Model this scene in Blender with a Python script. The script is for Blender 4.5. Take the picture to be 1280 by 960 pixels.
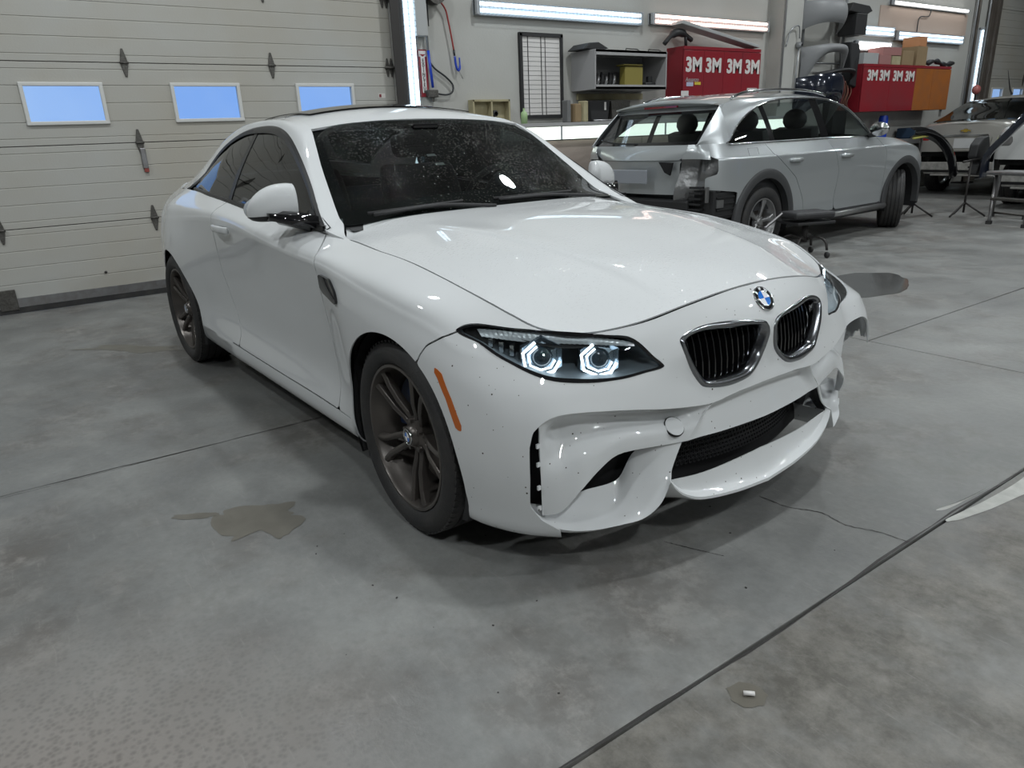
import bpy, math, random
import numpy as np
from mathutils import Vector, Matrix
for o in list(bpy.data.objects): bpy.data.objects.remove(o, do_unlink=True)
SC = bpy.context.scene
COL = SC.collection
# ---------------------------------------------------------------- camera
cam = bpy.data.cameras.new('camera'); camo = bpy.data.objects.new('camera', cam); COL.objects.link(camo)
cam.sensor_fit = 'HORIZONTAL'; cam.sensor_width = 36.0; cam.lens = 36.0 * 898.85 / 1280.0
cam.clip_start = 0.05; cam.clip_end = 200
def cam_matrix(loc, yaw, pitch, roll):
    f = Vector((math.cos(yaw) * math.cos(pitch), math.sin(yaw) * math.cos(pitch), math.sin(pitch)))
    rt = f.cross(Vector((0, 0, 1))).normalized(); up = rt.cross(f)
    r2 = rt * math.cos(roll) + up * math.sin(roll); u2 = -rt * math.sin(roll) + up * math.cos(roll)
    m = Matrix((r2, u2, -f)).transposed().to_4x4(); m.translation = loc
    return m
camo.matrix_world = cam_matrix(Vector((2.01369, -1.81689, 1.24326)), math.radians(145.4436), math.radians(-19.02288), math.radians(-2.39088))
SC.camera = camo
# ---------------------------------------------------------------- world, exposure
SC.view_settings.view_transform = 'Standard'; SC.view_settings.look = 'None'
SC.view_settings.gamma = 1.0; SC.view_settings.use_curve_mapping = False
SC.view_settings.exposure = -0.04
W = bpy.data.worlds.new('sky'); SC.world = W; W.use_nodes = True
wn = W.node_tree; wn.nodes.clear()
wo = wn.nodes.new('ShaderNodeOutputWorld'); wb = wn.nodes.new('ShaderNodeBackground')
wtc = wn.nodes.new('ShaderNodeTexCoord'); wno = wn.nodes.new('ShaderNodeTexNoise'); wcr = wn.nodes.new('ShaderNodeValToRGB')
wno.inputs['Scale'].default_value = 3.0; wno.inputs['Detail'].default_value = 4
wcr.color_ramp.elements[0].position = .3; wcr.color_ramp.elements[0].color = (.22, .43, .92, 1)
wcr.color_ramp.elements[1].position = .7; wcr.color_ramp.elements[1].color = (.48, .68, 1.0, 1)
wn.links.new(wtc.outputs['Generated'], wno.inputs['Vector']); wn.links.new(wno.outputs['Fac'], wcr.inputs['Fac'])
wn.links.new(wcr.outputs['Color'], wb.inputs['Color']); wn.links.new(wb.outputs['Background'], wo.inputs['Surface'])
wb.inputs['Strength'].default_value = 1.0
# ---------------------------------------------------------------- big lamps: light of the ceiling fixture rows
CEIL_Z = 5.4
LAMP_ROWS = [(-2.9, -4.2), (-2.9, -.6), (-2.9, 3.6), (-2.9, 8.6), (-2.9, 13.0), (.9, -5.0), (.9, .8), (.9, 6.0), (.9, 11.4), (4.9, -2.6), (4.9, 2.6), (4.9, 7.8), (9.0, 0.0), (9.0, 6.0)]
LAMP_POWER = 84.0
for i, (lx, ly) in enumerate(LAMP_ROWS):
    l = bpy.data.lights.new('ceiling_lamp', 'AREA'); l.shape = 'DISK'; l.size = .28
    l.energy = LAMP_POWER * (1.55 if lx > 4 else .88); l.color = (.93, .98, 1.0)
    lo = bpy.data.objects.new('ceiling_lamp', l); COL.objects.link(lo); lo.location = (lx, ly, CEIL_Z - .32)
# ---------------------------------------------------------------- mesh and object helpers
R_ = math.radians
def mesh_obj(name, verts, faces, mat=None, parent=None, smooth=True, solid=0.0, bevel=0.0, offset=-1.0, label=None, angle=None):
    me = bpy.data.meshes.new(name)
    me.from_pydata([tuple(map(float, v)) for v in verts], [], [tuple(int(i) for i in f) for f in faces]); me.update()
    if smooth: me.shade_smooth()
    if smooth and angle: me.set_sharp_from_angle(angle=angle)
    o = bpy.data.objects.new(name, me); COL.objects.link(o)
    if mat:
        for m in (mat if isinstance(mat, (list, tuple)) else [mat]): me.materials.append(m)
    if parent: o.parent = parent
    if solid:
        s = o.modifiers.new('thickness', 'SOLIDIFY'); s.thickness = solid; s.offset = offset
    if bevel:
        b = o.modifiers.new('bevel', 'BEVEL'); b.width = bevel; b.segments = 2; b.limit_method = 'ANGLE'
    if label: o['label'] = label
    return o
def tag(o, label=None, cat=None, group=None, kind=None):
    if label: o['label'] = label
    if cat: o['category'] = cat
    if group: o['group'] = group
    if kind: o['kind'] = kind
    return o
def empty(name, loc=(0, 0, 0), rz=0.0, label=None, cat=None, group=None):
    o = bpy.data.objects.new(name, None); COL.objects.link(o); o.location = loc; o.rotation_euler = (0, 0, rz)
    o.empty_display_size = .1
    return tag(o, label, cat, group)
def copy_tree(o, parent=None):
    c = o.copy(); COL.objects.link(c)
    if parent: c.parent = parent
    for ch in list(o.children): copy_tree(ch, c)
    return c
class MB:
    """collects pieces, then builds ONE mesh"""
    def __init__(s): s.v = []; s.f = []
    def add(s, v, f):
        n = len(s.v); s.v += [tuple(map(float, p)) for p in v]; s.f += [tuple(int(i) + n for i in q) for q in f]; return s
    def box(s, c, d, rz=0.0, M=None):
        x, y, z = d[0] / 2, d[1] / 2, d[2] / 2
        v = [(a * x, b * y, e * z) for e in (-1, 1) for b in (-1, 1) for a in (-1, 1)]
        m = Matrix.Rotation(rz, 3, 'Z') if M is None else M
        v = [tuple(m @ Vector(p) + Vector(c)) for p in v]
        return s.add(v, [(0, 2, 3, 1), (4, 5, 7, 6), (0, 1, 5, 4), (2, 6, 7, 3), (0, 4, 6, 2), (1, 3, 7, 5)])
    def tube(s, pts, r, n=8, cap=True):
        pts = [np.array(p, float) for p in pts]; m = len(pts)
        rr = r if isinstance(r, (list, tuple, np.ndarray)) else [r] * m
        T = [pts[min(i + 1, m - 1)] - pts[max(i - 1, 0)] for i in range(m)]
        T = [t / (np.linalg.norm(t) + 1e-12) for t in T]
        u = np.cross(T[0], [0, 0, 1.]);
        if np.linalg.norm(u) < .1: u = np.cross(T[0], [1., 0, 0])
        u /= np.linalg.norm(u); V = []
        for i in range(m):
            u = u - T[i] * u.dot(T[i]); u /= np.linalg.norm(u) + 1e-12; w = np.cross(T[i], u)
            for k in range(n):
                a = 2 * math.pi * k / n; V.append(pts[i] + rr[i] * (math.cos(a) * u + math.sin(a) * w))
        F = [(i * n + k, i * n + (k + 1) % n, (i + 1) * n + (k + 1) % n, (i + 1) * n + k) for i in range(m - 1) for k in range(n)]
        if cap: F += [tuple(reversed(range(n))), tuple((m - 1) * n + k for k in range(n))]
        return s.add(V, F)
    def lathe(s, prof, n=48, axis='y', c=(0, 0, 0), closed=False):
        """prof: (radius, along) pairs revolved about an axis through c"""
        V = []
        for r, h in prof:
            for k in range(n):
                a = 2 * math.pi * k / n; p, q = r * math.cos(a), r * math.sin(a)
                V.append({'y': (p + c[0], h + c[1], q + c[2]), 'z': (p + c[0], q + c[1], h + c[2]), 'x': (h + c[0], p + c[1], q + c[2])}[axis])
        m = len(prof); F = []
        for i in range(m if closed else m - 1):
            j = (i + 1) % m
            for k in range(n): F.append((i * n + k, i * n + (k + 1) % n, j * n + (k + 1) % n, j * n + k))
        return s.add(V, F)
    def prism(s, poly, h0, h1, axis='z'):
        n = len(poly)
        def P(a, b, h): return {'z': (a, b, h), 'y': (a, h, b), 'x': (h, a, b)}[axis]
        V = [P(a, b, h0) for a, b in poly] + [P(a, b, h1) for a, b in poly]
        F = [tuple(reversed(range(n))), tuple(range(n, 2 * n))] + [(i, (i + 1) % n, n + (i + 1) % n, n + i) for i in range(n)]
        return s.add(V, F)
    def grid(s, G, flip=False):
        G = np.asarray(G); a, b = G.shape[:2]
        F = []
        for i in range(a - 1):
            for j in range(b - 1):
                q = (i * b + j, (i + 1) * b + j, (i + 1) * b + j + 1, i * b + j + 1)
                F.append(q[::-1] if flip else q)
        return s.add(G.reshape(-1, 3), F)
    def obj(s, name, mat=None, parent=None, **k): return mesh_obj(name, s.v, s.f, mat, parent, **k)
def fix_normals(o):
    import bmesh
    b = bmesh.new(); b.from_mesh(o.data); bmesh.ops.remove_doubles(b, verts=b.verts, dist=2e-4)
    bmesh.ops.recalc_face_normals(b, faces=b.faces); b.to_mesh(o.data); b.free(); o.data.update(); return o
def weld(o, d=3e-4):
    import bmesh
    b = bmesh.new(); b.from_mesh(o.data); bmesh.ops.remove_doubles(b, verts=b.verts, dist=d); b.to_mesh(o.data); b.free(); o.data.update(); return o
def box(name, c, d, mat, parent=None, rz=0.0, bevel=0.0, smooth=False, **k):
    return MB().box(c, d, rz).obj(name, mat, parent, smooth=smooth, bevel=bevel, **k)
def text_obj(name, s, size, mat, parent=None, extrude=.0015, M=None, bold=0.0, sx=1.0, align='CENTER', shear=0.0, **k):
    cu = bpy.data.curves.new(name, 'FONT'); cu.body = s; cu.size = size; cu.extrude = extrude; cu.align_x = align; cu.align_y = 'CENTER'
    cu.offset = bold; cu.shear = shear; cu.resolution_u = 3
    t = bpy.data.objects.new(name, cu); COL.objects.link(t)
    dg = bpy.context.evaluated_depsgraph_get(); me = bpy.data.meshes.new_from_object(t.evaluated_get(dg))
    bpy.data.objects.remove(t, do_unlink=True)
    me.transform(Matrix.Diagonal((sx, 1, 1, 1)))
    if M is not None: me.transform(M)
    me.materials.clear(); me.materials.append(mat)
    o = bpy.data.objects.new(name, me); COL.objects.link(o)
    if parent: o.parent = parent
    return o
# ---------------------------------------------------------------- clipping of a surface by a scalar field
def clip(P, F, f, extra=None):
    """keep the part of the polygons where f>0; P (n,3), f (n,)"""
    P = np.asarray(P, float); keep = f > 0
    V = []; idx = {}; cut = {}; out = []
    def vid(i):
        if i not in idx: idx[i] = len(V); V.append(tuple(P[i]))
        return idx[i]
    def cid(i, j):
        k = (i, j) if i < j else (j, i)
        if k not in cut:
            t = f[k[0]] / (f[k[0]] - f[k[1]]); t = min(max(t, 0.0), 1.0)
            cut[k] = len(V); V.append(tuple(P[k[0]] * (1 - t) + P[k[1]] * t))
        return cut[k]
    for q in F:
        ks = [keep[i] for i in q]
        if not any(ks): continue
        if all(ks): out.append(tuple(vid(i) for i in q)); continue
        r = []
        n = len(q)
        for a in range(n):
            i, j = q[a], q[(a + 1) % n]
            if keep[i]: r.append(vid(i))
            if keep[i] != keep[j]: r.append(cid(i, j))
        if len(r) > 2: out.append(tuple(r))
    return V, out
def poly_sd(Q, poly):
    """signed distance to a closed polygon in 2-D, positive inside"""
    Q = np.asarray(Q, float); A = np.asarray(poly, float); B = np.roll(A, -1, 0)
    d = np.full(len(Q), 1e9); ins = np.zeros(len(Q), bool)
    for a, b in zip(A, B):
        e = b - a; L = e.dot(e) + 1e-18
        t = np.clip(((Q - a) @ e) / L, 0, 1); d = np.minimum(d, np.hypot(*(Q - a - t[:, None] * e).T))
        c = (a[1] > Q[:, 1]) != (b[1] > Q[:, 1])
        with np.errstate(divide='ignore', invalid='ignore'):
            xi = (b[0] - a[0]) * (Q[:, 1] - a[1]) / (b[1] - a[1]) + a[0]
        ins ^= c & (Q[:, 0] < xi)
    return np.where(ins, d, -d)
def smooth_closed(poly, n):
    P = np.asarray(poly, float); m = len(P)
    E = np.concatenate([P[-3:], P, P[:3]], 0)
    us = np.linspace(3, 3 + m, n, endpoint=False)
    return crom_u(E, us)
def tps(pts):
    """thin-plate height field through scattered (x,y,z)"""
    P = np.asarray(pts, float); n = len(P)
    def U(r2): return np.where(r2 > 1e-12, r2 * np.log(np.maximum(r2, 1e-12)), 0.0)
    d = ((P[:, None, :2] - P[None, :, :2])**2).sum(2)
    A = np.zeros((n + 3, n + 3)); A[:n, :n] = U(d) + np.eye(n) * 1e-5
    A[:n, n] = 1; A[:n, n + 1:] = P[:, :2]; A[n, :n] = 1; A[n + 1:, :n] = P[:, :2].T
    w = np.linalg.solve(A, np.r_[P[:, 2], 0, 0, 0])
    def f(x, y):
        x = np.asarray(x, float); y = np.asarray(y, float)
        s = w[n] + w[n + 1] * x + w[n + 2] * y
        for k in range(n): s = s + w[k] * U((x - P[k, 0])**2 + (y - P[k, 1])**2)
        return s
    return f
def loft(rows, nu, nv, smooth_across=True, sharp_along=False):
    """rows: list of 3-D polylines -> (nu,nv,3) grid; nu samples along each row, nv across"""
    L = []
    for r in rows:
        r = np.asarray(r, float)
        if sharp_along:
            s = np.r_[0, np.cumsum(np.linalg.norm(np.diff(r, axis=0), axis=1))]; t = np.linspace(0, s[-1], nu)
            L.append(np.stack([np.interp(t, s, r[:, k]) for k in range(3)], 1))
        else: L.append(crom(r, nu))
    L = np.array(L)
    vs = np.linspace(0, len(L) - 1, nv)
    G = crom_u(L, vs) if smooth_across and len(L) > 2 else np.stack([np.stack([np.interp(vs, range(len(L)), L[:, i, k]) for k in range(3)], 1) for i in range(nu)], 1)
    return G.transpose(1, 0, 2)
def mir(G):
    G = np.array(G, float); G[..., 1] *= -1; return G
# ---------------------------------------------------------------- materials
def mat(name, col=(.5, .5, .5), rough=.5, metal=0.0, coat=0.0, spec=.5, emit=None, estr=0.0, noise=None, bump=None, trans=None, aniso=0):
    """principled material; noise=(scale, other colour, amount[, detail]); bump=(scale, strength[, detail])"""
    m = bpy.data.materials.new(name); m.use_nodes = True; nt = m.node_tree; b = nt.nodes['Principled BSDF']
    b.inputs['Base Color'].default_value = (*col, 1); b.inputs['Roughness'].default_value = rough; b.inputs['Metallic'].default_value = metal
    b.inputs['Coat Weight'].default_value = coat; b.inputs['Coat Roughness'].default_value = .03; b.inputs['Specular IOR Level'].default_value = spec
    if emit: b.inputs['Emission Color'].default_value = (*emit, 1); b.inputs['Emission Strength'].default_value = estr
    tc = nt.nodes.new('ShaderNodeTexCoord')
    if noise:
        n = nt.nodes.new('ShaderNodeTexNoise'); n.inputs['Scale'].default_value = noise[0]; n.inputs['Detail'].default_value = noise[3] if len(noise) > 3 else 5
        r = nt.nodes.new('ShaderNodeValToRGB'); r.color_ramp.elements[0].position = .35; r.color_ramp.elements[1].position = .7
        r.color_ramp.elements[0].color = (*col, 1); r.color_ramp.elements[1].color = (*[c * (1 - noise[2]) + d * noise[2] for c, d in zip(col, noise[1])], 1)
        nt.links.new(tc.outputs['Object'], n.inputs['Vector']); nt.links.new(n.outputs['Fac'], r.inputs['Fac']); nt.links.new(r.outputs['Color'], b.inputs['Base Color'])
    if bump:
        n = nt.nodes.new('ShaderNodeTexNoise'); n.inputs['Scale'].default_value = bump[0]; n.inputs['Detail'].default_value = bump[2] if len(bump) > 2 else 4
        u = nt.nodes.new('ShaderNodeBump'); u.inputs['Strength'].default_value = bump[1]; u.inputs['Distance'].default_value = .01
        nt.links.new(tc.outputs['Object'], n.inputs['Vector']); nt.links.new(n.outputs['Fac'], u.inputs['Height']); nt.links.new(u.outputs['Normal'], b.inputs['Normal'])
    return m
def glass_mat(name, tint=(.5, .55, .55), rough=.0, refl=1.0, droplets=0.0):
    """thin sheet of glass: tinted see-through plus mirror reflection by angle"""
    m = bpy.data.materials.new(name); m.use_nodes = True; nt = m.node_tree; nt.nodes.clear()
    o = nt.nodes.new('ShaderNodeOutputMaterial'); mx = nt.nodes.new('ShaderNodeMixShader'); t = nt.nodes.new('ShaderNodeBsdfTransparent')
    g = nt.nodes.new('ShaderNodeBsdfGlossy'); fr = nt.nodes.new('ShaderNodeFresnel'); fr.inputs['IOR'].default_value = 1.55
    ge = nt.nodes.new('ShaderNodeNewGeometry'); mr = nt.nodes.new('ShaderNodeMapRange'); mr.inputs['To Min'].default_value = 1.5; mr.inputs['To Max'].default_value = 1 / 1.5
    nt.links.new(ge.outputs['Backfacing'], mr.inputs['Value']); nt.links.new(mr.outputs[0], fr.inputs['IOR'])
    t.inputs['Color'].default_value = (*tint, 1); g.inputs['Roughness'].default_value = rough; g.inputs['Color'].default_value = (refl, refl, refl, 1)
    nt.links.new(fr.outputs[0], mx.inputs[0]); nt.links.new(t.outputs[0], mx.inputs[1]); nt.links.new(g.outputs[0], mx.inputs[2]); nt.links.new(mx.outputs[0], o.inputs[0])
    if droplets:
        tc = nt.nodes.new('ShaderNodeTexCoord'); v = nt.nodes.new('ShaderNodeTexVoronoi'); v.inputs['Scale'].default_value = 95; v.inputs['Randomness'].default_value = 1
        n = nt.nodes.new('ShaderNodeTexNoise'); n.inputs['Scale'].default_value = 9; n.inputs['Detail'].default_value = 3
        a = nt.nodes.new('ShaderNodeMath'); a.operation = 'SUBTRACT'; c = nt.nodes.new('ShaderNodeMath'); c.operation = 'MULTIPLY'; c.inputs[1].default_value = .62
        l = nt.nodes.new('ShaderNodeMath'); l.operation = 'MAXIMUM'; l.inputs[1].default_value = 0
        u = nt.nodes.new('ShaderNodeBump'); u.inputs['Strength'].default_value = droplets; u.inputs['Distance'].default_value = .01
        nt.links.new(tc.outputs['Object'], v.inputs['Vector']); nt.links.new(tc.outputs['Object'], n.inputs['Vector'])
        nt.links.new(n.outputs['Fac'], c.inputs[0]); nt.links.new(c.outputs[0], a.inputs[0]); nt.links.new(v.outputs['Distance'], a.inputs[1])
        nt.links.new(a.outputs[0], l.inputs[0]); nt.links.new(l.outputs[0], u.inputs['Height']); nt.links.new(u.outputs['Normal'], g.inputs['Normal'])
        nt.links.new(u.outputs['Normal'], fr.inputs['Normal'])
    return m
def wet_paint(name, col, rough=.28, drops=.35, speck=0.0, metal=0.0):
    """clear-coated paint beaded with water drops; speck = amount of road grime dots"""
    m = mat(name, col, rough, metal, coat=1.0, spec=.3); nt = m.node_tree; b = nt.nodes['Principled BSDF']; tc = nt.nodes.new('ShaderNodeTexCoord')
    if drops:
        v = nt.nodes.new('ShaderNodeTexVoronoi'); v.inputs['Scale'].default_value = 85
        n = nt.nodes.new('ShaderNodeTexNoise'); n.inputs['Scale'].default_value = 5; n.inputs['Detail'].default_value = 4
        c = nt.nodes.new('ShaderNodeMath'); c.operation = 'MULTIPLY'; c.inputs[1].default_value = .60
        a = nt.nodes.new('ShaderNodeMath'); a.operation = 'SUBTRACT'; l = nt.nodes.new('ShaderNodeMath'); l.operation = 'MAXIMUM'; l.inputs[1].default_value = 0
        u = nt.nodes.new('ShaderNodeBump'); u.inputs['Strength'].default_value = drops; u.inputs['Distance'].default_value = .006
        nt.links.new(tc.outputs['Object'], v.inputs['Vector']); nt.links.new(tc.outputs['Object'], n.inputs['Vector']); nt.links.new(n.outputs['Fac'], c.inputs[0])
        nt.links.new(c.outputs[0], a.inputs[0]); nt.links.new(v.outputs['Distance'], a.inputs[1]); nt.links.new(a.outputs[0], l.inputs[0]); nt.links.new(l.outputs[0], u.inputs['Height'])
        nt.links.new(u.outputs['Normal'], b.inputs['Coat Normal'])
    if speck:
        v = nt.nodes.new('ShaderNodeTexVoronoi'); v.inputs['Scale'].default_value = 42
        n = nt.nodes.new('ShaderNodeTexNoise'); n.inputs['Scale'].default_value = 25; n.inputs['Detail'].default_value = 2
        s = nt.nodes.new('ShaderNodeMath'); s.operation = 'MULTIPLY'; s.inputs[1].default_value = .24 * speck
        r = nt.nodes.new('ShaderNodeMath'); r.operation = 'LESS_THAN'
        sc_ = nt.nodes.new('ShaderNodeMath'); sc_.operation = 'SUBTRACT'; sc_.inputs[1].default_value = .36 
        mx = nt.nodes.new('ShaderNodeMixRGB'); mx.inputs[1].default_value = (*col, 1); mx.inputs[2].default_value = (.07, .06, .05, 1)
        nt.links.new(tc.outputs['Object'], v.inputs['Vector']); nt.links.new(tc.outputs['Object'], n.inputs['Vector'])
        nt.links.new(n.outputs['Fac'], sc_.inputs[0]); nt.links.new(sc_.outputs[0], s.inputs[0]); nt.links.new(v.outputs['Distance'], r.inputs[0]); nt.links.new(s.outputs[0], r.inputs[1])
        nt.links.new(r.outputs[0], mx.inputs[0]); nt.links.new(mx.outputs[0], b.inputs['Base Color'])
    return m
WHITE = (.66, .675, .68)
M = {}
M['paint'] = wet_paint('white car paint', WHITE, rough=.6, drops=0, speck=.0)
M['paint_wet'] = wet_paint('white car paint with water drops', WHITE, rough=.6, drops=.9)
M['paint_dirty'] = wet_paint('white bumper paint with road grime', WHITE, rough=.6, drops=0, speck=1.5)
M['trim_black'] = mat('satin black window trim', (.010, .010, .011), .32)
M['black_gloss'] = mat('black gloss plastic', (.008, .008, .009), .08, coat=.5)
M['black_plastic'] = mat('black plastic', (.018, .018, .019), .55, bump=(300, .15))
M['black_matte'] = mat('black void liner', (.006, .006, .007), .8)
M['rubber'] = mat('tyre rubber', (.022, .022, .023), .62, noise=(14, (.05, .046, .042), .6), bump=(180, .2))
M['wheel_grey'] = mat('dark grey wheel enamel', (.105, .095, .088), .33, .65, noise=(9, (.16, .14, .125), .5))
M['chrome'] = mat('chrome', (.72, .73, .75), .12, 1.0)
M['dark_chrome'] = mat('smoked chrome', (.28, .29, .31), .18, 1.0)
M['steel'] = mat('brushed steel', (.34, .34, .35), .38, .9, noise=(20, (.22, .2, .18), .5))
M['disc'] = mat('brake disc steel', (.25, .23, .21), .4, .9)
M['blue_caliper'] = mat('dark blue caliper', (.01, .03, .09), .35, coat=.6)
M['glass_wind'] = glass_mat('tinted wet windscreen glass', (.26, .30, .29), droplets=.5)
M['glass_side'] = glass_mat('dark tinted side glass', (.035, .04, .042))
M['glass_clear'] = glass_mat('clear glass', (.86, .9, .9))
M['interior'] = mat('dark cabin trim', (.022, .023, .025), .7, bump=(200, .2))
M['leather'] = mat('black seat leather', (.028, .028, .03), .5, bump=(150, .25))
M['amber'] = mat('amber marker lens', (.50, .115, .012), .3, coat=.5)
M['red_lens'] = mat('red lamp lens', (.35, .01, .012), .15, coat=1)
M['mirror'] = mat('mirror glass', (.8, .82, .84), .02, 1.0)
M['led'] = mat('white headlamp light guide', (.9, .95, 1), .4, emit=(.80, .92, 1.0), estr=4.0)
M['lens_dark'] = mat('headlamp projector lens', (.03, .045, .06), .05, .2, coat=1)
M['roundel_blue'] = mat('blue enamel', (.01, .16, .60), .15, coat=1)
M['roundel_white'] = mat('white enamel', (.85, .86, .88), .15, coat=1)
# ---------------------------------------------------------------- surface maths (numpy)
def crom(P, n, closed=False):
    """n points along a centripetal-ish Catmull-Rom curve through P"""
    P = np.asarray(P, float)
    m = len(P)
    if m == 2:
        t = np.linspace(0, 1, n)[:, None]
        return P[0] * (1 - t) + P[1] * t
    d = np.r_[0, np.cumsum(np.sqrt(np.linalg.norm(np.diff(P, axis=0), axis=1)) + 1e-9)]
    L = np.r_[0, np.cumsum(np.linalg.norm(np.diff(P, axis=0), axis=1))]
    T = np.zeros_like(P)
    for i in range(m):
        if i == 0: T[i] = (P[1] - P[0]) / (d[1] - d[0])
        elif i == m - 1: T[i] = (P[-1] - P[-2]) / (d[-1] - d[-2])
        else:
            a, b = d[i] - d[i - 1], d[i + 1] - d[i]
            T[i] = (P[i] - P[i - 1]) / a * (b / (a + b)) + (P[i + 1] - P[i]) / b * (a / (a + b))
    s = np.linspace(0, L[-1], n)
    idx = np.clip(np.searchsorted(L, s, side='right') - 1, 0, m - 2)
    u = (s - L[idx]) / np.maximum(L[idx + 1] - L[idx], 1e-12)
    h = (d[idx + 1] - d[idx])[:, None]
    u = u[:, None]
    return ((2 * u**3 - 3 * u**2 + 1) * P[idx] + (u**3 - 2 * u**2 + u) * h * T[idx]
            + (-2 * u**3 + 3 * u**2) * P[idx + 1] + (u**3 - u**2) * h * T[idx + 1])
def crom_u(P, us):
    """evaluate at index parameters us in [0,len-1]; P may be (m,k,3)"""
    P = np.asarray(P, float); m = len(P)
    T = np.zeros_like(P)
    T[1:-1] = (P[2:] - P[:-2]) / 2; T[0] = P[1] - P[0]; T[-1] = P[-1] - P[-2]
    idx = np.clip(np.floor(us).astype(int), 0, m - 2)
    u = us - idx
    u = u.reshape((-1,) + (1,) * (P.ndim - 1))
    return ((2 * u**3 - 3 * u**2 + 1) * P[idx] + (u**3 - 2 * u**2 + u) * T[idx]
            + (-2 * u**3 + 3 * u**2) * P[idx + 1] + (u**3 - u**2) * T[idx + 1])
def dense(C, ku, kv, crease=None, cw=None):
    """C (nu,nv,3) control -> dense grid and its u,v parameters"""
    nu, nv = C.shape[:2]
    us = np.linspace(0, nu - 1, (nu - 1) * ku + 1)
    vs = np.linspace(0, nv - 1, (nv - 1) * kv + 1)
    A = crom_u(C, us)
    B = crom_u(A.transpose(1, 0, 2), vs).transpose(1, 0, 2)
    if crease is not None:      # a sharp feature line along control row `crease`, weighted by station
        k = int(np.searchsorted(vs, crease)); At = A.transpose(1, 0, 2)
        lo = crom_u(At[:crease + 1], vs[:k + 1]); hi = crom_u(At[crease:], vs[k:] - crease)
        S = np.concatenate([lo, hi[1:]], 0).transpose(1, 0, 2)
        w = np.interp(us, np.arange(nu), cw)[:, None, None]; B = S * w + B * (1 - w)
    return B, us, vs

# station tables of the white coupe's lower body: (|y|, z) rows at each x, right half, car axes (x forward)
SIDE = [
 (-3.1, [(0.77,0.24),(0.82,0.26),(0.85,0.34),(0.87,0.45),(0.873,0.6),(0.86,0.74),(0.832,0.87),(0.79,0.935),(0.69,1.01)]),
 (-2.88, [(0.79,0.22),(0.85,0.24),(0.88,0.32),(0.902,0.43),(0.908,0.6),(0.898,0.73),(0.866,0.87),(0.83,0.94),(0.73,1.015)]),
 (-2.69, [(0.8,0.2),(0.87,0.22),(0.9,0.3),(0.922,0.42),(0.93,0.6),(0.922,0.72),(0.892,0.87),(0.86,0.945),(0.76,1.022)]),
 (-2.45, [(0.8,0.18),(0.87,0.21),(0.89,0.28),(0.905,0.42),(0.922,0.6),(0.918,0.73),(0.89,0.885),(0.865,0.948),(0.78,1.02)]),
 (-2.15, [(0.8,0.175),(0.87,0.205),(0.885,0.275),(0.864,0.42),(0.884,0.6),(0.8928,0.745),(0.887,0.905),(0.868,0.95),(0.79,1.01)]),
 (-1.85, [(0.8,0.175),(0.867,0.2),(0.882,0.275),(0.846,0.41),(0.856,0.6),(0.8712,0.75),(0.884,0.918),(0.866,0.95),(0.797,0.993)]),
 (-1.5, [(0.8,0.175),(0.865,0.2),(0.88,0.275),(0.842,0.4),(0.848,0.59),(0.8642,0.75),(0.883,0.912),(0.865,0.936),(0.8,0.968)]),
 (-1.1, [(0.8,0.175),(0.865,0.2),(0.88,0.272),(0.844,0.4),(0.85,0.58),(0.8652,0.74),(0.884,0.872),(0.866,0.902),(0.8,0.945)]),
 (-0.8, [(0.8,0.175),(0.867,0.202),(0.882,0.273),(0.849,0.4),(0.856,0.58),(0.8712,0.735),(0.888,0.85),(0.868,0.882),(0.795,0.938)]),
 (-0.52, [(0.8,0.175),(0.87,0.205),(0.887,0.275),(0.862,0.4),(0.873,0.58),(0.8872,0.73),(0.894,0.838),(0.868,0.868),(0.758,0.905)]),
 (-0.3, [(0.8,0.18),(0.875,0.21),(0.895,0.28),(0.9,0.42),(0.915,0.58),(0.918,0.715),(0.902,0.815),(0.872,0.848),(0.762,0.889)]),
 (-0.12, [(0.8,0.19),(0.88,0.215),(0.9,0.29),(0.913,0.42),(0.924,0.58),(0.926,0.7),(0.906,0.79),(0.875,0.832),(0.76,0.876)]),
 (0.06, [(0.8,0.19),(0.88,0.215),(0.9,0.29),(0.915,0.42),(0.925,0.57),(0.924,0.68),(0.9,0.765),(0.868,0.808),(0.756,0.85)]),
 (0.21, [(0.8,0.17),(0.87,0.19),(0.895,0.27),(0.912,0.41),(0.918,0.55),(0.912,0.655),(0.882,0.735),(0.846,0.78),(0.75,0.822)]),
]
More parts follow.
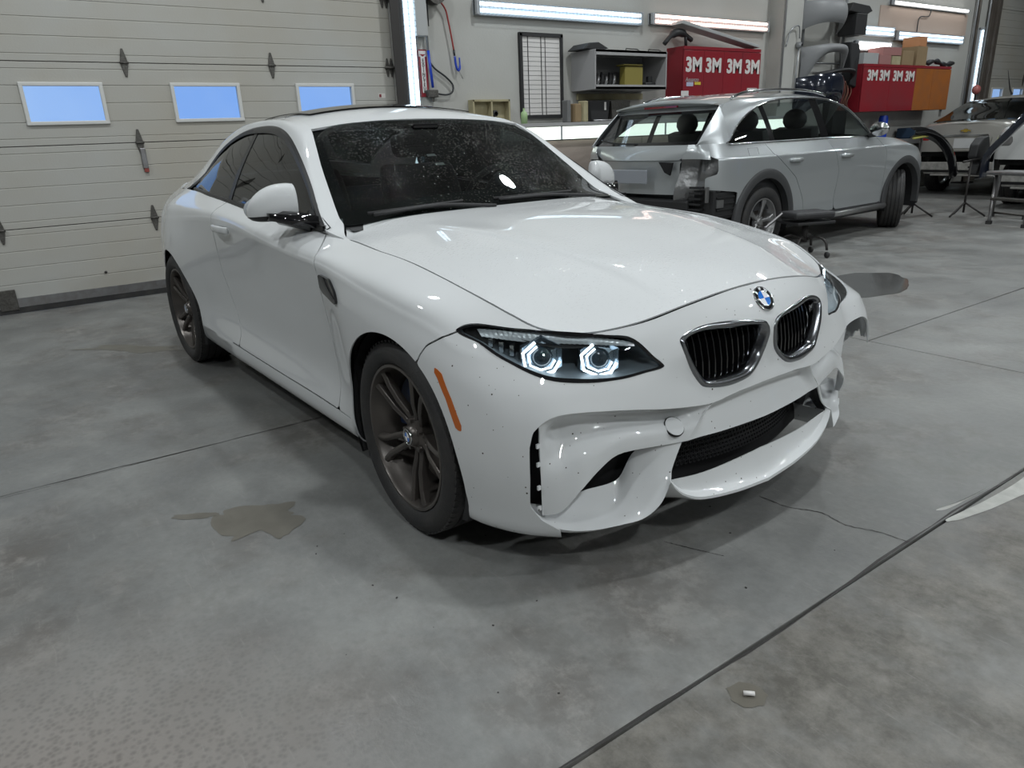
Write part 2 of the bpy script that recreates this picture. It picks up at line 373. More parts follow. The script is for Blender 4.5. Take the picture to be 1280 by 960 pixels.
FRONT = [
 [(.34,.80,.160),(.345,.865,.178),(.35,.885,.26),(.36,.905,.39),(.36,.905,.51),(.35,.893,.605),(.335,.862,.69),(.33,.82,.742),(.32,.738,.796)],
 [(.43,.76,.150),(.47,.81,.168),(.475,.835,.245),(.485,.855,.37),(.48,.855,.49),(.455,.845,.588),(.425,.815,.668),(.41,.78,.718),(.39,.718,.771)],
 [(.50,.69,.145),(.56,.73,.160),(.575,.755,.235),(.580,.775,.355),(.570,.775,.48),(.545,.765,.575),(.515,.74,.645),(.495,.715,.700),(.463,.685,.742)],
 [(.56,.61,.142),(.625,.64,.158),(.640,.66,.225),(.641,.68,.34),(.627,.68,.475),(.602,.665,.565),(.577,.645,.630),(.560,.62,.680),(.535,.60,.724)],
 [(.64,.45,.145),(.690,.47,.162),(.708,.48,.225),(.700,.49,.34),(.686,.49,.475),(.666,.485,.570),(.645,.475,.640),(.628,.46,.695),(.604,.445,.738)],
 [(.68,.29,.135),(.732,.30,.155),(.745,.30,.230),(.733,.30,.34),(.718,.30,.475),(.700,.30,.575),(.696,.30,.655),(.672,.295,.715),(.640,.29,.768)],
 [(.70,.12,.13),(.752,.12,.15),(.765,.12,.235),(.752,.12,.34),(.737,.12,.478),(.722,.12,.580),(.724,.12,.665),(.698,.12,.730),(.652,.12,.786)],
 [(.70,0,.13),(.753,0,.15),(.768,0,.235),(.755,0,.34),(.740,0,.478),(.724,0,.580),(.728,0,.667),(.701,0,.733),(.655,0,.790)],
]
REAR = [
 [(-3.56,0,.3),(-3.61,0,.32),(-3.66,0,.4),(-3.69,0,.5),(-3.69,0,.62),(-3.67,0,.75),(-3.64,0,.88),(-3.61,0,.98),(-3.57,0,1.055)],
 [(-3.53,.35,.3),(-3.58,.35,.32),(-3.63,.36,.4),(-3.66,.36,.5),(-3.66,.36,.62),(-3.64,.36,.75),(-3.61,.36,.88),(-3.58,.36,.98),(-3.54,.35,1.053)],
 [(-3.45,.56,.28),(-3.50,.58,.30),(-3.54,.60,.38),(-3.57,.61,.48),(-3.57,.61,.62),(-3.56,.60,.75),(-3.54,.59,.88),(-3.52,.57,.96),(-3.48,.53,1.03)],
 [(-3.30,.70,.26),(-3.33,.74,.28),(-3.35,.765,.36),(-3.36,.785,.46),(-3.36,.79,.61),(-3.36,.775,.75),(-3.35,.75,.87),(-3.35,.71,.945),(-3.35,.61,1.02)],
]
def coupe_master():
    C = [r for r in REAR]
    C += [[(x, y, z) for (y, z) in row] for x, row in SIDE]
    C += FRONT
    C = np.array(C, float)
    C[:, :, 1] *= -1
    return C
# ================================================================ THE WORKSHOP (world axes: the door wall is the plane x = WX, y runs along it)
WX = -5.23
def concrete(name):
    m = bpy.data.materials.new(name); m.use_nodes = True; nt = m.node_tree; b = nt.nodes['Principled BSDF']; N = nt.nodes.new; L = nt.links.new
    tc = N('ShaderNodeTexCoord')
    def noise(s, d, r=.6, off=0):
        mp = N('ShaderNodeMapping'); mp.inputs['Location'].default_value = (off, off * .7, off * .3); n = N('ShaderNodeTexNoise'); n.inputs['Scale'].default_value = s; n.inputs['Detail'].default_value = d; n.inputs['Roughness'].default_value = r
        L(tc.outputs['Object'], mp.inputs['Vector']); L(mp.outputs[0], n.inputs['Vector']); return n
    def ramp(src, p0, c0, p1, c1):
        r = N('ShaderNodeValToRGB'); r.color_ramp.elements[0].position = p0; r.color_ramp.elements[0].color = (*c0, 1); r.color_ramp.elements[1].position = p1; r.color_ramp.elements[1].color = (*c1, 1); L(src, r.inputs['Fac']); return r
    def mix(mode, fac, a, c):
        x = N('ShaderNodeMixRGB'); x.blend_type = mode
        if isinstance(fac, float): x.inputs[0].default_value = fac
        else: L(fac, x.inputs[0])
        for i, v in ((1, a), (2, c)):
            if isinstance(v, tuple): x.inputs[i].default_value = (*v, 1)
            else: L(v, x.inputs[i])
        return x
    n1 = noise(.55, 4, .55); n2 = noise(3.2, 8, .68, 7); n3 = noise(38, 5, .7, 3); n4 = noise(1.3, 6, .7, 20); n5 = noise(9, 9, .75, 31)
    base = ramp(n1.outputs['Fac'], .35, (.145, .146, .142), .68, (.245, .248, .242))
    mot = ramp(n2.outputs['Fac'], .34, (.80, .80, .80), .66, (1.17, 1.17, 1.15)); c = mix('MULTIPLY', 1.0, base.outputs[0], mot.outputs[0])
    grain = ramp(n3.outputs['Fac'], .30, (.90, .90, .90), .72, (1.08, 1.08, 1.08)); c = mix('MULTIPLY', 1.0, c.outputs[0], grain.outputs[0])
    # worn patches that show brown aggregate with pale flecks
    wear = ramp(n4.outputs['Fac'], .47, (0, 0, 0), .70, (.85, .85, .85))
    vo = N('ShaderNodeTexVoronoi'); vo.inputs['Scale'].default_value = 70; L(tc.outputs['Object'], vo.inputs['Vector'])
    agg = ramp(n5.outputs['Fac'], .46, (.110, .098, .086), .62, (.27, .255, .235)); wmx = mix('MIX', wear.outputs[0], c.outputs[0], agg.outputs[0])
    # the apron slab beyond x = 1.11 and the near left corner are worn most
    sep = N('ShaderNodeSeparateXYZ'); L(tc.outputs['Object'], sep.inputs[0])
    mr = N('ShaderNodeMapRange'); mr.inputs['From Min'].default_value = 1.10; mr.inputs['From Max'].default_value = 1.13; L(sep.outputs['X'], mr.inputs['Value'])
    w2 = ramp(n4.outputs['Fac'], .36, (0, 0, 0), .56, (1, 1, 1)); mm = N('ShaderNodeMath'); mm.operation = 'MULTIPLY'; L(mr.outputs[0], mm.inputs[0]); L(w2.outputs[0], mm.inputs[1])
    agg2 = ramp(n5.outputs['Fac'], .40, (.092, .086, .074), .70, (.215, .203, .180)); c = mix('MIX', mm.outputs[0], wmx.outputs[0], agg2.outputs[0])
    # pitted corner, near left: round aggregate
    vd = N('ShaderNodeVectorMath'); vd.operation = 'DISTANCE'; vd.inputs[1].default_value = (.75, -2.15, 0); L(tc.outputs['Object'], vd.inputs[0])
    pm = ramp(vd.outputs['Value'], .35, (1, 1, 1), .95, (0, 0, 0)); pv = ramp(vo.outputs['Distance'], .10, (.72, .70, .68), .60, (1.10, 1.08, 1.05)); c2 = mix('MULTIPLY', 1.0, (.205, .190, .178), pv.outputs[0])
    c = mix('MIX', pm.outputs[0], c.outputs[0], c2.outputs[0])
    # fine pale scuffs
    ms = N('ShaderNodeMapping'); ms.inputs['Rotation'].default_value = (0, 0, .7); ms.inputs['Scale'].default_value = (3, 26, 1); L(tc.outputs['Object'], ms.inputs['Vector']); ns = N('ShaderNodeTexNoise'); ns.inputs['Scale'].default_value = 2.2; ns.inputs['Detail'].default_value = 8; ns.inputs['Roughness'].default_value = .75; L(ms.outputs[0], ns.inputs['Vector'])
    sc = ramp(ns.outputs['Fac'], .58, (0, 0, 0), .72, (.35, .35, .35)); c = mix('MIX', sc.outputs[0], c.outputs[0], (.34, .33, .31))
    L(c.outputs[0], b.inputs['Base Color'])
    rr = ramp(n2.outputs['Fac'], .35, (.34, .34, .34), .70, (.60, .60, .60)); L(rr.outputs[0], b.inputs['Roughness']); b.inputs['Specular IOR Level'].default_value = .45
    ad = N('ShaderNodeMath'); ad.operation = 'ADD'; L(n3.outputs['Fac'], ad.inputs[0]); L(n5.outputs['Fac'], ad.inputs[1])
    bp = N('ShaderNodeBump'); bp.inputs['Strength'].default_value = .30; bp.inputs['Distance'].default_value = .004; L(ad.outputs[0], bp.inputs['Height']); L(bp.outputs[0], b.inputs['Normal'])
    return m
M['concrete'] = concrete('worn grey concrete')
M['wall_paint'] = mat('off-white painted block wall', (.44, .44, .415), .75, noise=(1.2, (.38, .37, .34), .7, 7), bump=(40, .15))
M['low_wall'] = mat('pinkish beige lower wall', (.36, .30, .26), .7, noise=(2, (.28, .24, .21), .6))
M['door_paint'] = mat('dirty cream door panels', (.43, .43, .405), .5, noise=(1.1, (.40, .375, .32), .9, 8), bump=(60, .08))
M['window_frame'] = mat('white window frame', (.62, .62, .60), .45)
M['hinge'] = mat('greasy galvanised hinge', (.13, .125, .115), .5, .6, noise=(60, (.05, .045, .04), .7))
M['dark_track'] = mat('dark steel track', (.045, .042, .04), .5, .4)
M['track_brown'] = mat('brown-grey steel post', (.12, .105, .09), .5, .3, noise=(4, (.07, .055, .045), .6))
M['ceiling'] = mat('grey ceiling sheet', (.30, .30, .30), .8)
M['dim_wall'] = mat('dark grey side wall', (.16, .16, .16), .8)
M['pane'] = glass_mat('door window pane', (.92, .96, 1.0))
def struct(o): o['kind'] = 'structure'; return o
floor = struct(box('floor', (3.2, 5.5, -.06), (19, 31, .06), M['black_matte']))
for (x0, x1, y0, y1) in [(-6.2, -1.183, -10, 2.28), (-1.177, 1.106, -10, 2.28), (1.116, 12.6, -10, 21), (-.166, 1.106, 2.288, 21), (-6.2, -.174, 2.288, 7.3), (-6.2, -.174, 7.308, 12.4), (-6.2, -.174, 12.408, 21)]:
    box('floor_slab', ((x0 + x1) / 2, (y0 + y1) / 2, -.015), (x1 - x0, y1 - y0, .03), M['concrete'], floor, bevel=.003)
for (nm, c, d) in [('ceiling', (3.2, 5.5, CEIL_Z + .05), (19, 31, .1)), ('wall_front', (12.55, 5.5, 2.7), (.1, 31, 5.4)), ('wall_left', (3.2, -9.95, 2.7), (18, .1, 5.4)), ('wall_right', (3.2, 20.95, 2.7), (18, .1, 5.4))]:
    struct(box(nm, c, d, M['ceiling'] if nm == 'ceiling' else M['dim_wall'] if nm == 'wall_left' else M['wall_paint']))
D1 = (-3.72, 1.86); D2 = (14.98, 20.5); DH = 3.80
wb_ = MB()
for (y0, y1, z0, z1) in [(-10, D1[0], 0, 5.4), (D1[1], D2[0], 0, 5.4), (D2[1], 21, 0, 5.4), (D1[0], D1[1], DH, 5.4), (D2[0], D2[1], DH, 5.4)]:
    wb_.box((WX - .10, (y0 + y1) / 2, (z0 + z1) / 2), (.20, y1 - y0, z1 - z0))
struct(wb_.obj('wall_back', M['wall_paint'], smooth=False))
def ribbed(y0, y1, z0, z1, zbase, m):
    """front skin of a door section with its pressed grooves, plus a back"""
    gz = [zbase + k for k in (.055, .185, .32, .45, .58)]
    prof = [(WX - .045, z0), (WX - .002, z0 + .001), (WX, z0 + .004)]
    for g in gz:
        if z0 + .01 < g < z1 - .01: prof += [(WX, g - .005), (WX - .004, g - .001), (WX - .004, g + .001), (WX, g + .005)]
    prof += [(WX, z1 - .004), (WX - .002, z1 - .001), (WX - .045, z1)]
    n = len(prof); V = [(x, y0, z) for x, z in prof] + [(x, y1, z) for x, z in prof]
    F = [(i, i + 1, n + i + 1, n + i) for i in range(n - 1)] + [(n - 1, 0, n, 2 * n - 1), tuple(reversed(range(n))), tuple(range(n, 2 * n))]
    m.add(V, F)
def garage_door(num, y0, y1, wy, wz=(1.495, 1.775), hw=.275):
    d = box('door_%d' % num, (WX - .055, (y0 + y1) / 2, DH / 2), (.006, y1 - y0, .05), M['dark_track']); struct(d)
    for k in range(6):
        z0 = .05 + (k - .0) * .635 + .0; z0 = [.05, .680, 1.318, 1.953, 2.588, 3.223][k]; z1 = [.676, 1.314, 1.949, 2.584, 3.219, 3.80][k]
        m = MB()
        if k == 2:
            ribbed(y0, y1, z0, wz[0], z0, m); ribbed(y0, y1, wz[1], z1, z0, m)
            e = [y0] + [v for w in wy for v in (w - hw, w + hw)] + [y1]
            for i in range(0, len(e), 2): ribbed(e[i], e[i + 1], wz[0], wz[1], z0, m)
        else: ribbed(y0, y1, z0, z1, z0, m)
        m.obj('door_panel', M['door_paint'], d, smooth=False)
    for k in (.678, 1.316, 1.951, 2.586, 3.221): box('seam_light_block', (WX - .03, (y0 + y1) / 2, k), (.02, y1 - y0, .03), M['dark_track'], d)  # dark backing added to stop sky light leaking through the seams
    for w in wy:
        f = MB(); t = .030
        for (cy, cz, sy, sz) in ((w, wz[1] + .008, 2 * hw + .05, t), (w, wz[0] - .008, 2 * hw + .05, t), (w - hw - .008, (wz[0] + wz[1]) / 2, t, wz[1] - wz[0]), (w + hw + .008, (wz[0] + wz[1]) / 2, t, wz[1] - wz[0])):
            f.box((WX + .004, cy, cz), (.030, sy, sz))
        fo = f.obj('window_frame', M['window_frame'], d, smooth=False, bevel=.006)
        box('window_pane', (WX - .02, w, (wz[0] + wz[1]) / 2), (.004, 2 * hw, wz[1] - wz[0]), M['pane'], fo)
    box('bottom_strip', (WX + .004, (y0 + y1) / 2, .085), (.022, y1 - y0, .075), M['steel'], d); box('bottom_seal', (WX - .01, (y0 + y1) / 2, .026), (.05, y1 - y0, .046), M['rubber'], d)
    return d
def hinge(d, y, z, k=1.0):
    poly = [(-.030, 0), (-.026, .03), (-.008, .11), (.008, .11), (.026, .03), (.030, 0), (.026, -.03), (.008, -.11), (-.008, -.11), (-.026, -.03)]
    h = MB().prism([(y + a * k, z + b * k) for a, b in poly], WX, WX + .010, 'x').obj('hinge', M['hinge'], d, smooth=False, bevel=.003)
    MB().tube([(WX + .014, y - .034, z), (WX + .014, y + .034, z)], .010, 8).obj('hinge_knuckle', M['hinge'], h)
WY1 = [-3.38 + 1.12 * 0, -2.26, -1.14, -.02, 1.10]
door1 = garage_door(1, D1[0] + .005, D1[1] - .005, WY1[1:])
for z in (.678, 1.316, 1.951, 2.586): 
    for y in (-1.80, -.645, .60): 
        if (z, y) != (0, 0): hinge(door1, y, z)
for z in (.678, 1.316, 1.951, 2.586):
    for y in (1.79,): hinge(door1, y, z, .8); hinge(door1, y + .045, z, .8)
    MB().tube([(WX + .02, 1.76, z), (WX + .03, 1.90, z)], .012, 8).obj('roller', M['hinge'], door1)
lk = MB().box((WX + .012, -.635, 1.185), (.022, .045, .17)); lk.obj('lock_bar', M['steel'], door1, smooth=False, bevel=.006); box('lock_tip', (WX + .012, -.632, 1.085), (.018, .035, .03), mat('red paint on lock', (.25, .05, .04), .6), door1)
box('corner_bracket', (WX + .012, -1.875, .115), (.02, .13, .17), M['hinge'], door1, bevel=.004)
for y, z in ((-1.02, .10), (-1.30, .085), (-1.12, .25)): MB().lathe([(.001, .012), (.010, .010), (.012, 0)], 10, 'x', (WX + .0, y, z)).obj('bolt_head', M['dark_track'], door1)
stk = box('door_sticker', (WX + .002, 1.70, 1.685), (.003, .075, .045), mat('white sticker', (.6, .58, .55), .5), door1); box('sticker_print', (WX + .0045, 1.682, 1.685), (.001, .024, .030), mat('dark red print', (.20, .02, .03), .5), stk)
door2 = garage_door(2, D2[0] + .005, D2[1] - .005, [15.61, 16.57, 17.53, 18.49, 19.45], (1.50, 1.765), .235)
for z in (.678, 1.316, 1.951, 2.586, 3.2):
    for y in (15.15, 16.75, 18.35): hinge(door2, y, z, 1.2)
# door tracks
struct(MB().box((WX + .05, 1.90, 1.9), (.10, .035, 3.8)).box((WX + .10, 1.87, 1.9), (.012, .09, 3.8)).box((WX + .03, 1.955, 1.9), (.06, .07, 3.8)).obj('trim_1', M['dark_track'], smooth=False, bevel=.003))
struct(MB().box((WX + .06, 14.90, 1.9), (.12, .13, 3.8)).box((WX + .04, 14.74, 1.9), (.08, .14, 3.8)).obj('trim_2', M['track_brown'], smooth=False, bevel=.003))
struct(box('trim_3', (WX + .11, 8.20, 2.7), (.24, .46, 5.4), M['wall_paint'], bevel=.004))
# points of the coupe's front, measured on its skin (car axes, metres)
HL = [(0.3003, -0.8458, 0.7354), (0.3409, -0.797, 0.7519), (0.4466, -0.7115, 0.7391), (0.5779, -0.5364, 0.714), (0.6152, -0.481, 0.7012), (0.6532, -0.4407, 0.6524), (0.6708, -0.4167, 0.6208), (0.6558, -0.4744, 0.6118), (0.6335, -0.545, 0.6044), (0.592, -0.6398, 0.6076), (0.5342, -0.7314, 0.6265), (0.4434, -0.7948, 0.6719), (0.3737, -0.8228, 0.7085)]
C1 = [(0.5537, -0.7909, 0.4919), (0.5623, -0.7752, 0.5108), (0.5783, -0.7435, 0.5321), (0.6026, -0.6939, 0.5348), (0.6204, -0.6522, 0.5333), (0.6379, -0.6096, 0.5292), (0.6661, -0.5306, 0.5209), (0.6933, -0.4307, 0.5044), (0.7135, -0.3164, 0.4896), (0.7222, -0.2551, 0.486)]
PT = [(0.7222, -0.2551, 0.486), (0.7311, -0.1552, 0.4982), (0.7359, -0.0433, 0.5029), (0.7359, 0.0402, 0.5028)]
KID = [(0.6706, -0.3429, 0.6914), (0.6802, -0.2727, 0.7101), (0.7025, -0.1673, 0.7086), (0.7202, -0.0518, 0.6942), (0.7252, -0.021, 0.6783), (0.7284, -0.0137, 0.6476), (0.7238, -0.0325, 0.5925), (0.7275, -0.0733, 0.5515), (0.7285, -0.1163, 0.5337), (0.7219, -0.1951, 0.5282), (0.71, -0.2728, 0.5391), (0.7024, -0.3004, 0.5585), (0.692, -0.3332, 0.614), (0.68, -0.3492, 0.6643)]
RPB = [(0.5494, -0.7628, 0.2309), (0.5862, -0.729, 0.244), (0.6225, -0.6798, 0.3109), (0.6327, -0.6286, 0.3541), (0.6447, -0.5693, 0.3884), (0.6656, -0.4949, 0.3923), (0.6844, -0.4154, 0.387), (0.7076, -0.3452, 0.3861)]
TB = [(0.4737, -0.7424, 0.2281), (0.5173, -0.7001, 0.2254), (0.5504, -0.614, 0.2549), (0.5833, -0.5325, 0.2657), (0.5927, -0.5024, 0.2774), (0.6213, -0.4669, 0.3639), (0.6636, -0.4257, 0.3781), (0.6988, -0.3558, 0.3839)]
TL_ = [(0.5366, -0.8, 0.2696), (0.5568, -0.7691, 0.2237), (0.5847, -0.7288, 0.1897), (0.6281, -0.6618, 0.1777), (0.6667, -0.5731, 0.1786), (0.694, -0.5032, 0.1872), (0.7137, -0.4587, 0.2233), (0.7198, -0.4238, 0.283)]
PB_ = [(0.7076, -0.3452, 0.3861), (0.723, -0.2099, 0.3797), (0.7355, -0.0731, 0.3791), (0.7378, 0.0203, 0.3743)]
IT_ = [(0.7089, -0.4041, 0.28), (0.7088, -0.25, 0.2577), (0.7254, -0.0332, 0.266), (0.7265, 0.0506, 0.2721)]
OL_ = [(0.7206, -0.4212, 0.2799), (0.7285, -0.3939, 0.2477), (0.7368, -0.3487, 0.2194), (0.7439, -0.3015, 0.2029), (0.7588, -0.1614, 0.1841), (0.7626, -0.0421, 0.1755)]
SLOT = [(0.5537, -0.8022, 0.4156), (0.5511, -0.8015, 0.4499), (0.5521, -0.8033, 0.3555), (0.5402, -0.7972, 0.27)]
WASH = [(0.5317, -0.7838, 0.5708), (0.5395, -0.7736, 0.5725), (0.5663, -0.7349, 0.5721), (0.5867, -0.7166, 0.5479), (0.5869, -0.7226, 0.5404), (0.5693, -0.7553, 0.535), (0.5533, -0.7721, 0.5441)]
TOW = [(0.6881, -0.3715, 0.4552)]
FB = [(0.2038, -0.9116, 0.6613), (0.2223, -0.8989, 0.6887), (0.2585, -0.8794, 0.7108), (0.2917, -0.8568, 0.7267)]
RING = [(0.491, -0.6997, 0.6684), (0.5727, -0.5616, 0.6517)]
BADGE = [(0.6926, -0.0099, 0.745)]
# ================================================================ THE WHITE COUPE (car axes: x forward from the front axle, y left)
CA = coupe_master()
_cw = np.array([0] * 4 + [1] * 14 + [.8, .5, .2, 0, 0, 0, 0, 0], float)
DG, _, _ = dense(CA, 16, 8, 6, _cw)                    # right half, (stations, rows, 3)
_mid = DG[:, 4 * 8, :]
_S = np.r_[0, np.cumsum(np.linalg.norm(np.diff(_mid[::-1], axis=0), axis=1))][::-1]       # arc length from the nose backwards
_Tc = np.concatenate([np.zeros((DG.shape[0], 1)), np.cumsum(np.linalg.norm(np.diff(DG, axis=1), axis=2), axis=1)], 1)
_T = _Tc - _Tc[:, 32:33] + .5
ST = np.stack([np.repeat(_S[:, None], DG.shape[1], 1), _T], 2)
def st(P):
    """3-D points on the body side -> surface coordinates (arc from nose, height along the skin)"""
    out = []
    for q in P:
        q = np.array(q, float); d = ((DG - q)**2).sum(2); i, j = np.unravel_index(d.argmin(), d.shape)
        i = min(max(i, 1), DG.shape[0] - 2); j = min(max(j, 1), DG.shape[1] - 2)
        e1 = DG[i + 1, j] - DG[i - 1, j]; e2 = DG[i, j + 1] - DG[i, j - 1]
        A = np.array([[e1 @ e1, e1 @ e2], [e1 @ e2, e2 @ e2]]); r = np.linalg.solve(A, [(q - DG[i, j]) @ e1, (q - DG[i, j]) @ e2])
        out.append(ST[i, j] + r[0] * (ST[i + 1, j] - ST[i - 1, j]) + r[1] * (ST[i, j + 1] - ST[i, j - 1]))
    return np.array(out)
_n0, _n1 = DG.shape[:2]
BP = DG.reshape(-1, 3); BQ = ST.reshape(-1, 2)
BF = [(i * _n1 + j, i * _n1 + j + 1, (i + 1) * _n1 + j + 1, (i + 1) * _n1 + j) for i in range(_n0 - 1) for j in range(_n1 - 1)]
_e1 = np.gradient(DG, axis=0); _e2 = np.gradient(DG, axis=1); _nn = np.cross(_e1, _e2); _nn /= np.linalg.norm(_nn, axis=2)[:, :, None] + 1e-9
NB = (_nn * np.sign((_nn * (DG - np.array([-1.3, 0, .5]))).sum(2))[:, :, None]).reshape(-1, 3)
def arch(cx, cz, r):      # implicit wheel opening, positive outside it
    return np.hypot(BP[:, 0] - cx, BP[:, 2] - cz) - r
TOPG = (np.repeat(ST[:, -1:, 1], ST.shape[1], 1).reshape(-1)) - BQ[:, 1] - np.where((BP[:, 0] > -.53), .0045, -1)
ARCH = np.minimum(arch(0, .325, .362), np.minimum(arch(-2.693, .325, .362), 1))
G2 = .0030                                     # half a panel gap
def band(name, f, mat_, parent, both=True, warp=None, solid=.012, label=None, only=None):
    """trimmed piece(s) of the body side: right, left or both in one mesh"""
    V, F = clip(BP, BF, f)
    V = np.array(V)
    out = []
    for side in ((-1, 1) if both else (only,)):
        vv = V.copy(); ff = F
        if side == 1: vv[:, 1] *= -1; ff = [q[::-1] for q in F]
        if warp is not None and side == 1: vv = warp(vv)
        out.append((vv, ff))
    return out
def panel(name, pieces, mat_, parent, solid=.005, label=None):
    m = MB()
    for v, f in pieces: m.add(v, f)
    o = m.obj(name, mat_, parent); weld(o)
    s = o.modifiers.new('thickness', 'SOLIDIFY'); s.thickness = solid; s.offset = -1
    if label: o['label'] = label
    return o
coupe = empty('coupe', (0, 0, 0), R_(2.0924), 'white two-door coupe with a torn front bumper and lit headlamp rings', 'car')
# ---- seams, all as 3-D points on the skin (right side)
seam_fb = [(.12,-.92,.50),(.17,-.916,.60)] + FB + [(.3003,-.852,.7330)]   # fender / bumper
PT = [q for q in PT if q[1] < -.03] + [(PT[-1][0] + .0005, 0, PT[-1][2])]
hl_st = smooth_closed(st(HL), 90)
KID = [(x, min(y, -.0125), z) for x, y, z in KID]
kid_st = smooth_closed(st(KID), 70)
fb = st(seam_fb)
# bumper zone: everything forward of the fender seam and the headlight line, below the hood line
SMAX = ST[..., 0].max()
bz = [(-.2, 1.4), (-.2, -.4), (fb[0, 0] + .25, -.4), (fb[0, 0] + .05, fb[0, 1] - .1)] + [tuple(q) for q in fb] + [tuple(hl_st[np.argmin(((hl_st - fb[-1])**2).sum(1))])]
far = st([(.535,-.60,.724)])[0]
bz += [(far[0] + .02, far[1] + .0), (far[0] + .02, 1.4)]
F_bump_zone = poly_sd(BQ, bz)
F_hl = poly_sd(BQ, hl_st)
# hood/bumper border near the headlight: master ends there (top row), nothing to cut
slot_left = [SLOT[1], SLOT[1], SLOT[2], SLOT[3]]
rim = TL_[:3]
qrec = [tuple(q) for q in st([slot_left[1], slot_left[2], slot_left[3]])] + [tuple(q) for q in st(rim[1:])]
_c = st(crom(C1 + PT[1:-1], 70))
for _ in range(6): _c[1:-1] = (_c[:-2] + 2 * _c[1:-1] + _c[2:]) / 4
q_c1 = [tuple(q) for q in _c]
RC = [(-.3, q_c1[-1][1] + .002)] + q_c1[::-1] + qrec + [(qrec[-1][0] - .02, -.5), (-.3, -.5)]
RC = np.array(RC)
F_rec = poly_sd(BQ, RC)
F_kid = poly_sd(BQ, kid_st)
F_bump = np.minimum.reduce([TOPG, F_bump_zone - G2, -F_hl - .001, -F_rec, -F_kid, ARCH])
def wing_warp(v):
    """the left corner of the bumper is torn off its mounts and swings outwards"""
    v = v.copy()
    a = np.clip((v[:, 1] - .62) / .24, 0, 1); b = np.clip((.73 - v[:, 2]) / .13, 0, 1)
    k = a * a * (3 - 2 * a) * b
    v[:, 1] += .125 * k; v[:, 0] += .030 * k; v[:, 2] -= .05 * k * np.clip((.60 - v[:, 0]) / .3, 0, 1)
    return v
right = band('front_bumper', F_bump, None, None, both=False, only=-1)
# left side: the torn corner ends in a ragged tongue
jag = .012 * np.sin(BQ[:, 0] * 95) + .007 * np.sin(BQ[:, 0] * 230)
cut_l = np.minimum(F_bump, BQ[:, 1] - (.44 + jag - 1.5 * np.clip(BQ[:, 0] - .97, 0, .14)))
left = band('front_bumper', cut_l, None, None, both=False, only=1, warp=wing_warp) + band('front_bumper', np.minimum.reduce([F_bump, .80 + jag - BQ[:, 0], .44 + jag - BQ[:, 1]]), None, None, both=False, only=1)
bumper = panel('front_bumper', right + left, M['paint_dirty'], coupe, solid=.006, label='white front bumper cover, torn and hanging at the car\'s left corner')
# ---- recessed faces of the bumper (right half listed, left mirrored)
A_ = dict(RPtop=C1[1:], RPbot=RPB, B=TB, L=TL_, PB=PB_[:3] + [(PB_[2][0] + .002, 0, PB_[2][2] - .001)],
 IT=IT_[:3] + [(IT_[2][0] + .001, 0, IT_[2][2] + .002)], OL=OL_[:5] + [(OL_[5][0] + .001, 0, OL_[5][2] - .003)])
def nrm(a): a = np.array(a, float); return a / np.linalg.norm(a)
def inset_rows(top, bot, ds, n):
    """rows from top to bottom polyline, pushed back by ds along -x at each fraction"""
    T = crom(top, n); B = crom(bot, n); rows = []
    for fr, d in ds: r = T * (1 - fr) + B * fr; r[:, 0] -= d; rows.append(r)
    return rows
def grid_both(m, G, flip=False):
    m.add(*MB_grid(G, flip)); m.add(*MB_grid(mir(G), not flip))
def MB_grid(G, flip):
    g = MB().grid(G, flip); return g.v, g.f
face = MB()
n = 28
tt_ = np.linspace(0, 1, n); tap = np.clip(tt_ / .16, 0.05, 1) * np.clip((1 - tt_) / .14, .12, 1)
rws = []
for fr, dd, up in [(-.035, .016, .008), (0, .003, 0), (.09, .040, 0), (.22, .062, 0), (.42, .052, 0), (.60, .012, 0), (.85, .002, 0), (1, 0, 0)]:
    T_ = crom(A_['RPtop'], n); B_ = crom(A_['RPbot'], n); r = T_ * (1 - max(fr, 0)) + B_ * max(fr, 0); r[:, 0] -= (dd * tap if fr > 0 else dd); r[:, 2] += up; rws.append(r)
rp = loft(rws[1:], n, 20); lipt = loft(rws[:2], n, 3)
grid_both_later = lipt
# dent in the flap of the right side
d = np.exp(-(((rp[..., 1] + .70) / .035)**2 + ((rp[..., 2] - .47) / .03)**2)); rpr = rp.copy(); rpr[..., 0] -= .016 * d
face.add(*MB_grid(rpr, False)); face.add(*MB_grid(mir(rp), True))
ridge = [C1[-1], (.7477,-.3501,.4645), A_['RPbot'][-1]]
pp_ = []
for fr, dd in [(0, .003), (.12, .022), (.4, .034), (.8, .014), (1, .004)]:
    T = crom(PT, n); B = crom(A_['PB'], n); r = T * (1 - fr) + B * fr; r[:, 0] -= dd * np.clip(np.linspace(0, 1, n) * 6, 0.12, 1)
    pp_.append(r)
lp_ = pp_[0].copy(); lp_[:, 2] += .008; lp_[:, 0] -= .014; grid_both(face, loft([lp_, pp_[0]], n, 3)); grid_both(face, lipt)
pp_ = loft(pp_, n, 14); grid_both(face, pp_)
# lower tray and vane
Bk = np.array(A_['B']); Lf = np.array(A_['L']); mid = Bk * .45 + Lf * .55; mid[:, 2] -= .012; mid[:, 0] -= .01
under = Lf.copy(); under[:, 0] -= np.array([.03, .03, .035, .04, .045, .05, .05, .03]); under[:, 2] -= .010; und2 = under.copy(); und2[:, 0] -= .15; und2[:, 1] *= .97
lipf = Lf.copy(); lipf[:, 2] -= .004
tray = loft([Bk, mid, Lf], 34, 12); grid_both(face, tray)
grid_both(face, loft([Lf, lipf * .5 + under * .5 - np.array([0, 0, .006]), under, und2], 34, 9))
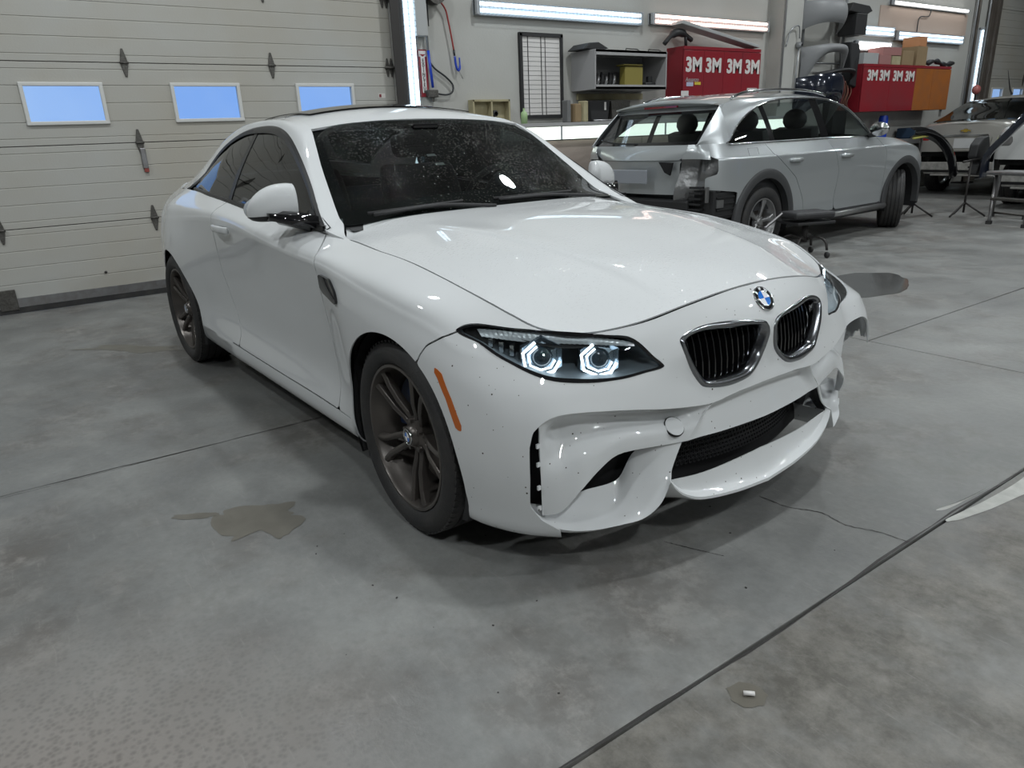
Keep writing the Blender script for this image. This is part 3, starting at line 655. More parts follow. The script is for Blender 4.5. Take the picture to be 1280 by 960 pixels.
# centre scoop
IT = np.array(A_['IT']); OL = np.array(A_['OL'])
rimi = OL.copy(); rimi[:, 0] -= .014; rimi[:, 2] += .006; rimi[:, 1] *= .985
midc = crom(IT, 6) * .5 + crom(rimi, 6) * .5; midc[:, 2] -= .018
grid_both(face, loft([crom(IT, 20), crom(midc, 20), crom(rimi, 20), crom(OL, 20)], 24, 12))
o2 = OL.copy(); o2[:, 2] -= .012; o2[:, 0] -= .012; o3 = OL.copy(); o3[:, 0] -= .12; o3[:, 2] = .170
grid_both(face, loft([crom(OL, 20), crom(o2, 20), crom(o3, 20)], 24, 8))
facing = face.obj('bumper_recess', M['paint_dirty'], bumper); fix_normals(facing); facing.data.shade_smooth(); facing.data.set_sharp_from_angle(angle=R_(42))
s = facing.modifiers.new('thickness', 'SOLIDIFY'); s.thickness = .004; s.offset = 0
# clips along the torn flap edge, right side
for z in (.262, .325, .395, .45): box('mounting_tab', (.5575, -.7785, z), (.006, .010, .012), M['paint_dirty'], bumper)
# dark void behind the openings, with the mesh of the centre grille
v = MB()
_m = (BP[:, 2] < .56) & (BQ[:, 0] < 1.2); sh_ = BP.copy(); sh_[:, 0] = .05 + (sh_[:, 0] - .05) * .80; sh_[:, 1] *= .90; sh_[:, 2] = .36 + (sh_[:, 2] - .36) * .93
Vl, Fl = clip(sh_, [f for f in BF if all(_m[i] for i in f)], np.ones(len(sh_))); Vl = np.array(Vl)
v.add(Vl, Fl); v.add(Vl * np.array([1, -1, 1]), [f[::-1] for f in Fl])
v.box((.56, 0, .62), (.02, .76, .22)); v.box((.12, 0, .20), (.70, 1.26, .012))
v.obj('inner_liner', M['black_matte'], bumper, smooth=False)
gm = MB()
for i in range(-27, 28):
    for j in range(9):
        y = i * .0155 + (.00775 if j % 2 else 0); z = .262 + j * .0155
        if abs(y) > .40: continue
        if z > .41: continue
        x = .668 - .10 * (abs(y) / .42)**2
        r = .0090
        pts = [(x, y + r * math.cos(a), z + r * math.sin(a)) for a in [math.pi / 6 + k * math.pi / 3 for k in range(6)]]
        pin = [(x, y + r * .66 * math.cos(a), z + r * .66 * math.sin(a)) for a in [math.pi / 6 + k * math.pi / 3 for k in range(6)]]
        gm.add(pts + pin, [(k, (k + 1) % 6, 6 + (k + 1) % 6, 6 + k) for k in range(6)])
g = gm.obj('grille_mesh', M['black_plastic'], bumper, smooth=False, solid=.006); g['kind'] = 'stuff'
# tow-eye cover and headlamp washer cover: thin raised lids
def lid(name, ctr, ax1, ax2, parent, shape, mat_=None, lift=.002):
    c = np.array(ctr); nn = nrm(np.cross(ax1, ax2)); P_ = [c + np.array(ax1) * a + np.array(ax2) * b for a, b in shape]
    k = len(P_); V = [p + nn * lift for p in P_] + [p - nn * .006 for p in P_] + [c + nn * lift * 1.4]
    return mesh_obj(name, V, [(i, (i + 1) % k, 2 * k) for i in range(k)] + [(i + k, (i + 1) % k + k, (i + 1) % k, i) for i in range(k)], mat_ or M['paint_dirty'], parent, smooth=False)
circ = [(math.cos(a), math.sin(a)) for a in np.linspace(0, 2 * math.pi, 28, endpoint=False)]
# ---- kidneys
def kidney(sgn):
    P3 = smooth_closed(KID, 70); P3 = P3.copy(); P3[:, 1] = np.minimum(P3[:, 1], -.0125)
    c = P3.mean(0); O = P3.copy()
    def scaled(f, dx): 
        q = c + (O - c) * f; 
        r = O + (c - O) / np.linalg.norm(c - O, axis=1)[:, None] * f if f < .5 else q
        r = r.copy(); r[:, 0] += dx; return r
    inw = (c - O) / np.linalg.norm(c - O, axis=1)[:, None]
    def ring(d, dx): r = O + inw * d; r[:, 0] += dx; return r
    rows = [ring(-.005, -.006), ring(-.004, .007), ring(.005, .012), ring(.018, .006), ring(.023, -.020), ring(.024, -.060)]
    m = MB(); V = []; k = len(O)
    for r in rows: V += [tuple(p) for p in r]
    m.add(V, [(a * k + i, a * k + (i + 1) % k, (a + 1) * k + (i + 1) % k, (a + 1) * k + i) for a in range(len(rows) - 1) for i in range(k)])
    if sgn > 0: m.v = [(x, -y, z) for x, y, z in m.v]; m.f = [q[::-1] for q in m.f]
    ko = m.obj('kidney_grille', M['dark_chrome'], coupe, label='smoked chrome kidney grille frame'); fix_normals(ko); ko.data.shade_smooth()
    sl = MB(); I = ring(.018, -.02)
    ys = np.linspace(I[:, 1].min() + .008, I[:, 1].max() - .008, 13)
    for y in ys:
        zz = []
        for i in range(k):
            a, b = I[i], I[(i + 1) % k]
            if (a[1] - y) * (b[1] - y) <= 0 and a[1] != b[1]:
                t = (y - a[1]) / (b[1] - a[1]); zz.append(a + t * (b - a))
        if len(zz) < 2: continue
        zz.sort(key=lambda q: q[2]); lo, hi = zz[0], zz[-1]
        q0 = [lo + (hi - lo) * t for t in (0, .35, .7, 1)]
        for i, q in enumerate(q0): q[0] -= (.004, .0, .003, .012)[i]
        V = []
        for q in q0:
            V += [(q[0] - .03, q[1] - .0035, q[2]), (q[0], q[1] - .0025, q[2]), (q[0], q[1] + .0025, q[2]), (q[0] - .03, q[1] + .0035, q[2])]
        sl.add(V, [(4 * i + a, 4 * i + a + 1, 4 * i + a + 5, 4 * i + a + 4) for i in range(3) for a in range(3)])
    if sgn > 0: sl.v = [(x, -y, z) for x, y, z in sl.v]
    so = sl.obj('slat', M['black_gloss'], ko, smooth=False); so['kind'] = 'stuff'
    return ko
kr = kidney(-1); kl = kidney(1)
# ---- roundels (bonnet badge and wheel caps)
def roundel(name, r, parent, Mx):
    root = MB().lathe([(0.0, .0045), (r * .62, .0040)], 32, 'z').lathe([(r * .64, .0045), (r * .9, .004), (r * .92, .003)], 40, 'z').obj(name, M['black_gloss'], parent)
    root.data.transform(Mx)
    q = MB().lathe([(r * .90, .0035), (r * .94, .0055), (r, .004), (r * 1.0, -.004)], 40, 'z').lathe([(r * .60, .0046), (r * .62, .0056), (r * .645, .0046)], 40, 'z').obj('badge_ring', M['chrome'], root); q.data.transform(Mx)
    for col, st0 in (('roundel_blue', (math.pi / 2, 3 * math.pi / 2)), ('roundel_white', (0, math.pi))):
        b = MB()
        for a0 in st0:
            P_ = [(0, 0, .0050)] + [(r * .60 * math.cos(a0 + t), r * .60 * math.sin(a0 + t), .0048) for t in np.linspace(0, math.pi / 2, 9)]
            b.add(P_, [(0, i, i + 1) for i in range(1, 9)])
        bo = b.obj('badge_quarters', M[col], root, smooth=False); bo.data.transform(Mx)
    if r > .035:
        for ch, a in (('B', 135), ('M', 90), ('W', 45)):
            A = R_(a); T = Matrix.Translation((r * .775 * math.cos(A), r * .775 * math.sin(A), .0040)) @ Matrix.Rotation(A - math.pi / 2, 4, 'Z')
            text_obj('badge_letter', ch, r * .30, M['roundel_white'], root, .0006, Mx @ T, bold=.0006)
    return root
def frame(o, nz, up=(0, 0, 1)):
    z = Vector(nz).normalized(); x = Vector(up).cross(z).normalized(); y = z.cross(x)
    m = Matrix((x, y, z)).transposed().to_4x4(); m.translation = o; return m
roundel('bonnet_badge', .041, coupe, frame((BADGE[0][0] + .004, 0, BADGE[0][2] + .003), (.80, 0, .60)))
text_obj('grille_badge', 'M', .030, M['chrome'], kl, .002, frame((.695, .27, .672), (.95, .28, .1)), sx=1.3, shear=.2)
# ---- fender, door, quarter panel, side skirt
door_f = st([(-.50,-.89,.20),(-.505,-.89,.357),(-.515,-.888,.55),(-.537,-.885,.806),(-.56,-.872,.87),(-.655,-.80,.936)])
door_r = st([(-1.70,-.88,.20),(-1.715,-.87,.34),(-1.80,-.87,.50),(-1.85,-.87,.65),(-1.83,-.883,.85),(-1.79,-.80,.985)])
sk = st([(-.38,-.895,.285),(-.6,-.885,.285),(-1.1,-.88,.282),(-1.6,-.88,.284),(-1.9,-.88,.287),(-2.33,-.89,.30)])
ext = lambda L, a, b: [tuple(a)] + [tuple(q) for q in L] + [tuple(b)]
smid = lambda L: L[len(L) // 2][0]
fender_poly = ext(fb, (fb[0][0] + .0, fb[0][1] - .35), (fb[-1][0] - .0, fb[-1][1] + .03))
far2 = st([(.463,-.685,.742)])[0]
fender_poly = [(fb[0][0] + .03, -.3)] + [tuple(q) for q in fb] + [(far2[0] - .15, fb[-1][1] + .0), (far2[0] - .15, 1.6)] + [(door_f[-1][0], 1.6)] + [tuple(q) for q in door_f[::-1]] + [(door_f[0][0], -.3)]
F_f = poly_sd(BQ, fender_poly)
sk_line = [tuple(q) for q in sk]
S0, S1 = sk[0][0] - .3, sk[-1][0] + .3
F_above_sk = poly_sd(BQ, [(-1, 3)] + [(-1, sk[0][1])] + sk_line + [(9, sk[-1][1]), (9, 3)])
panel('front_fender', band('', np.minimum.reduce([TOPG, F_f - G2, -F_hl - .001, ARCH, np.maximum(F_above_sk - G2, -(BQ[:, 0] - (fb[0][0] + .5)))]), None, None, both=False, only=-1), M['paint'], coupe)
panel('front_fender', band('', np.minimum.reduce([TOPG, F_f - G2, -F_hl - .001, ARCH, np.maximum(F_above_sk - G2, -(BQ[:, 0] - (fb[0][0] + .5)))]), None, None, both=False, only=1), M['paint'], coupe)
door_poly = [(door_f[0][0], -.3)] + [tuple(q) for q in door_f] + [(door_f[-1][0], 1.6), (door_r[-1][0], 1.6)] + [tuple(q) for q in door_r[::-1]] + [(door_r[0][0], -.3)]
F_d = np.minimum(poly_sd(BQ, door_poly) - G2, F_above_sk - G2)
DOORS = [panel('door', band('', F_d, None, None, both=False, only=s_), M['paint'], coupe) for s_ in (-1, 1)]
quarter_poly = [(door_r[0][0], -.3)] + [tuple(q) for q in door_r] + [(door_r[-1][0], 1.6), (SMAX + .1, 1.8), (SMAX + .1, -.6)]
tail_sd = None
TL = smooth_closed(st([(-3.16,-.835,.93),(-3.30,-.79,.935),(-3.50,-.60,.93),(-3.60,-.42,.92),(-3.61,-.42,.83),(-3.50,-.61,.80),(-3.34,-.79,.80),(-3.20,-.83,.83)]), 50)
F_tl = poly_sd(BQ, TL)
F_q = np.minimum.reduce([poly_sd(BQ, quarter_poly) - G2, np.maximum(F_above_sk - G2, BQ[:, 0] - 3.25), ARCH, -F_tl - .001])
panel('rear_quarter_panel', band('', F_q, None, None), M['paint'], coupe)
F_s = np.minimum.reduce([-F_above_sk - G2, -(BQ[:, 0] - (sk[-1][0] + .15)), BQ[:, 0] - (sk[0][0] - .12), ARCH])
for s_ in (-1, 1): panel('side_skirt', band('', F_s, None, None, both=False, only=s_), M['paint'], coupe)
for s_ in (-1, 1): panel('tail_lamp', band('', F_tl, None, None, both=False, only=s_), M['red_lens'], coupe, label='red tail lamp')
# ---- bonnet
hp = [(x, -y, z) for x, y, z in [(-.52,.758,.905),(-.30,.762,.889),(-.12,.760,.876),(.06,.756,.850),(.21,.750,.822),(.32,.738,.796),(.39,.718,.771),(.463,.685,.742),(.535,.60,.724),(.604,.445,.738),(.640,.29,.768),(.652,.12,.786),(.655,0,.790)]]
ctrl = []
for x, y, z in hp + [(-.745,-.66,.947),(-.66,-.71,.925),(-.62,-.735,.91)]:
    ctrl += [(x, y, z)] + ([(x, -y, z)] if y else [])
for x, y, z in [(-.62,0,.972),(-.60,.3,.968),(-.66,.55,.958),(-.3,0,.955),(-.3,.35,.945),(-.3,.6,.922),(0,0,.928),(0,.35,.918),(0,.6,.893),(.25,0,.893),(.25,.35,.880),(.25,.58,.845),(.45,0,.852),(.45,.32,.838),(.42,.52,.800),(.57,0,.820),(.56,.25,.808)]:
    ctrl += [(x, y, z)] + ([(x, -y, z)] if y else [])
HOODZ = tps(ctrl)
def hood_height(x, y):
    z = HOODZ(x, y)
    for s_ in (-1, 1):      # two creases converging on the grilles
        yc = s_ * (.50 - .20 * (x + .5) / 1.15)
        t = (np.abs(y) - np.abs(yc))
        z = z + .0065 * np.exp(-(np.maximum(t, 0) / .012)**2) * np.exp(-(np.minimum(t, 0) / .10)**2) * np.clip((x + .45) / .3, 0, 1) * np.clip((.62 - x) / .2, 0, 1) * (np.sign(y) == s_)
    return z
xs = np.arange(-.80, .68, .012); ysn = np.arange(-.80, .801, .0125)
HX, HY = np.meshgrid(xs, ysn, indexing='ij'); HZ = hood_height(HX, HY)
HPt = np.stack([HX, HY, HZ], 2).reshape(-1, 3)
hr = [(-.58,0),(-.585,-.2),(-.61,-.42),(-.66,-.58),(-.715,-.655),(-.70,-.69),(-.64,-.722),(-.60,-.742),(-.53,-.755)]
hpoly = crom([(a, b, 0) for a, b in hr], 40)[:, :2].tolist() + crom([(x, y, 0) for x, y, z in hp[1:]], 120)[:, :2].tolist()
hpoly = hpoly + [(x, -y) for x, y in hpoly[::-1]]
nx, ny = len(xs), len(ysn)
HF = [(i * ny + j, (i + 1) * ny + j, (i + 1) * ny + j + 1, i * ny + j + 1) for i in range(nx - 1) for j in range(ny - 1)]
V, F = clip(HPt, HF, poly_sd(HPt[:, :2], hpoly) - .0045)
hood = mesh_obj('bonnet', V, F, M['paint_wet'], coupe, solid=.006)
# gutter under the panel gaps so that they read dark
gut = MB()
for s_ in (-1, 1):
    g3 = crom([(x, y * s_ * -1, z) for x, y, z in [(-.64,-.722,.915)] + hp], 60)
    a = g3.copy(); a[:, 1] -= s_ * .05; a[:, 2] -= .022; a[:, 0] -= .0; b = g3.copy(); b[:, 1] += s_ * .03; b[:, 2] -= .035; b[:, 0] += 0
    a[:, 0] -= .02; 
    gut.grid(np.stack([a, b], 1))
gut.obj('bonnet_gutter', M['black_matte'], coupe)
# ---- greenhouse
DT = [(-.655,-.795,.94),(-.75,-.772,.985),(-.905,-.727,1.082),(-1.09,-.682,1.185),(-1.30,-.637,1.275),(-1.45,-.615,1.312),(-1.62,-.603,1.328),(-1.94,-.600,1.320),(-2.15,-.612,1.285),(-2.32,-.635,1.228),(-2.45,-.672,1.145),(-2.50,-.72,1.07),(-2.47,-.768,1.024)]
RE = [(-.665,-.715,.945),(-.745,-.695,.975),(-.87,-.665,1.062),(-1.00,-.632,1.155),(-1.13,-.592,1.248),(-1.24,-.560,1.310),(-1.42,-.545,1.348),(-1.85,-.535,1.362),(-2.20,-.538,1.338),(-2.50,-.552,1.275),(-2.80,-.575,1.180),(-3.02,-.60,1.085),(-3.14,-.62,1.030)]
WB = [(-.672,-.71,.948),(-.60,-.45,.962),(-.575,-.2,.968),(-.57,0,.970)]
WT = [(-1.195,-.560,1.288),(-1.235,-.45,1.318),(-1.275,-.22,1.335),(-1.29,0,1.340)]
full = lambda L: list(L) + [(x, -y, z) for x, y, z in L[::-1][1:]]
# windscreen
rows = []
for t in np.linspace(0, 1, 7):
    e = crom([RE[0], RE[1], RE[2], RE[3], RE[4], WT[0]], 60)[int(round(t * 59))]
    b = crom(WB, 20); tt = crom(WT, 20); r = b * (1 - t) + tt * t
    bul = .018 * math.sin(math.pi * t); r[:, 0] += bul * .55; r[:, 2] += bul * .8
    w = np.clip(1 - np.linspace(0, 1, 20) * 1.0, 0, 1)[:, None]**2
    r = r + (e - r[0]) * w
    rows.append(np.concatenate([r, mir(r[::-1][1:])], 0))
WG = loft(rows, 61, 41)
def sub_uv(G, fld): 
    a, b = G.shape[:2]; F = [(i * b + j, (i + 1) * b + j, (i + 1) * b + j + 1, i * b + j + 1) for i in range(a - 1) for j in range(b - 1)]
    return clip(G.reshape(-1, 3), F, fld)
uu, vv = np.meshgrid(np.linspace(0, 1, 61), np.linspace(0, 1, 41), indexing='ij')
wscale = np.stack([uu * 1.3, vv * .66], 2).reshape(-1, 2)
rp_ = [(0, 0), (1.3, 0), (1.3, .60), (1.27, .645), (1.22, .66), (.08, .66), (.03, .645), (0, .60)]
clear = [(.05, .105), (1.25, .105), (1.255, .56), (1.23, .605), (1.18, .62), (.12, .62), (.07, .605), (.045, .56)]
fo = poly_sd(wscale, rp_); fi = poly_sd(wscale, clear)
V, F = sub_uv(WG, fo)
ws = mesh_obj('windscreen', V, F, M['glass_wind'], coupe); fix_normals(ws)
V, F = sub_uv(WG - np.array([.004, 0, .004]), np.minimum(fo, -fi))
mesh_obj('frit_band', V, F, M['black_matte'], ws)
# rail strip (A pillar, roof rail, C pillar), both sides with the roof in one skin
m = MB()
DTx = DT[:-2] + [(-2.53,-.70,1.10),(-2.64,-.742,1.045),(-2.80,-.735,1.020)]
A3 = crom(DTx, 90); B3 = crom(RE, 90)
mid3 = A3 * .5 + B3 * .5; mid3[:, 1] -= .010; mid3[:, 2] += .012 * np.clip((mid3[:, 2] - 1.1) / .2, 0, 1) + .002
rail = loft([A3, mid3, B3], 90, 9)
grid_both(m, rail)
grid_both(m, loft([[(-.72,-.690,.966),(-.655,-.718,.942),(-.60,-.743,.920),(-.525,-.760,.906)], [(-.72,-.750,.962),(-.655,-.758,.943),(-.60,-.764,.922),(-.525,-.762,.906)], [(-.72,-.797,.942),(-.655,-.795,.936),(-.60,-.782,.923),(-.525,-.764,.905)]], 14, 7))
k0 = int(np.argmin(np.abs(B3[:, 0] + 1.235)))
edge = B3[k0:]
rg = []
for e in edge:
    x, y, z = e
    crown = .036 + .022 * min(max((-1.3 - x) / .35, 0), 1)
    hwid = -y
    row = []
    for t in np.linspace(0, 1, 25):
        yy = -hwid + 2 * hwid * t; q = yy / hwid
        xf = x - .055 * (1 - q * q) * np.clip((x + 1.6) / .35, 0, 1) - .14 * (1 - q * q) * np.clip((-2.5 - x) / .5, 0, 1)
        row.append((xf, yy, z + crown * (1 - abs(q)**2.1)))
    rg.append(row)
rg = np.array(rg)
roofk = int(np.argmin(np.abs(edge[:, 0] + 2.38)))
m.grid(rg[:roofk + 1])
tailk = int(np.argmin(np.abs(edge[:, 0] + 3.02)))
m.grid(rg[tailk:])
roof = m.obj('roof_and_pillars', M['paint'], coupe); fix_normals(roof); roof.data.shade_smooth(); roof.modifiers.new('thickness', 'SOLIDIFY').thickness = .01
bk = MB().grid(rg[roofk:tailk + 1]).obj('rear_window', M['glass_side'], coupe); fix_normals(bk)
# boot lid shelf between the C pillars and the tail
bt = MB(); a = crom(full([RE[-1], (-3.16, -.3, 1.055), (-3.17, 0, 1.062)]), 30); b = crom(full([(x, -abs(y), z) for x, y, z in [CA[3, 8].tolist(), CA[2, 8].tolist(), CA[1, 8].tolist(), CA[0, 8].tolist()]]), 30)
b2 = b.copy(); b2[:, 0] += .05; b2[:, 2] += .008
bt.grid(loft([a, a * .5 + b2 * .5 + np.array([0, 0, .01]), b2, b], 30, 12)); 
q1 = crom([(x, y, z) for x, y, z in DTx[-1:] + [(-2.95,-.715,1.02), (-3.14,-.68,1.012), CA[3, 8].tolist()]], 14); q2 = crom(RE[-3:] + [CA[3, 8].tolist()], 14)
g = loft([q1, q2], 14, 4, False); bt.grid(g); bt.grid(mir(g), True)
bo = bt.obj('boot_lid', M['paint'], coupe); fix_normals(bo); bo.data.shade_smooth(); bo.modifiers.new('thickness', 'SOLIDIFY').thickness = .01
# sunroof glass
sr = []
for e in np.linspace(-1.50, -2.15, 14):
    i = int(np.argmin(np.abs(rg[:, 12, 0] - e))); r = rg[i]; sr.append([r[j] + np.array([0, 0, .005]) for j in range(2, 23)])
so = MB().grid(np.array(sr)).obj('sunroof_panel', M['black_gloss'], coupe); fix_normals(so); so.modifiers.new('thickness', 'SOLIDIFY').thickness = -.004
# ---- side windows
BELT = [(-.655,-.800,.936),(-.80,-.800,.941),(-1.10,-.802,.948),(-1.50,-.803,.970),(-1.85,-.80,.990),(-2.15,-.793,1.008),(-2.47,-.772,1.022)]
DTs = np.array(DT); 
def side_glass(x0, x1, name, label=None):
    rows = []
    for x in np.linspace(x0, x1, 24):
        top = DTs[:-1]; o_ = np.argsort(-top[:, 0]); yt = np.interp(-x, -top[o_, 0], top[o_, 1]); zt = np.interp(-x, -top[o_, 0], top[o_, 2])
        bb = np.array(BELT); yb = np.interp(-x, -bb[:, 0], bb[:, 1]); zb = np.interp(-x, -bb[:, 0], bb[:, 2])
        zt = max(zt, zb + .004)
        rows.append([(x, yb * (1 - t) + yt * t - .012 * math.sin(math.pi * t) + .006, zb * (1 - t) + zt * t) for t in np.linspace(0, 1, 8)])
    return np.array(rows)
for s_ in (-1, 1):
    tr = MB(); sd = (lambda G: np.array(G)) if s_ < 0 else mir
    for (x0, x1, nm) in ((-.80, -1.775, 'door_glass'), (-1.80, -2.49, 'quarter_glass')):
        o = MB().grid(sd(side_glass(x0, x1, nm)), s_ > 0).obj(nm, M['glass_side'], coupe); fix_normals(o)
    P_ = crom(DT, 70); Q_ = P_.copy(); Q_[:, 1] -= .010; Q_[:, 2] -= .004
    inn = P_ + (np.array([-1.6, -.76, 1.02]) - P_) / np.linalg.norm(np.array([-1.6, -.76, 1.02]) - P_, axis=1)[:, None] * .030; inn[:, 1] -= .006
    tr.grid(sd(np.stack([P_ + np.array([0, .004, .006]), Q_ + np.array([0, 0, .002]), inn, inn + np.array([0, .012, 0])], 1)))
    b_ = crom(BELT, 50); tr.grid(sd(np.stack([b_ + np.array([0, .012, .018]), b_ + np.array([0, -.004, .018]), b_ + np.array([0, -.006, -.002]), b_ + np.array([0, .01, -.006])], 1)))
    tr.grid(sd(side_glass(-1.765, -1.812, '') + np.array([0, -.003, 0])))
    tri = sd([(-.655, -.806, .938), (-.655, -.790, .944), (-.82, -.800, .944), (-.82, -.772, 1.012), (-.74, -.784, .978)]).tolist()
    tr.add(tri + [(x, y + s_ * -.02, z) for x, y, z in tri], [(0, 2, 3, 4, 1), (5, 6, 9, 8, 7)])
    o = tr.obj('window_trim', M['trim_black'], coupe, smooth=True, angle=R_(40)); fix_normals(o); o.modifiers.new('thickness', 'SOLIDIFY').thickness = .003
# ---- side marker, door handle, side gill
def patch_on(name, pts, mat_, parent, lift=.003, label=None, n=40, smooth_=True, warp=None, sides=(-1, 1), group=True):
    q = smooth_closed(st(pts), n) if smooth_ else st(pts)
    f = poly_sd(BQ, q); V, F = clip(BP + NB * lift, BF, f); V = np.array(V)
    out = []
    for s_ in sides:
        v = V; ff = F
        if s_ > 0: v = v.copy(); v[:, 1] *= -1; ff = [a[::-1] for a in F]
        if s_ > 0 and warp: v = warp(v)
        o = mesh_obj(name, v, ff, mat_, parent); s = o.modifiers.new('thickness', 'SOLIDIFY'); s.thickness = lift * 1.5; s.offset = -1
        if label: o['label'] = label
        out.append(o)
    return out
patch_on('side_marker', [(.262,-.9084,.632),(.276,-.905,.636),(.30,-.902,.624),(.345,-.901,.560),(.385,-.9005,.484),(.378,-.903,.474),(.362,-.9061,.4799),(.325,-.907,.555),(.285,-.908,.610)], M['amber'], bumper, .003, 'amber side marker', warp=wing_warp, smooth_=False)
_w = smooth_closed(st(WASH), 48); _wp = []
for q in _w: i_ = ((BQ - q)**2).sum(1).argsort()[:4]; d_ = 1 / (np.linalg.norm(BQ[i_] - q, axis=1) + 1e-4)**2; _wp.append((BP[i_] * d_[:, None]).sum(0) / d_.sum() + NB[i_[0]] * .0030)
for _ in range(3): _wp = [(np.array(_wp[k - 1]) + 2 * np.array(_wp[k]) + np.array(_wp[(k + 1) % 48])) / 4 for k in range(48)]
for s_ in (-1, 1): MB().tube([(p_[0], p_[1] * -s_, p_[2]) for p_ in _wp + [_wp[0]]], .0017, 5, cap=False).obj('washer_gap', M['black_matte'], bumper)
cw = np.array(WASH).mean(0); patch_on('washer_cover', [tuple(cw + (np.array(q) - cw) * .95) for q in WASH], M['paint_dirty'], bumper, .0010, warp=wing_warp)
_i, _j = np.unravel_index(((rp - np.array(TOW[0]))**2).sum(2).argmin(), rp.shape[:2]); tc_ = rp[_i, _j] + np.array([.004, 0, 0])
_u = rp[_i + 2, _j] - rp[_i - 2, _j]; _v = rp[_i, _j + 2] - rp[_i, _j - 2]; a1 = nrm(_u) * .029; _n3 = nrm(np.cross(_u, _v)); _n3 = _n3 * np.sign(_n3[0]); a2 = nrm(np.cross(_n3, a1)) * .031
lid('tow_eye_gap', tc_, a1 * 1.05, a2 * 1.05, bumper, circ, M['black_matte'], .0004); lid('tow_eye_cover', tc_ + np.array([.0006, .0, 0]), a1 * .97, a2 * .97, bumper, circ, lift=.0015)
for s_ in (-1, 1):
    par = DOORS[0 if s_ < 0 else 1]
    h = MB(); cx, cy, cz = -1.655, -.884 * -s_, .885
    pts = [(cx + t * .11, cy + (-(-s_)) * (-.0) + s_ * (.012 + .026 * math.sin(math.pi * (t + 1) / 2)**.6), cz - .006 * t * t) for t in np.linspace(-1, 1, 11)]
    prof = []
    for q in pts: prof.append([(q[0], q[1] + s_ * .006 * math.cos(a), q[2] + .017 * math.sin(a)) for a in np.linspace(0, 2 * math.pi, 10, endpoint=False)])
    V = [p_ for r in prof for p_ in r]; h.add(V, [(i * 10 + k, i * 10 + (k + 1) % 10, (i + 1) * 10 + (k + 1) % 10, (i + 1) * 10 + k) for i in range(10) for k in range(10)] + [tuple(range(10)), tuple(range(100, 110))])
    o = h.obj('door_handle', M['paint'], par); fix_normals(o)
    b = MB(); b.add([(cx + a_ * .06, cy + s_ * .0015, cz + b_ * .026) for a_, b_ in circ] , [tuple(range(28))]); b.obj('handle_recess', M['black_plastic'], par, smooth=False, solid=.002)
gill = patch_on('side_vent', [(-.505,-.888,.808),(-.40,-.890,.800),(-.345,-.892,.762),(-.325,-.893,.735),(-.335,-.893,.722),(-.475,-.889,.742),(-.505,-.888,.757)], M['black_gloss'], coupe, .006, smooth_=False)
for s_, gp in zip((-1, 1), gill):
    b = MB(); yy = .897
    pts = [(-.505, yy - .003, .778), (-.45, yy + .003, .772), (-.41, yy + .007, .752), (-.335, yy + .010, .745)]
    b.tube([(x, y * s_, z) for x, y, z in pts], [.004, .008, .0075, .003], 8); b.obj('chrome_blade', M['chrome'], gp, label='chrome vent blade')
# ---- wiper arms, cowl
cw_ = MB(); a = crom(full([(-.66,-.70,.938),(-.60,-.45,.949),(-.57,-.2,.954),(-.565,0,.956)]), 30); b = a.copy(); b[:, 0] += .05; b[:, 2] -= .012
a[:, 0] -= .03; a[:, 2] += .004; cw_.grid(np.stack([a, b], 1)); cw_.obj('cowl_panel', M['black_plastic'], coupe)
for pts in ([(-.56,.50,.968),(-.60,.30,.985),(-.60,-.02,.990)], [(-.545,-.08,.972),(-.60,-.30,.990),(-.63,-.60,.978)]):
    w = MB(); w.tube(crom(pts, 12), .008, 6); e = pts[-1]; f = pts[1]
    w.tube([(f[0] - .015, f[1] + .1, f[2] + .008), (e[0] - .01, e[1] - .02, e[2] + .006)], .006, 6)
    w.obj('wiper', M['black_plastic'], coupe)
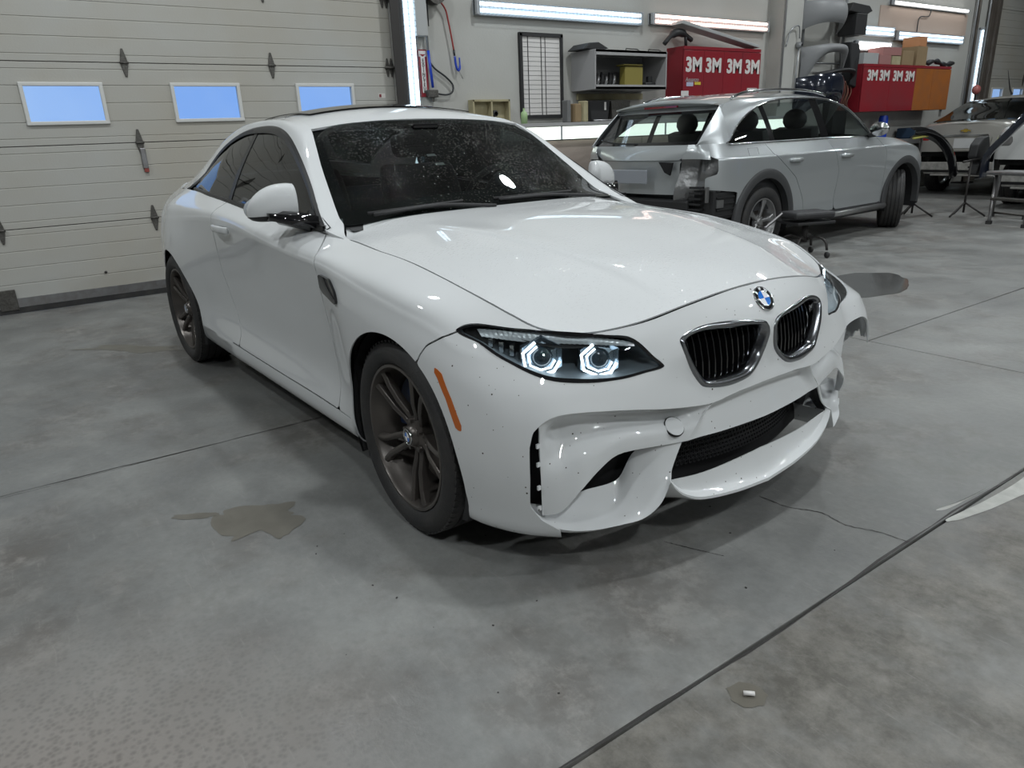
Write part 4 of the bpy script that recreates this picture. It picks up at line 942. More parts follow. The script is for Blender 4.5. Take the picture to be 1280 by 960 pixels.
# ---- door mirrors
def door_mirror(s_):
    def T(v): return [(x, y * -s_ if s_ > 0 else y, z) for x, y, z in v]
    # shell as stacked rings along y (outboard)
    rings = []
    for t in np.linspace(0, 1, 13):
        y = -.812 - .172 * t; k = math.sqrt(max(1 - ((t - .30) / .72)**2 * (1 if t > .30 else .35), .012))
        hx, hz = .062 * k, .080 * k
        cx, cz = -.905 - .030 * t, 1.026 - .028 * t * t
        ring = []
        for a in np.linspace(0, 2 * math.pi, 24, endpoint=False):
            c_, s2 = math.cos(a), math.sin(a); e = .72
            X = cx + hx * np.sign(c_) * abs(c_)**e * (1.0 if c_ > 0 else .55); Z = cz + hz * np.sign(s2) * abs(s2)**e * (1 if s2 > 0 else .72)
            ring.append((X, y, Z))
        rings.append(ring)
    A = np.array(rings); V = A.reshape(-1, 3)
    nR, nA = A.shape[:2]; F = [(i * nA + k, i * nA + (k + 1) % nA, (i + 1) * nA + (k + 1) % nA, (i + 1) * nA + k) for i in range(nR - 1) for k in range(nA)]
    F += [tuple(range(nA)), tuple((nR - 1) * nA + k for k in range(nA))]
    split = 1.008 - .020
    V1, F1 = clip(V, F, V[:, 2] - (split + .035 * (V[:, 1] + .9)))
    if s_ > 0: V1 = [(x, -y, z) for x, y, z in V1]
    o = mesh_obj('door_mirror', V1, F1, M['paint'], coupe); fix_normals(o); o.data.shade_smooth(); o.modifiers.new('thickness', 'SOLIDIFY').thickness = .004
    V2, F2 = clip(V, F, (split + .035 * (V[:, 1] + .9) + .002) - V[:, 2]); V2 = [(x, y if s_ < 0 else -y, z - .001) for x, y, z in V2]
    b = MB().add(V2, F2)
    yk = -1 if s_ < 0 else 1
    b.add([(x, yk * y, z) for x, y, z in [(-.70,.795,.938),(-.86,.80,.942),(-.70,.795,.985),(-.88,.80,.995),(-.84,.93,.972),(-.93,.93,.972),(-.84,.93,1.0),(-.93,.93,1.0)]], [(0,2,3,1),(4,5,7,6),(0,1,5,4),(2,6,7,3),(0,4,6,2),(1,3,7,5)]); 
    b.tube([(-.76, yk * .795, .955), (-.82, yk * .83, .968), (-.88, yk * .88, .980)], [.034, .032, .028], 10)
    c = b.obj('mirror_foot', M['black_gloss'], o); fix_normals(c); c.data.shade_smooth(); 
    g = MB(); g.add([(-.972 + .0 * a_, yk * (.905 + .080 * a_), 1.010 + .05 * b_) for a_, b_ in circ], [tuple(range(28))]); g.obj('mirror_glass', M['mirror'], o, smooth=False, solid=.003)
for s_ in (-1, 1): door_mirror(s_)

# ---- panel gaps: seams backed in black under the skin
def gap(pts, r=.0024, both=True, parent=coupe, lift=0.0, only=None):
    for s_ in ((-1, 1) if both else (only,)):
        q = crom(pts, 60).copy(); q[:, 2] += lift
        if s_ > 0: q[:, 1] *= -1
        MB().tube(q, r, 6).obj('panel_gap', M['black_matte'], parent)
def on_skin(stpts, n=50):
    P2 = crom([(a, b, 0) for a, b in stpts], n)[:, :2]; out = []
    for q in P2: i = ((BQ - q)**2).sum(1).argmin(); out.append(BP[i])
    out = np.array(out)
    for _ in range(3): out[1:-1] = (out[:-2] + out[1:-1] * 2 + out[2:]) / 4
    return out
_e1 = np.gradient(DG, axis=0); _e2 = np.gradient(DG, axis=1); _nn = np.cross(_e1, _e2); _nn /= np.linalg.norm(_nn, axis=2)[:, :, None] + 1e-9
_sg = np.sign((_nn * (DG - np.array([-1.3, 0, .5]))).sum(2))[:, :, None]; IN_ = (DG - _nn * _sg * .022).reshape(-1, 3)
fi_ = np.minimum.reduce([ARCH - .004, BQ[:, 0] - .95, SMAX - .6 - BQ[:, 0], np.where(BQ[:, 1] > -.9, 1, -1)])
V, F = clip(IN_, BF, fi_); V = np.array(V); m = MB().add(V, F); m.add(V * np.array([1, -1, 1]), [f[::-1] for f in F]); m.obj('inner_shell', M['black_matte'], coupe)  # black shell added to darken the gaps between panels
V, F = clip(IN_, BF, np.minimum.reduce([1.02 - BQ[:, 0], BQ[:, 1] - .60, -F_hl + .0])); V = np.array(V); m = MB().add(V, F); m.add(V * np.array([1, -1, 1]), [f[::-1] for f in F]); m.obj('bumper_support', M['black_matte'], coupe) if False else None
# ---- headlamps of the coupe
def headlamp(s_):
    wp = (lambda v: wing_warp(v) if False else v)
    f = F_hl; V, F = clip(BP, BF, F_hl + .0005); V = np.array(V)
    def side(v): v = np.array(v, float).copy(); v[:, 1] *= (1 if s_ < 0 else -1); return v
    lens = mesh_obj('headlamp', side(V), F if s_ < 0 else [q[::-1] for q in F], M['glass_clear'], coupe)
    # bowl behind the lens
    H = smooth_closed(HL, 80); c = H.mean(0)
    back = np.array([-.10, .055, -.0])
    inn = c + (H - c) * .72 + back; inn2 = c + (H - c) * .90 + back * .45
    Vb = np.concatenate([H, inn2, inn, [inn.mean(0)]]); k = len(H)
    Fb = [(a * k + i, a * k + (i + 1) % k, (a + 1) * k + (i + 1) % k, (a + 1) * k + i) for a in range(2) for i in range(k)] + [(2 * k + i, 2 * k + (i + 1) % k, 3 * k) for i in range(k)]
    bowl = mesh_obj('lamp_housing', side(Vb), Fb, M['lamp_bowl'], lens); fix_normals(bowl)
    # black seal
    inw = (c - H) / np.linalg.norm(c - H, axis=1)[:, None]
    outn = np.array([.6, -.7, .35]) * .003
    sV = np.concatenate([H - inw * .004 + outn, H + inw * .009 + outn]); 
    o = mesh_obj('lamp_seal', side(sV), [(i, (i + 1) % k, k + (i + 1) % k, k + i) for i in range(k)], M['black_gloss'], lens); o.modifiers.new('t', 'SOLIDIFY').thickness = .004
    # chrome brow strip with ribs
    top = np.array([(.335,-.803,.738),(.4435,-.712,.7325),(.51,-.625,.719),(.575,-.540,.706),(.62,-.480,.690)]); bot = np.array([(.36,-.806,.722),(.4435,-.728,.709),(.51,-.640,.699),(.575,-.553,.691),(.628,-.484,.683)])
    inn_ = np.array([-.003, .002, -.001])
    g = loft([crom(top, 30) + inn_, (crom(top, 30) + crom(bot, 30)) / 2 + inn_ * .4, crom(bot, 30) + inn_], 60, 6)
    g[..., 2] += .0012 * (np.arange(60)[:, None] % 2)
    b = MB().grid(side(g.reshape(-1, 3)).reshape(g.shape)).obj('lamp_brow', M['lamp_brow'], lens, smooth=False); b.modifiers.new('t', 'SOLIDIFY').thickness = .003
    # two projectors with hexagonal light guides
    for ctr, sc_ in ((tuple(RING[0]), 1.02), (tuple(RING[1]), 1.0)):
        c0 = np.array(ctr); zax = nrm((.85, -.50, .08)); xax = nrm(np.cross([0, 0, 1], zax)); yax = np.cross(zax, xax)
        def W3(a, b_, h=0): return tuple(c0 + xax * a + yax * b_ + zax * h)
        ringp = MB(); hx = [(.052, 150), (.050, 205), (.050, 252), (.050, 300), (.047, 350)]
        # C-shaped guides, open at the top inboard side
        for rad, th in ((.050 * sc_, .0042), (.036 * sc_, .0030)):
            cor = [(rad * 1.0, 112), (rad * 1.10, 163), (rad * 1.10, 213), (rad * 1.02, 262), (rad * 1.06, 305), (rad * .98, 343)]
            pl_ = [W3(r * math.cos(R_(a)), r * math.sin(R_(a)) * .92, .0) for r, a in cor]
            pl_ = side(pl_); ringp.tube([tuple(q) for q in pl_], th, 6)
        ringp.obj('light_ring', M['led'], lens, smooth=False)
        pr = MB(); V3 = []; prof = [(.030, -.005), (.029, .004), (.022, .011), (.012, .0155), (.002, .017)]
        for r, h in prof:
            for a in np.linspace(0, 2 * math.pi, 24, endpoint=False): V3.append(W3(r * sc_ * math.cos(a), r * sc_ * math.sin(a), h - .012))
        pr.add(side(V3), [(i * 24 + k_, i * 24 + (k_ + 1) % 24, (i + 1) * 24 + (k_ + 1) % 24, (i + 1) * 24 + k_) for i in range(4) for k_ in range(24)])
        o = pr.obj('projector_lens', M['lens_dark'], lens); fix_normals(o)
        sh = MB(); V3 = []
        for r, h in [(.031, -.012), (.046, -.016), (.062, -.006), (.066, -.03)]:
            for a in np.linspace(0, 2 * math.pi, 6, endpoint=False): V3.append(W3(r * sc_ * math.cos(a + .5), r * sc_ * math.sin(a + .5) * .9, h))
        sh.add(side(V3), [(i * 6 + k_, i * 6 + (k_ + 1) % 6, (i + 1) * 6 + (k_ + 1) % 6, (i + 1) * 6 + k_) for i in range(3) for k_ in range(6)]); o = sh.obj('lamp_shroud', M['lamp_shroud'], lens, smooth=False); fix_normals(o)
    # turn-signal reflector block, outboard
    t = MB()
    for i in range(4):
        q0 = np.array([.405 + .03 * i, -.752 + .024 * i * -1 + .02 * i, .700 - .006 * i]); 
        t.box(tuple(side([(.375 + .024 * i, -.785 + .018 * i, .703 - .008 * i)])[0]), (.020, .012, .030), rz=s_ * .9)
    t.obj('indicator_reflector', M['lamp_chrome'], lens, smooth=False)
    return lens
M['lamp_bowl'] = mat('headlamp housing', (.20, .23, .26), .4, .2)
M['lamp_brow'] = mat('pearly headlamp brow', (.55, .57, .60), .3, .3)
M['lamp_chrome'] = mat('headlamp reflector chrome', (.75, .77, .80), .18, 1.0)
M['lamp_shroud'] = mat('headlamp shroud', (.22, .27, .32), .2, .8)
for s_ in (-1, 1): headlamp(s_)
# ---- wheels: built once about the hub (outboard = -y), then copied
def make_wheel(width=.245, R=.327, rr=.2445, spokes='v5', wmat='wheel_grey'):
    root = empty('wheel', (0, 0, 0))
    w = width; h = w / 2
    t = MB(); sw = .012
    prof = [(rr - .004, -h + .030), (rr + .004, -h + .016), (rr + .014, -h + .006), (rr + .030, -h), (rr + .046, -h - .003), (R - .022, -h + .004), (R - .010, -h + .014), (R - .003, -h + .030)]
    tread = []
    y = -h + .034
    for gy in (-.062, -.022, .022, .062):
        tread += [(R - .0005, gy - .006), (R - .008, gy - .0045), (R - .008, gy + .0045), (R - .0005, gy + .006)]
    prof += tread + [(r, -yy) for r, yy in prof[::-1]]
    t.lathe(prof, 72, 'y'); 
    to = t.obj('tyre', M['rubber'], root, angle=R_(40)); fix_normals(to)
    # shoulder tread blocks
    tb = MB()
    for k in range(76):
        a = 2 * math.pi * k / 76
        for sy in (-1, 1):
            m3 = Matrix.Rotation(-a, 3, 'Y'); c = m3 @ Vector((R - .0062, sy * (h - .031), 0))
            tb.box(c, (.008, .030, .018), M=m3 @ Matrix.Rotation(sy * .12, 3, 'X'))
    o = tb.obj('tread_block', M['rubber'], to, smooth=False); o['kind'] = 'stuff'
    rim = MB(); rim.lathe([(rr - .001, -h + .030), (rr + .004, -h + .018), (rr + .001, -h + .012), (rr - .008, -h + .012), (rr - .014, -h + .022), (rr - .020, -h + .05), (rr - .038, -h + .07), (rr - .040, h - .05), (rr - .006, h - .02), (rr + .002, h - .012), (rr + .002, h - .03)], 72, 'y')
    ro = rim.obj('rim', M[wmat], root, angle=R_(50)); fix_normals(ro)
    yf = -h + .026      # spoke face plane near the rim, dished in to the hub
    if spokes == 'v5':
        for k in range(5):
            for sg in (-1, 1):
                sp = MB(); a0 = math.pi / 2 + 2 * math.pi * k / 5 
                st_ = [(.036, sg * 20, .022, .034, .038), (.075, sg * 13, .021, .026, .034), (.125, sg * 10.5, .023, .010, .032), (.185, sg * 9.0, .022, .000, .028), (rr - .006, sg * 10.5, .027, -.006, .024)]
                V = []
                for (r, da, wd, dy, dp) in st_:
                    a = a0 + R_(da); ct = np.array([r * math.cos(a), 0, r * math.sin(a)]); tn = np.array([-math.sin(a), 0, math.cos(a)])
                    y0 = yf + dy * 1.0
                    V += [ct - tn * wd * .5 + [0, y0 + .006, 0], ct - tn * wd * .10 + [0, y0, 0], ct + tn * wd * .10 + [0, y0, 0], ct + tn * wd * .5 + [0, y0 + .006, 0], ct + tn * wd * .45 + [0, y0 + dp, 0], ct - tn * wd * .45 + [0, y0 + dp, 0]]
                F = [(6 * i + a, 6 * i + (a + 1) % 6, 6 * (i + 1) + (a + 1) % 6, 6 * (i + 1) + a) for i in range(4) for a in range(6)]
                sp.add(V, F); so_ = sp.obj('spoke', M[wmat], root, smooth=False, bevel=.0025); fix_normals(so_)
    else:
        for k in range(5):
            sp = MB(); a0 = math.pi / 2 + 2 * math.pi * k / 5; V = []
            for (r, wd, dy, dp) in [(.035, .036, .022, .04), (.09, .034, .012, .035), (.15, .045, .004, .03), (rr - .012, .085, -.002, .022)]:
                ct = np.array([r * math.cos(a0), 0, r * math.sin(a0)]); tn = np.array([-math.sin(a0), 0, math.cos(a0)]); y0 = yf + dy
                V += [ct - tn * wd * .5 + [0, y0 + .008, 0], ct - tn * wd * .2 + [0, y0, 0], ct + tn * wd * .2 + [0, y0, 0], ct + tn * wd * .5 + [0, y0 + .008, 0], ct + tn * wd * .45 + [0, y0 + dp, 0], ct - tn * wd * .45 + [0, y0 + dp, 0]]
            sp.add(V, [(6 * i + a, 6 * i + (a + 1) % 6, 6 * (i + 1) + (a + 1) % 6, 6 * (i + 1) + a) for i in range(3) for a in range(6)])
            so_ = sp.obj('spoke', M[wmat], root, smooth=False, bevel=.003); fix_normals(so_)
    hb = MB().lathe([(.002, yf + .008), (.030, yf + .008), (.036, yf + .014), (.040, yf + .024), (.062, yf + .034), (.068, yf + .060)], 40, 'y')
    for k in range(5):
        a = math.pi / 2 + 2 * math.pi * (k + .5) / 5; hb.lathe([(.001, yf + .018), (.0085, yf + .018), (.010, yf + .032)], 8, 'y', (.052 * math.cos(a), 0, .052 * math.sin(a)))
    o = hb.obj('hub', M[wmat], root, angle=R_(40)); fix_normals(o)
    br = MB().lathe([(.09, .01), (.185, .01), (.185, .036), (.09, .036)], 60, 'y').lathe([(.001, .0), (.092, .0), (.095, .03)], 30, 'y'); o = br.obj('brake_disc', M['disc'], root, angle=R_(40)); fix_normals(o)
    # caliper as an arc block
    ca = MB(); V = []
    for a in np.linspace(R_(150), R_(215), 8):
        for r, yy in ((.115, -.02), (.2, -.02), (.2, .06), (.115, .06)): V.append((r * math.cos(a), yy, r * math.sin(a)))
    ca.add(V, [(4 * i + a, 4 * i + (a + 1) % 4, 4 * (i + 1) + (a + 1) % 4, 4 * (i + 1) + a) for i in range(7) for a in range(4)] + [(0, 1, 2, 3), (28, 29, 30, 31)])
    o = ca.obj('brake_caliper', M['blue_caliper'], root, smooth=False, bevel=.006); fix_normals(o)
    return root
wheel0 = make_wheel()
cap = roundel('centre_cap', .027, wheel0, Matrix.Translation((0, -.245 / 2 + .026 + .006, 0)) @ frame((0, 0, 0), (0, -1, 0)) @ Matrix.Rotation(.5, 4, 'Z'))
def put_wheel(w, x, y, z, parent, steer=0.0, spin=0.0, left=False):
    w.parent = parent
    w.matrix_local = Matrix.Translation((x, y, z)) @ Matrix.Rotation(steer + (math.pi if left else 0), 4, 'Z') @ Matrix.Rotation(spin, 4, 'Y')
    return w
STEER = R_(-1.93)
ws_ = [wheel0] + [copy_tree(wheel0) for _ in range(3)]
put_wheel(ws_[0], 0, -.780, .327, coupe, STEER, R_(26)); put_wheel(ws_[1], 0, .780, .327, coupe, STEER, .9, True)
put_wheel(ws_[2], -2.693, -.795, .327, coupe, 0, R_(20)); put_wheel(ws_[3], -2.693, .795, .327, coupe, 0, 2.0, True)
# ---- wheel-arch liners, underbody, cabin
for cx in (0, -2.693):
    for s_ in (-1, 1):
        V = []; lin = MB()
        for y in (.892, .88, .54):
            for a in np.linspace(R_(-25), R_(205), 26):
                rr_ = .364 if y > .885 else .375
                V.append((cx + rr_ * math.cos(a), s_ * y, .325 + rr_ * math.sin(a)))
        lin.add(V, [(26 * j + i, 26 * j + i + 1, 26 * (j + 1) + i + 1, 26 * (j + 1) + i) for j in range(2) for i in range(25)])
        lin.add([(cx + .375 * math.cos(a), s_ * .54, .325 + .375 * math.sin(a)) for a in np.linspace(R_(-25), R_(205), 26)], [tuple(range(26))])
        lin.obj('wheel_arch_liner', M['black_plastic'], coupe, smooth=False)
ub = MB(); ub.box((-1.35, 0, .19), (1.9, 1.56, .03)); ub.box((-1.50, 0, .27), (3.5, 1.0, .12)); ub.box((-3.2, 0, .32), (.5, 1.2, .12)); ub.obj('underbody', M['black_plastic'], coupe, smooth=False)
# cabin
ca = MB(); ca.box((-1.55, 0, .45), (2.1, 1.5, .06)); ca.box((-.62, 0, .68), (.04, 1.46, .44)); ca.box((-2.62, 0, .72), (.04, 1.3, .5))
for s_ in (-1, 1): ca.box((-1.5, s_ * .79, .68), (1.8, .03, .44))
ca.obj('cabin_floor', M['interior'], coupe, smooth=False)
db = MB(); a = crom(full([(-.62,-.70,.925),(-.58,-.4,.935),(-.57,0,.94)]), 24); b = crom(full([(-1.00,-.74,.90),(-1.02,-.4,.915),(-1.00,0,.93)]), 24); c = b.copy(); c[:, 0] -= .04; c[:, 2] -= .08; d_ = c.copy(); d_[:, 0] += .12; d_[:, 2] -= .25
db.grid(loft([a, b, c, d_], 24, 14)); db.tube([(-1.0, .37, .94), (-1.06, .37, .92)], [.16, .15], 16); dbo = db.obj('dashboard', M['interior'], coupe, smooth=True, angle=R_(40))
sw_ = MB(); V = []
for i in range(32):
    a = 2 * math.pi * i / 32
    for j in range(8):
        b_ = 2 * math.pi * j / 8; r = .185 + .015 * math.cos(b_); q = Matrix.Rotation(R_(-68), 3, 'Y') @ Vector((r * math.cos(a), r * math.sin(a), .015 * math.sin(b_))); V.append(tuple(q + Vector((-1.18, .37, .93))))
sw_.add(V, [(8 * i + j, 8 * i + (j + 1) % 8, (8 * i + 8) % 256 + (j + 1) % 8, (8 * i + 8) % 256 + j) for i in range(32) for j in range(8)])
sw_.box((-1.185, .37, .93), (.05, .14, .12), M=Matrix.Rotation(R_(20), 3, 'Y')); sw_.box((-1.18, .37, .93), (.03, .34, .04)); sw_.tube([(-1.18, .37, .93), (-1.0, .37, .87)], .03, 10)
sw_.obj('steering_wheel', M['leather'], coupe)
for sy in (-1, 1):
    seat = empty('seat'); seat.parent = coupe
    def cush(name, prof, w, par=seat, y0=sy * .37):
        V = []
        for yy, k in ((-w / 2, .82), (-w / 2 + .03, 1), (-w * .2, .93), (w * .2, .93), (w / 2 - .03, 1), (w / 2, .82)):
            c = np.mean(prof, 0)
            for x, z in prof: V.append((c[0] + (x - c[0]) * k, y0 + yy, c[1] + (z - c[1]) * k))
        n_ = len(prof); mb = MB().add(V, [(i * n_ + k, i * n_ + (k + 1) % n_, (i + 1) * n_ + (k + 1) % n_, (i + 1) * n_ + k) for i in range(5) for k in range(n_)] + [tuple(range(n_)), tuple(range(5 * n_, 6 * n_))])
        o = mb.obj(name, M['leather'], par); fix_normals(o); o.data.shade_smooth(); ss = o.modifiers.new('s', 'SUBSURF'); ss.levels = 1; ss.render_levels = 2
    cush('seat_cushion', [(-1.25, .60), (-1.28, .50), (-1.80, .50), (-1.82, .60), (-1.5, .63)], .52)
    cush('seat_backrest', [(-1.72, .58), (-1.84, .56), (-2.02, 1.10), (-1.96, 1.14), (-1.88, 1.10)], .50)
    cush('headrest', [(-1.92, 1.14), (-2.02, 1.14), (-2.05, 1.24), (-2.02, 1.29), (-1.94, 1.27)], .26)
rv = MB(); rv.box((-1.20, 0, 1.245), (.03, .24, .065)); rv.box((-1.24, 0, 1.29), (.10, .14, .05)); rv.obj('interior_mirror', M['black_gloss'], coupe, smooth=False, bevel=.008)
rl = MB(); rl.box((-1.9, 0, 1.315), (1.0, .95, .01)); rl.obj('headliner', M['interior'], coupe, smooth=False)
for dy in (-.02, .0): pass
Gp = WG.reshape(61, 41, 3); M['paper'] = mat('sticker paper', (.55, .57, .57), .6)
for (i, j, w_, h_) in ((23, 21, 2, 1), (23, 17, 2, 1)):
    MB().grid(Gp[i:i + w_ + 1, j:j + h_ + 1] + np.array([-.006, 0, -.004])).obj('windscreen_sticker', M['paper'], coupe, smooth=False)
# ================================================================ THE OTHER CARS
class Skin:
    """right body side from (x, [(|y|, z)...]) stations; trimmed by polygons in (x, z)"""
    def __init__(s, stations, ku=10, kv=5):
        C = np.array([[(x, -y, z) for y, z in row] for x, row in stations], float)
        s.D, _, _ = dense(C, ku, kv); a, b = s.D.shape[:2]; s.P = s.D.reshape(-1, 3); s.Q = s.P[:, [0, 2]]
        s.F = [(i * b + j, i * b + j + 1, (i + 1) * b + j + 1, (i + 1) * b + j) for i in range(a - 1) for j in range(b - 1)]
    def piece(s, name, f, m, parent, sides=(-1, 1), solid=.008, label=None):
        V, F = clip(s.P, s.F, f); V = np.array(V); out = []
        for sd in sides:
            v = V.copy(); ff = F
            if sd > 0: v[:, 1] *= -1; ff = [q[::-1] for q in F]
            o = mesh_obj(name, v, ff, m, parent, label=label); md = o.modifiers.new('thickness', 'SOLIDIFY'); md.thickness = solid; md.offset = -1; out.append(o)
        return out
def rowset(ys, zs): return list(zip(ys, zs))
M['silver'] = wet_paint('silver metallic car paint', (.45, .475, .485), rough=.30, drops=0, metal=.45)
M['cladding'] = mat('grey wheel-arch cladding', (.052, .053, .055), .55)
M['silver_wheel'] = mat('silver wheel enamel', (.42, .42, .42), .3, .8)
M['bare_metal'] = mat('crumpled bare sheet metal', (.26, .26, .26), .34, .75, bump=(16, .9, 2))
M['glass_wagon'] = glass_mat('lightly tinted car glass', (.70, .76, .75))
M['glass_privacy'] = glass_mat('tinted car glass', (.16, .175, .175))
wagon = empty('estate_car', (-3.4938, 7.149, 0), 1.6131, 'silver estate car with its rear bumper and right tail lamp removed', 'car')
zs = [.235, .27, .34, .47, .62, .80, .945, .972, 1.095]
def WS_(x, ys, z=zs): return (x, rowset(ys, z))
wag = Skin([
 WS_(-3.66, [.60,.64,.66,.67,.68,.69,.69,.68,.62], [.30,.34,.42,.50,.62,.80,.945,.972,1.09]),
 WS_(-3.56, [.72,.76,.78,.79,.80,.81,.80,.79,.70]),
 WS_(-3.40, [.78,.83,.85,.855,.865,.868,.860,.845,.765]),
 WS_(-3.10, [.79,.85,.87,.875,.89,.892,.885,.868,.79]),
 WS_(-2.80, [.80,.86,.88,.885,.90,.90,.890,.872,.80]),
 WS_(-2.45, [.80,.86,.88,.880,.892,.897,.890,.872,.805]),
 WS_(-2.00, [.80,.86,.875,.868,.882,.892,.890,.872,.81]),
 WS_(-1.40, [.80,.86,.875,.865,.880,.892,.890,.873,.815]),
 WS_(-.80, [.80,.86,.875,.870,.885,.894,.892,.875,.815], zs[:8] + [1.075]),
 WS_(-.40, [.80,.86,.88,.885,.895,.900,.893,.872,.79], zs[:8] + [1.055]),
 WS_(0, [.80,.86,.88,.89,.905,.905,.890,.862,.74], zs[:6] + [.935, .968, 1.03]),
 WS_(.30, [.80,.86,.88,.89,.90,.895,.870,.835,.70], zs[:6] + [.90, .935, .99]),
 WS_(.52, [.74,.80,.82,.83,.84,.83,.79,.74,.60], zs[:5] + [.76, .85, .885, .93]),
 WS_(.68, [.58,.62,.64,.65,.65,.64,.60,.55,.42], zs[:5] + [.74, .81, .84, .87]),
 WS_(.76, [.0,.0,.0,.0,.0,.0,.0,.0,.0], zs[:5] + [.74, .80, .83, .85]),
])
Q = wag.Q; g_ = .0025
def circ_f(cx, cz, r): return np.hypot(Q[:, 0] - cx, Q[:, 1] - cz) - r
archw = np.minimum(circ_f(0, .36, .44), circ_f(-2.805, .36, .44))
fd_r = [(-1.52, .2), (-1.507, .371), (-1.491, .748), (-1.60, .97), (-1.675, 1.075), (-1.69, 1.2)]
rd_r = [(-2.05, .2), (-2.12, .50), (-2.316, .737), (-2.519, .865), (-2.70, .98), (-2.776, 1.085), (-2.80, 1.2)]
fd_f = [(-.52, .2), (-.50, .5), (-.50, .9), (-.62, 1.08), (-.63, 1.2)]
sill_cut = Q[:, 1] - .345
wag.piece('front_fender', np.minimum.reduce([poly_sd(Q, fd_f + [(.8, 1.2), (.8, .2)]) - g_, archw]), M['silver'], wagon)
fdo = wag.piece('front_door', np.minimum.reduce([poly_sd(Q, fd_f + fd_r[::-1]) - g_, sill_cut]), M['silver'], wagon)
rdo = wag.piece('rear_door', np.minimum.reduce([poly_sd(Q, fd_r + rd_r[::-1]) - g_, sill_cut, archw]), M['silver'], wagon)
wag.piece('rear_quarter_panel', np.minimum.reduce([poly_sd(Q, rd_r + [(-3.57, 1.2), (-3.57, 1.0), (-3.50, .96), (-3.50, .84), (-3.60, .81), (-3.60, .70), (-3.26, .66), (-3.26, .2)]) - g_, archw]), M['silver'], wagon)
wag.piece('sill_cladding', np.minimum.reduce([-sill_cut - .002, Q[:, 0] + 2.4, -.35 - Q[:, 0]]), M['cladding'], wagon, solid=.012)
# arch cladding as raised rings
for cx in (0, -2.805):
    for sd in (-1, 1):
        rows = []
        for a in np.linspace(R_(-12), R_(192), 44):
            row = []
            for r, dy in ((.395, -.05), (.398, .016), (.425, .024), (.475, .022), (.490, .012), (.492, -.01)):
                x = cx + r * math.cos(a); z = .36 + r * math.sin(a)
                y = .893 if r < .5 else .89
                if x > .3: y -= (x - .3)**2 * .9
                if x < -3.1: y -= (-3.1 - x)**2 * .5
                row.append((x, sd * (y + dy), z))
            rows.append(row)
        o = MB().grid(np.array(rows), sd < 0).obj('arch_cladding', M['cladding'], wagon, angle=R_(50)); fix_normals(o)
    for sd in (-1, 1):
        li = MB(); V = [(cx + .40 * math.cos(a), sd * y, .36 + .40 * math.sin(a)) for y in (.90, .5) for a in np.linspace(R_(-20), R_(200), 24)]
        li.add(V, [(i, i + 1, 25 + i, 24 + i) for i in range(23)]); li.add([(cx + .40 * math.cos(a), sd * .5, .36 + .40 * math.sin(a)) for a in np.linspace(R_(-20), R_(200), 24)], [tuple(range(24))])
        li.obj('wheel_arch_liner', M['black_matte'], wagon, smooth=False)
for sd in (-1, 1):
    b = MB().tube([(-2.28, sd * .905, .30), (-1.3, sd * .912, .295), (-.42, sd * .905, .30)], [.030, .030, .030], 10); b.obj('sill_strip', M['silver_wheel'], wagon, label='bright sill strip')
# greenhouse
dlo = [(-.70,-.815,1.075),(-.85,-.745,1.235),(-1.02,-.680,1.365),(-1.20,-.645,1.435),(-1.45,-.622,1.480),(-1.80,-.612,1.493),(-2.30,-.615,1.480),(-2.62,-.640,1.432),(-2.90,-.678,1.345),(-3.12,-.728,1.232),(-3.27,-.778,1.125)]
re_ = [(-.52,-.76,1.05),(-.62,-.72,1.12),(-.82,-.655,1.27),(-1.02,-.60,1.40),(-1.22,-.575,1.475),(-1.60,-.565,1.512),(-2.10,-.57,1.52),(-2.55,-.575,1.510),(-2.95,-.595,1.485),(-3.17,-.625,1.455),(-3.27,-.645,1.435)]
dpo = [(-3.34,-.783,1.095),(-3.50,-.728,1.095),(-3.62,-.665,1.090)]
A3 = crom(dlo, 80); B3 = crom(re_, 80)
m = MB(); md3 = A3 * .5 + B3 * .5; md3[:, 1] -= .01; md3[:, 2] += .006; grid_both(m, loft([A3, md3, B3], 80, 7))
dp = crom([dlo[-1]] + dpo, 12); up = crom([re_[-1], (-3.41,-.668,1.31), (-3.54,-.682,1.19), (-3.64,-.690,1.09)], 12); grid_both(m, loft([dp, dp * .5 + up * .5 - np.array([0, .010, -.006]), up], 12, 5))
k0 = int(np.argmin(np.abs(B3[:, 0] + 1.20))); rg = []
for e in B3[k0:]:
    x, y, z = e; rg.append([(x - .03 * (1 - q * q) * np.clip((x + 1.5) / .3, 0, 1) - .05 * (1 - q * q) * np.clip((-3.1 - x) / .3, 0, 1), -y * q, z + .062 * (1 - abs(q)**2.3)) for q in np.linspace(-1, 1, 21)])
rg = np.array(rg); m.grid(rg)
o = m.obj('roof_and_pillars', M['silver'], wagon); fix_normals(o); o.modifiers.new('thickness', 'SOLIDIFY').thickness = .008
_g = loft([[(-3.635,-.60,1.10),(-3.60,-.69,1.10),(-3.52,-.735,1.10)], [(-3.66,-.59,1.04),(-3.61,-.72,1.04),(-3.55,-.775,1.04)], [(-3.67,-.55,.975),(-3.63,-.70,.975),(-3.56,-.80,.965)]], 8, 8)
for g_h in (_g, mir(_g)): dpo_ = MB().grid(g_h).obj('pillar_foot', M['silver'], wagon); fix_normals(dpo_); dpo_.modifiers.new('t', 'SOLIDIFY').thickness = .006
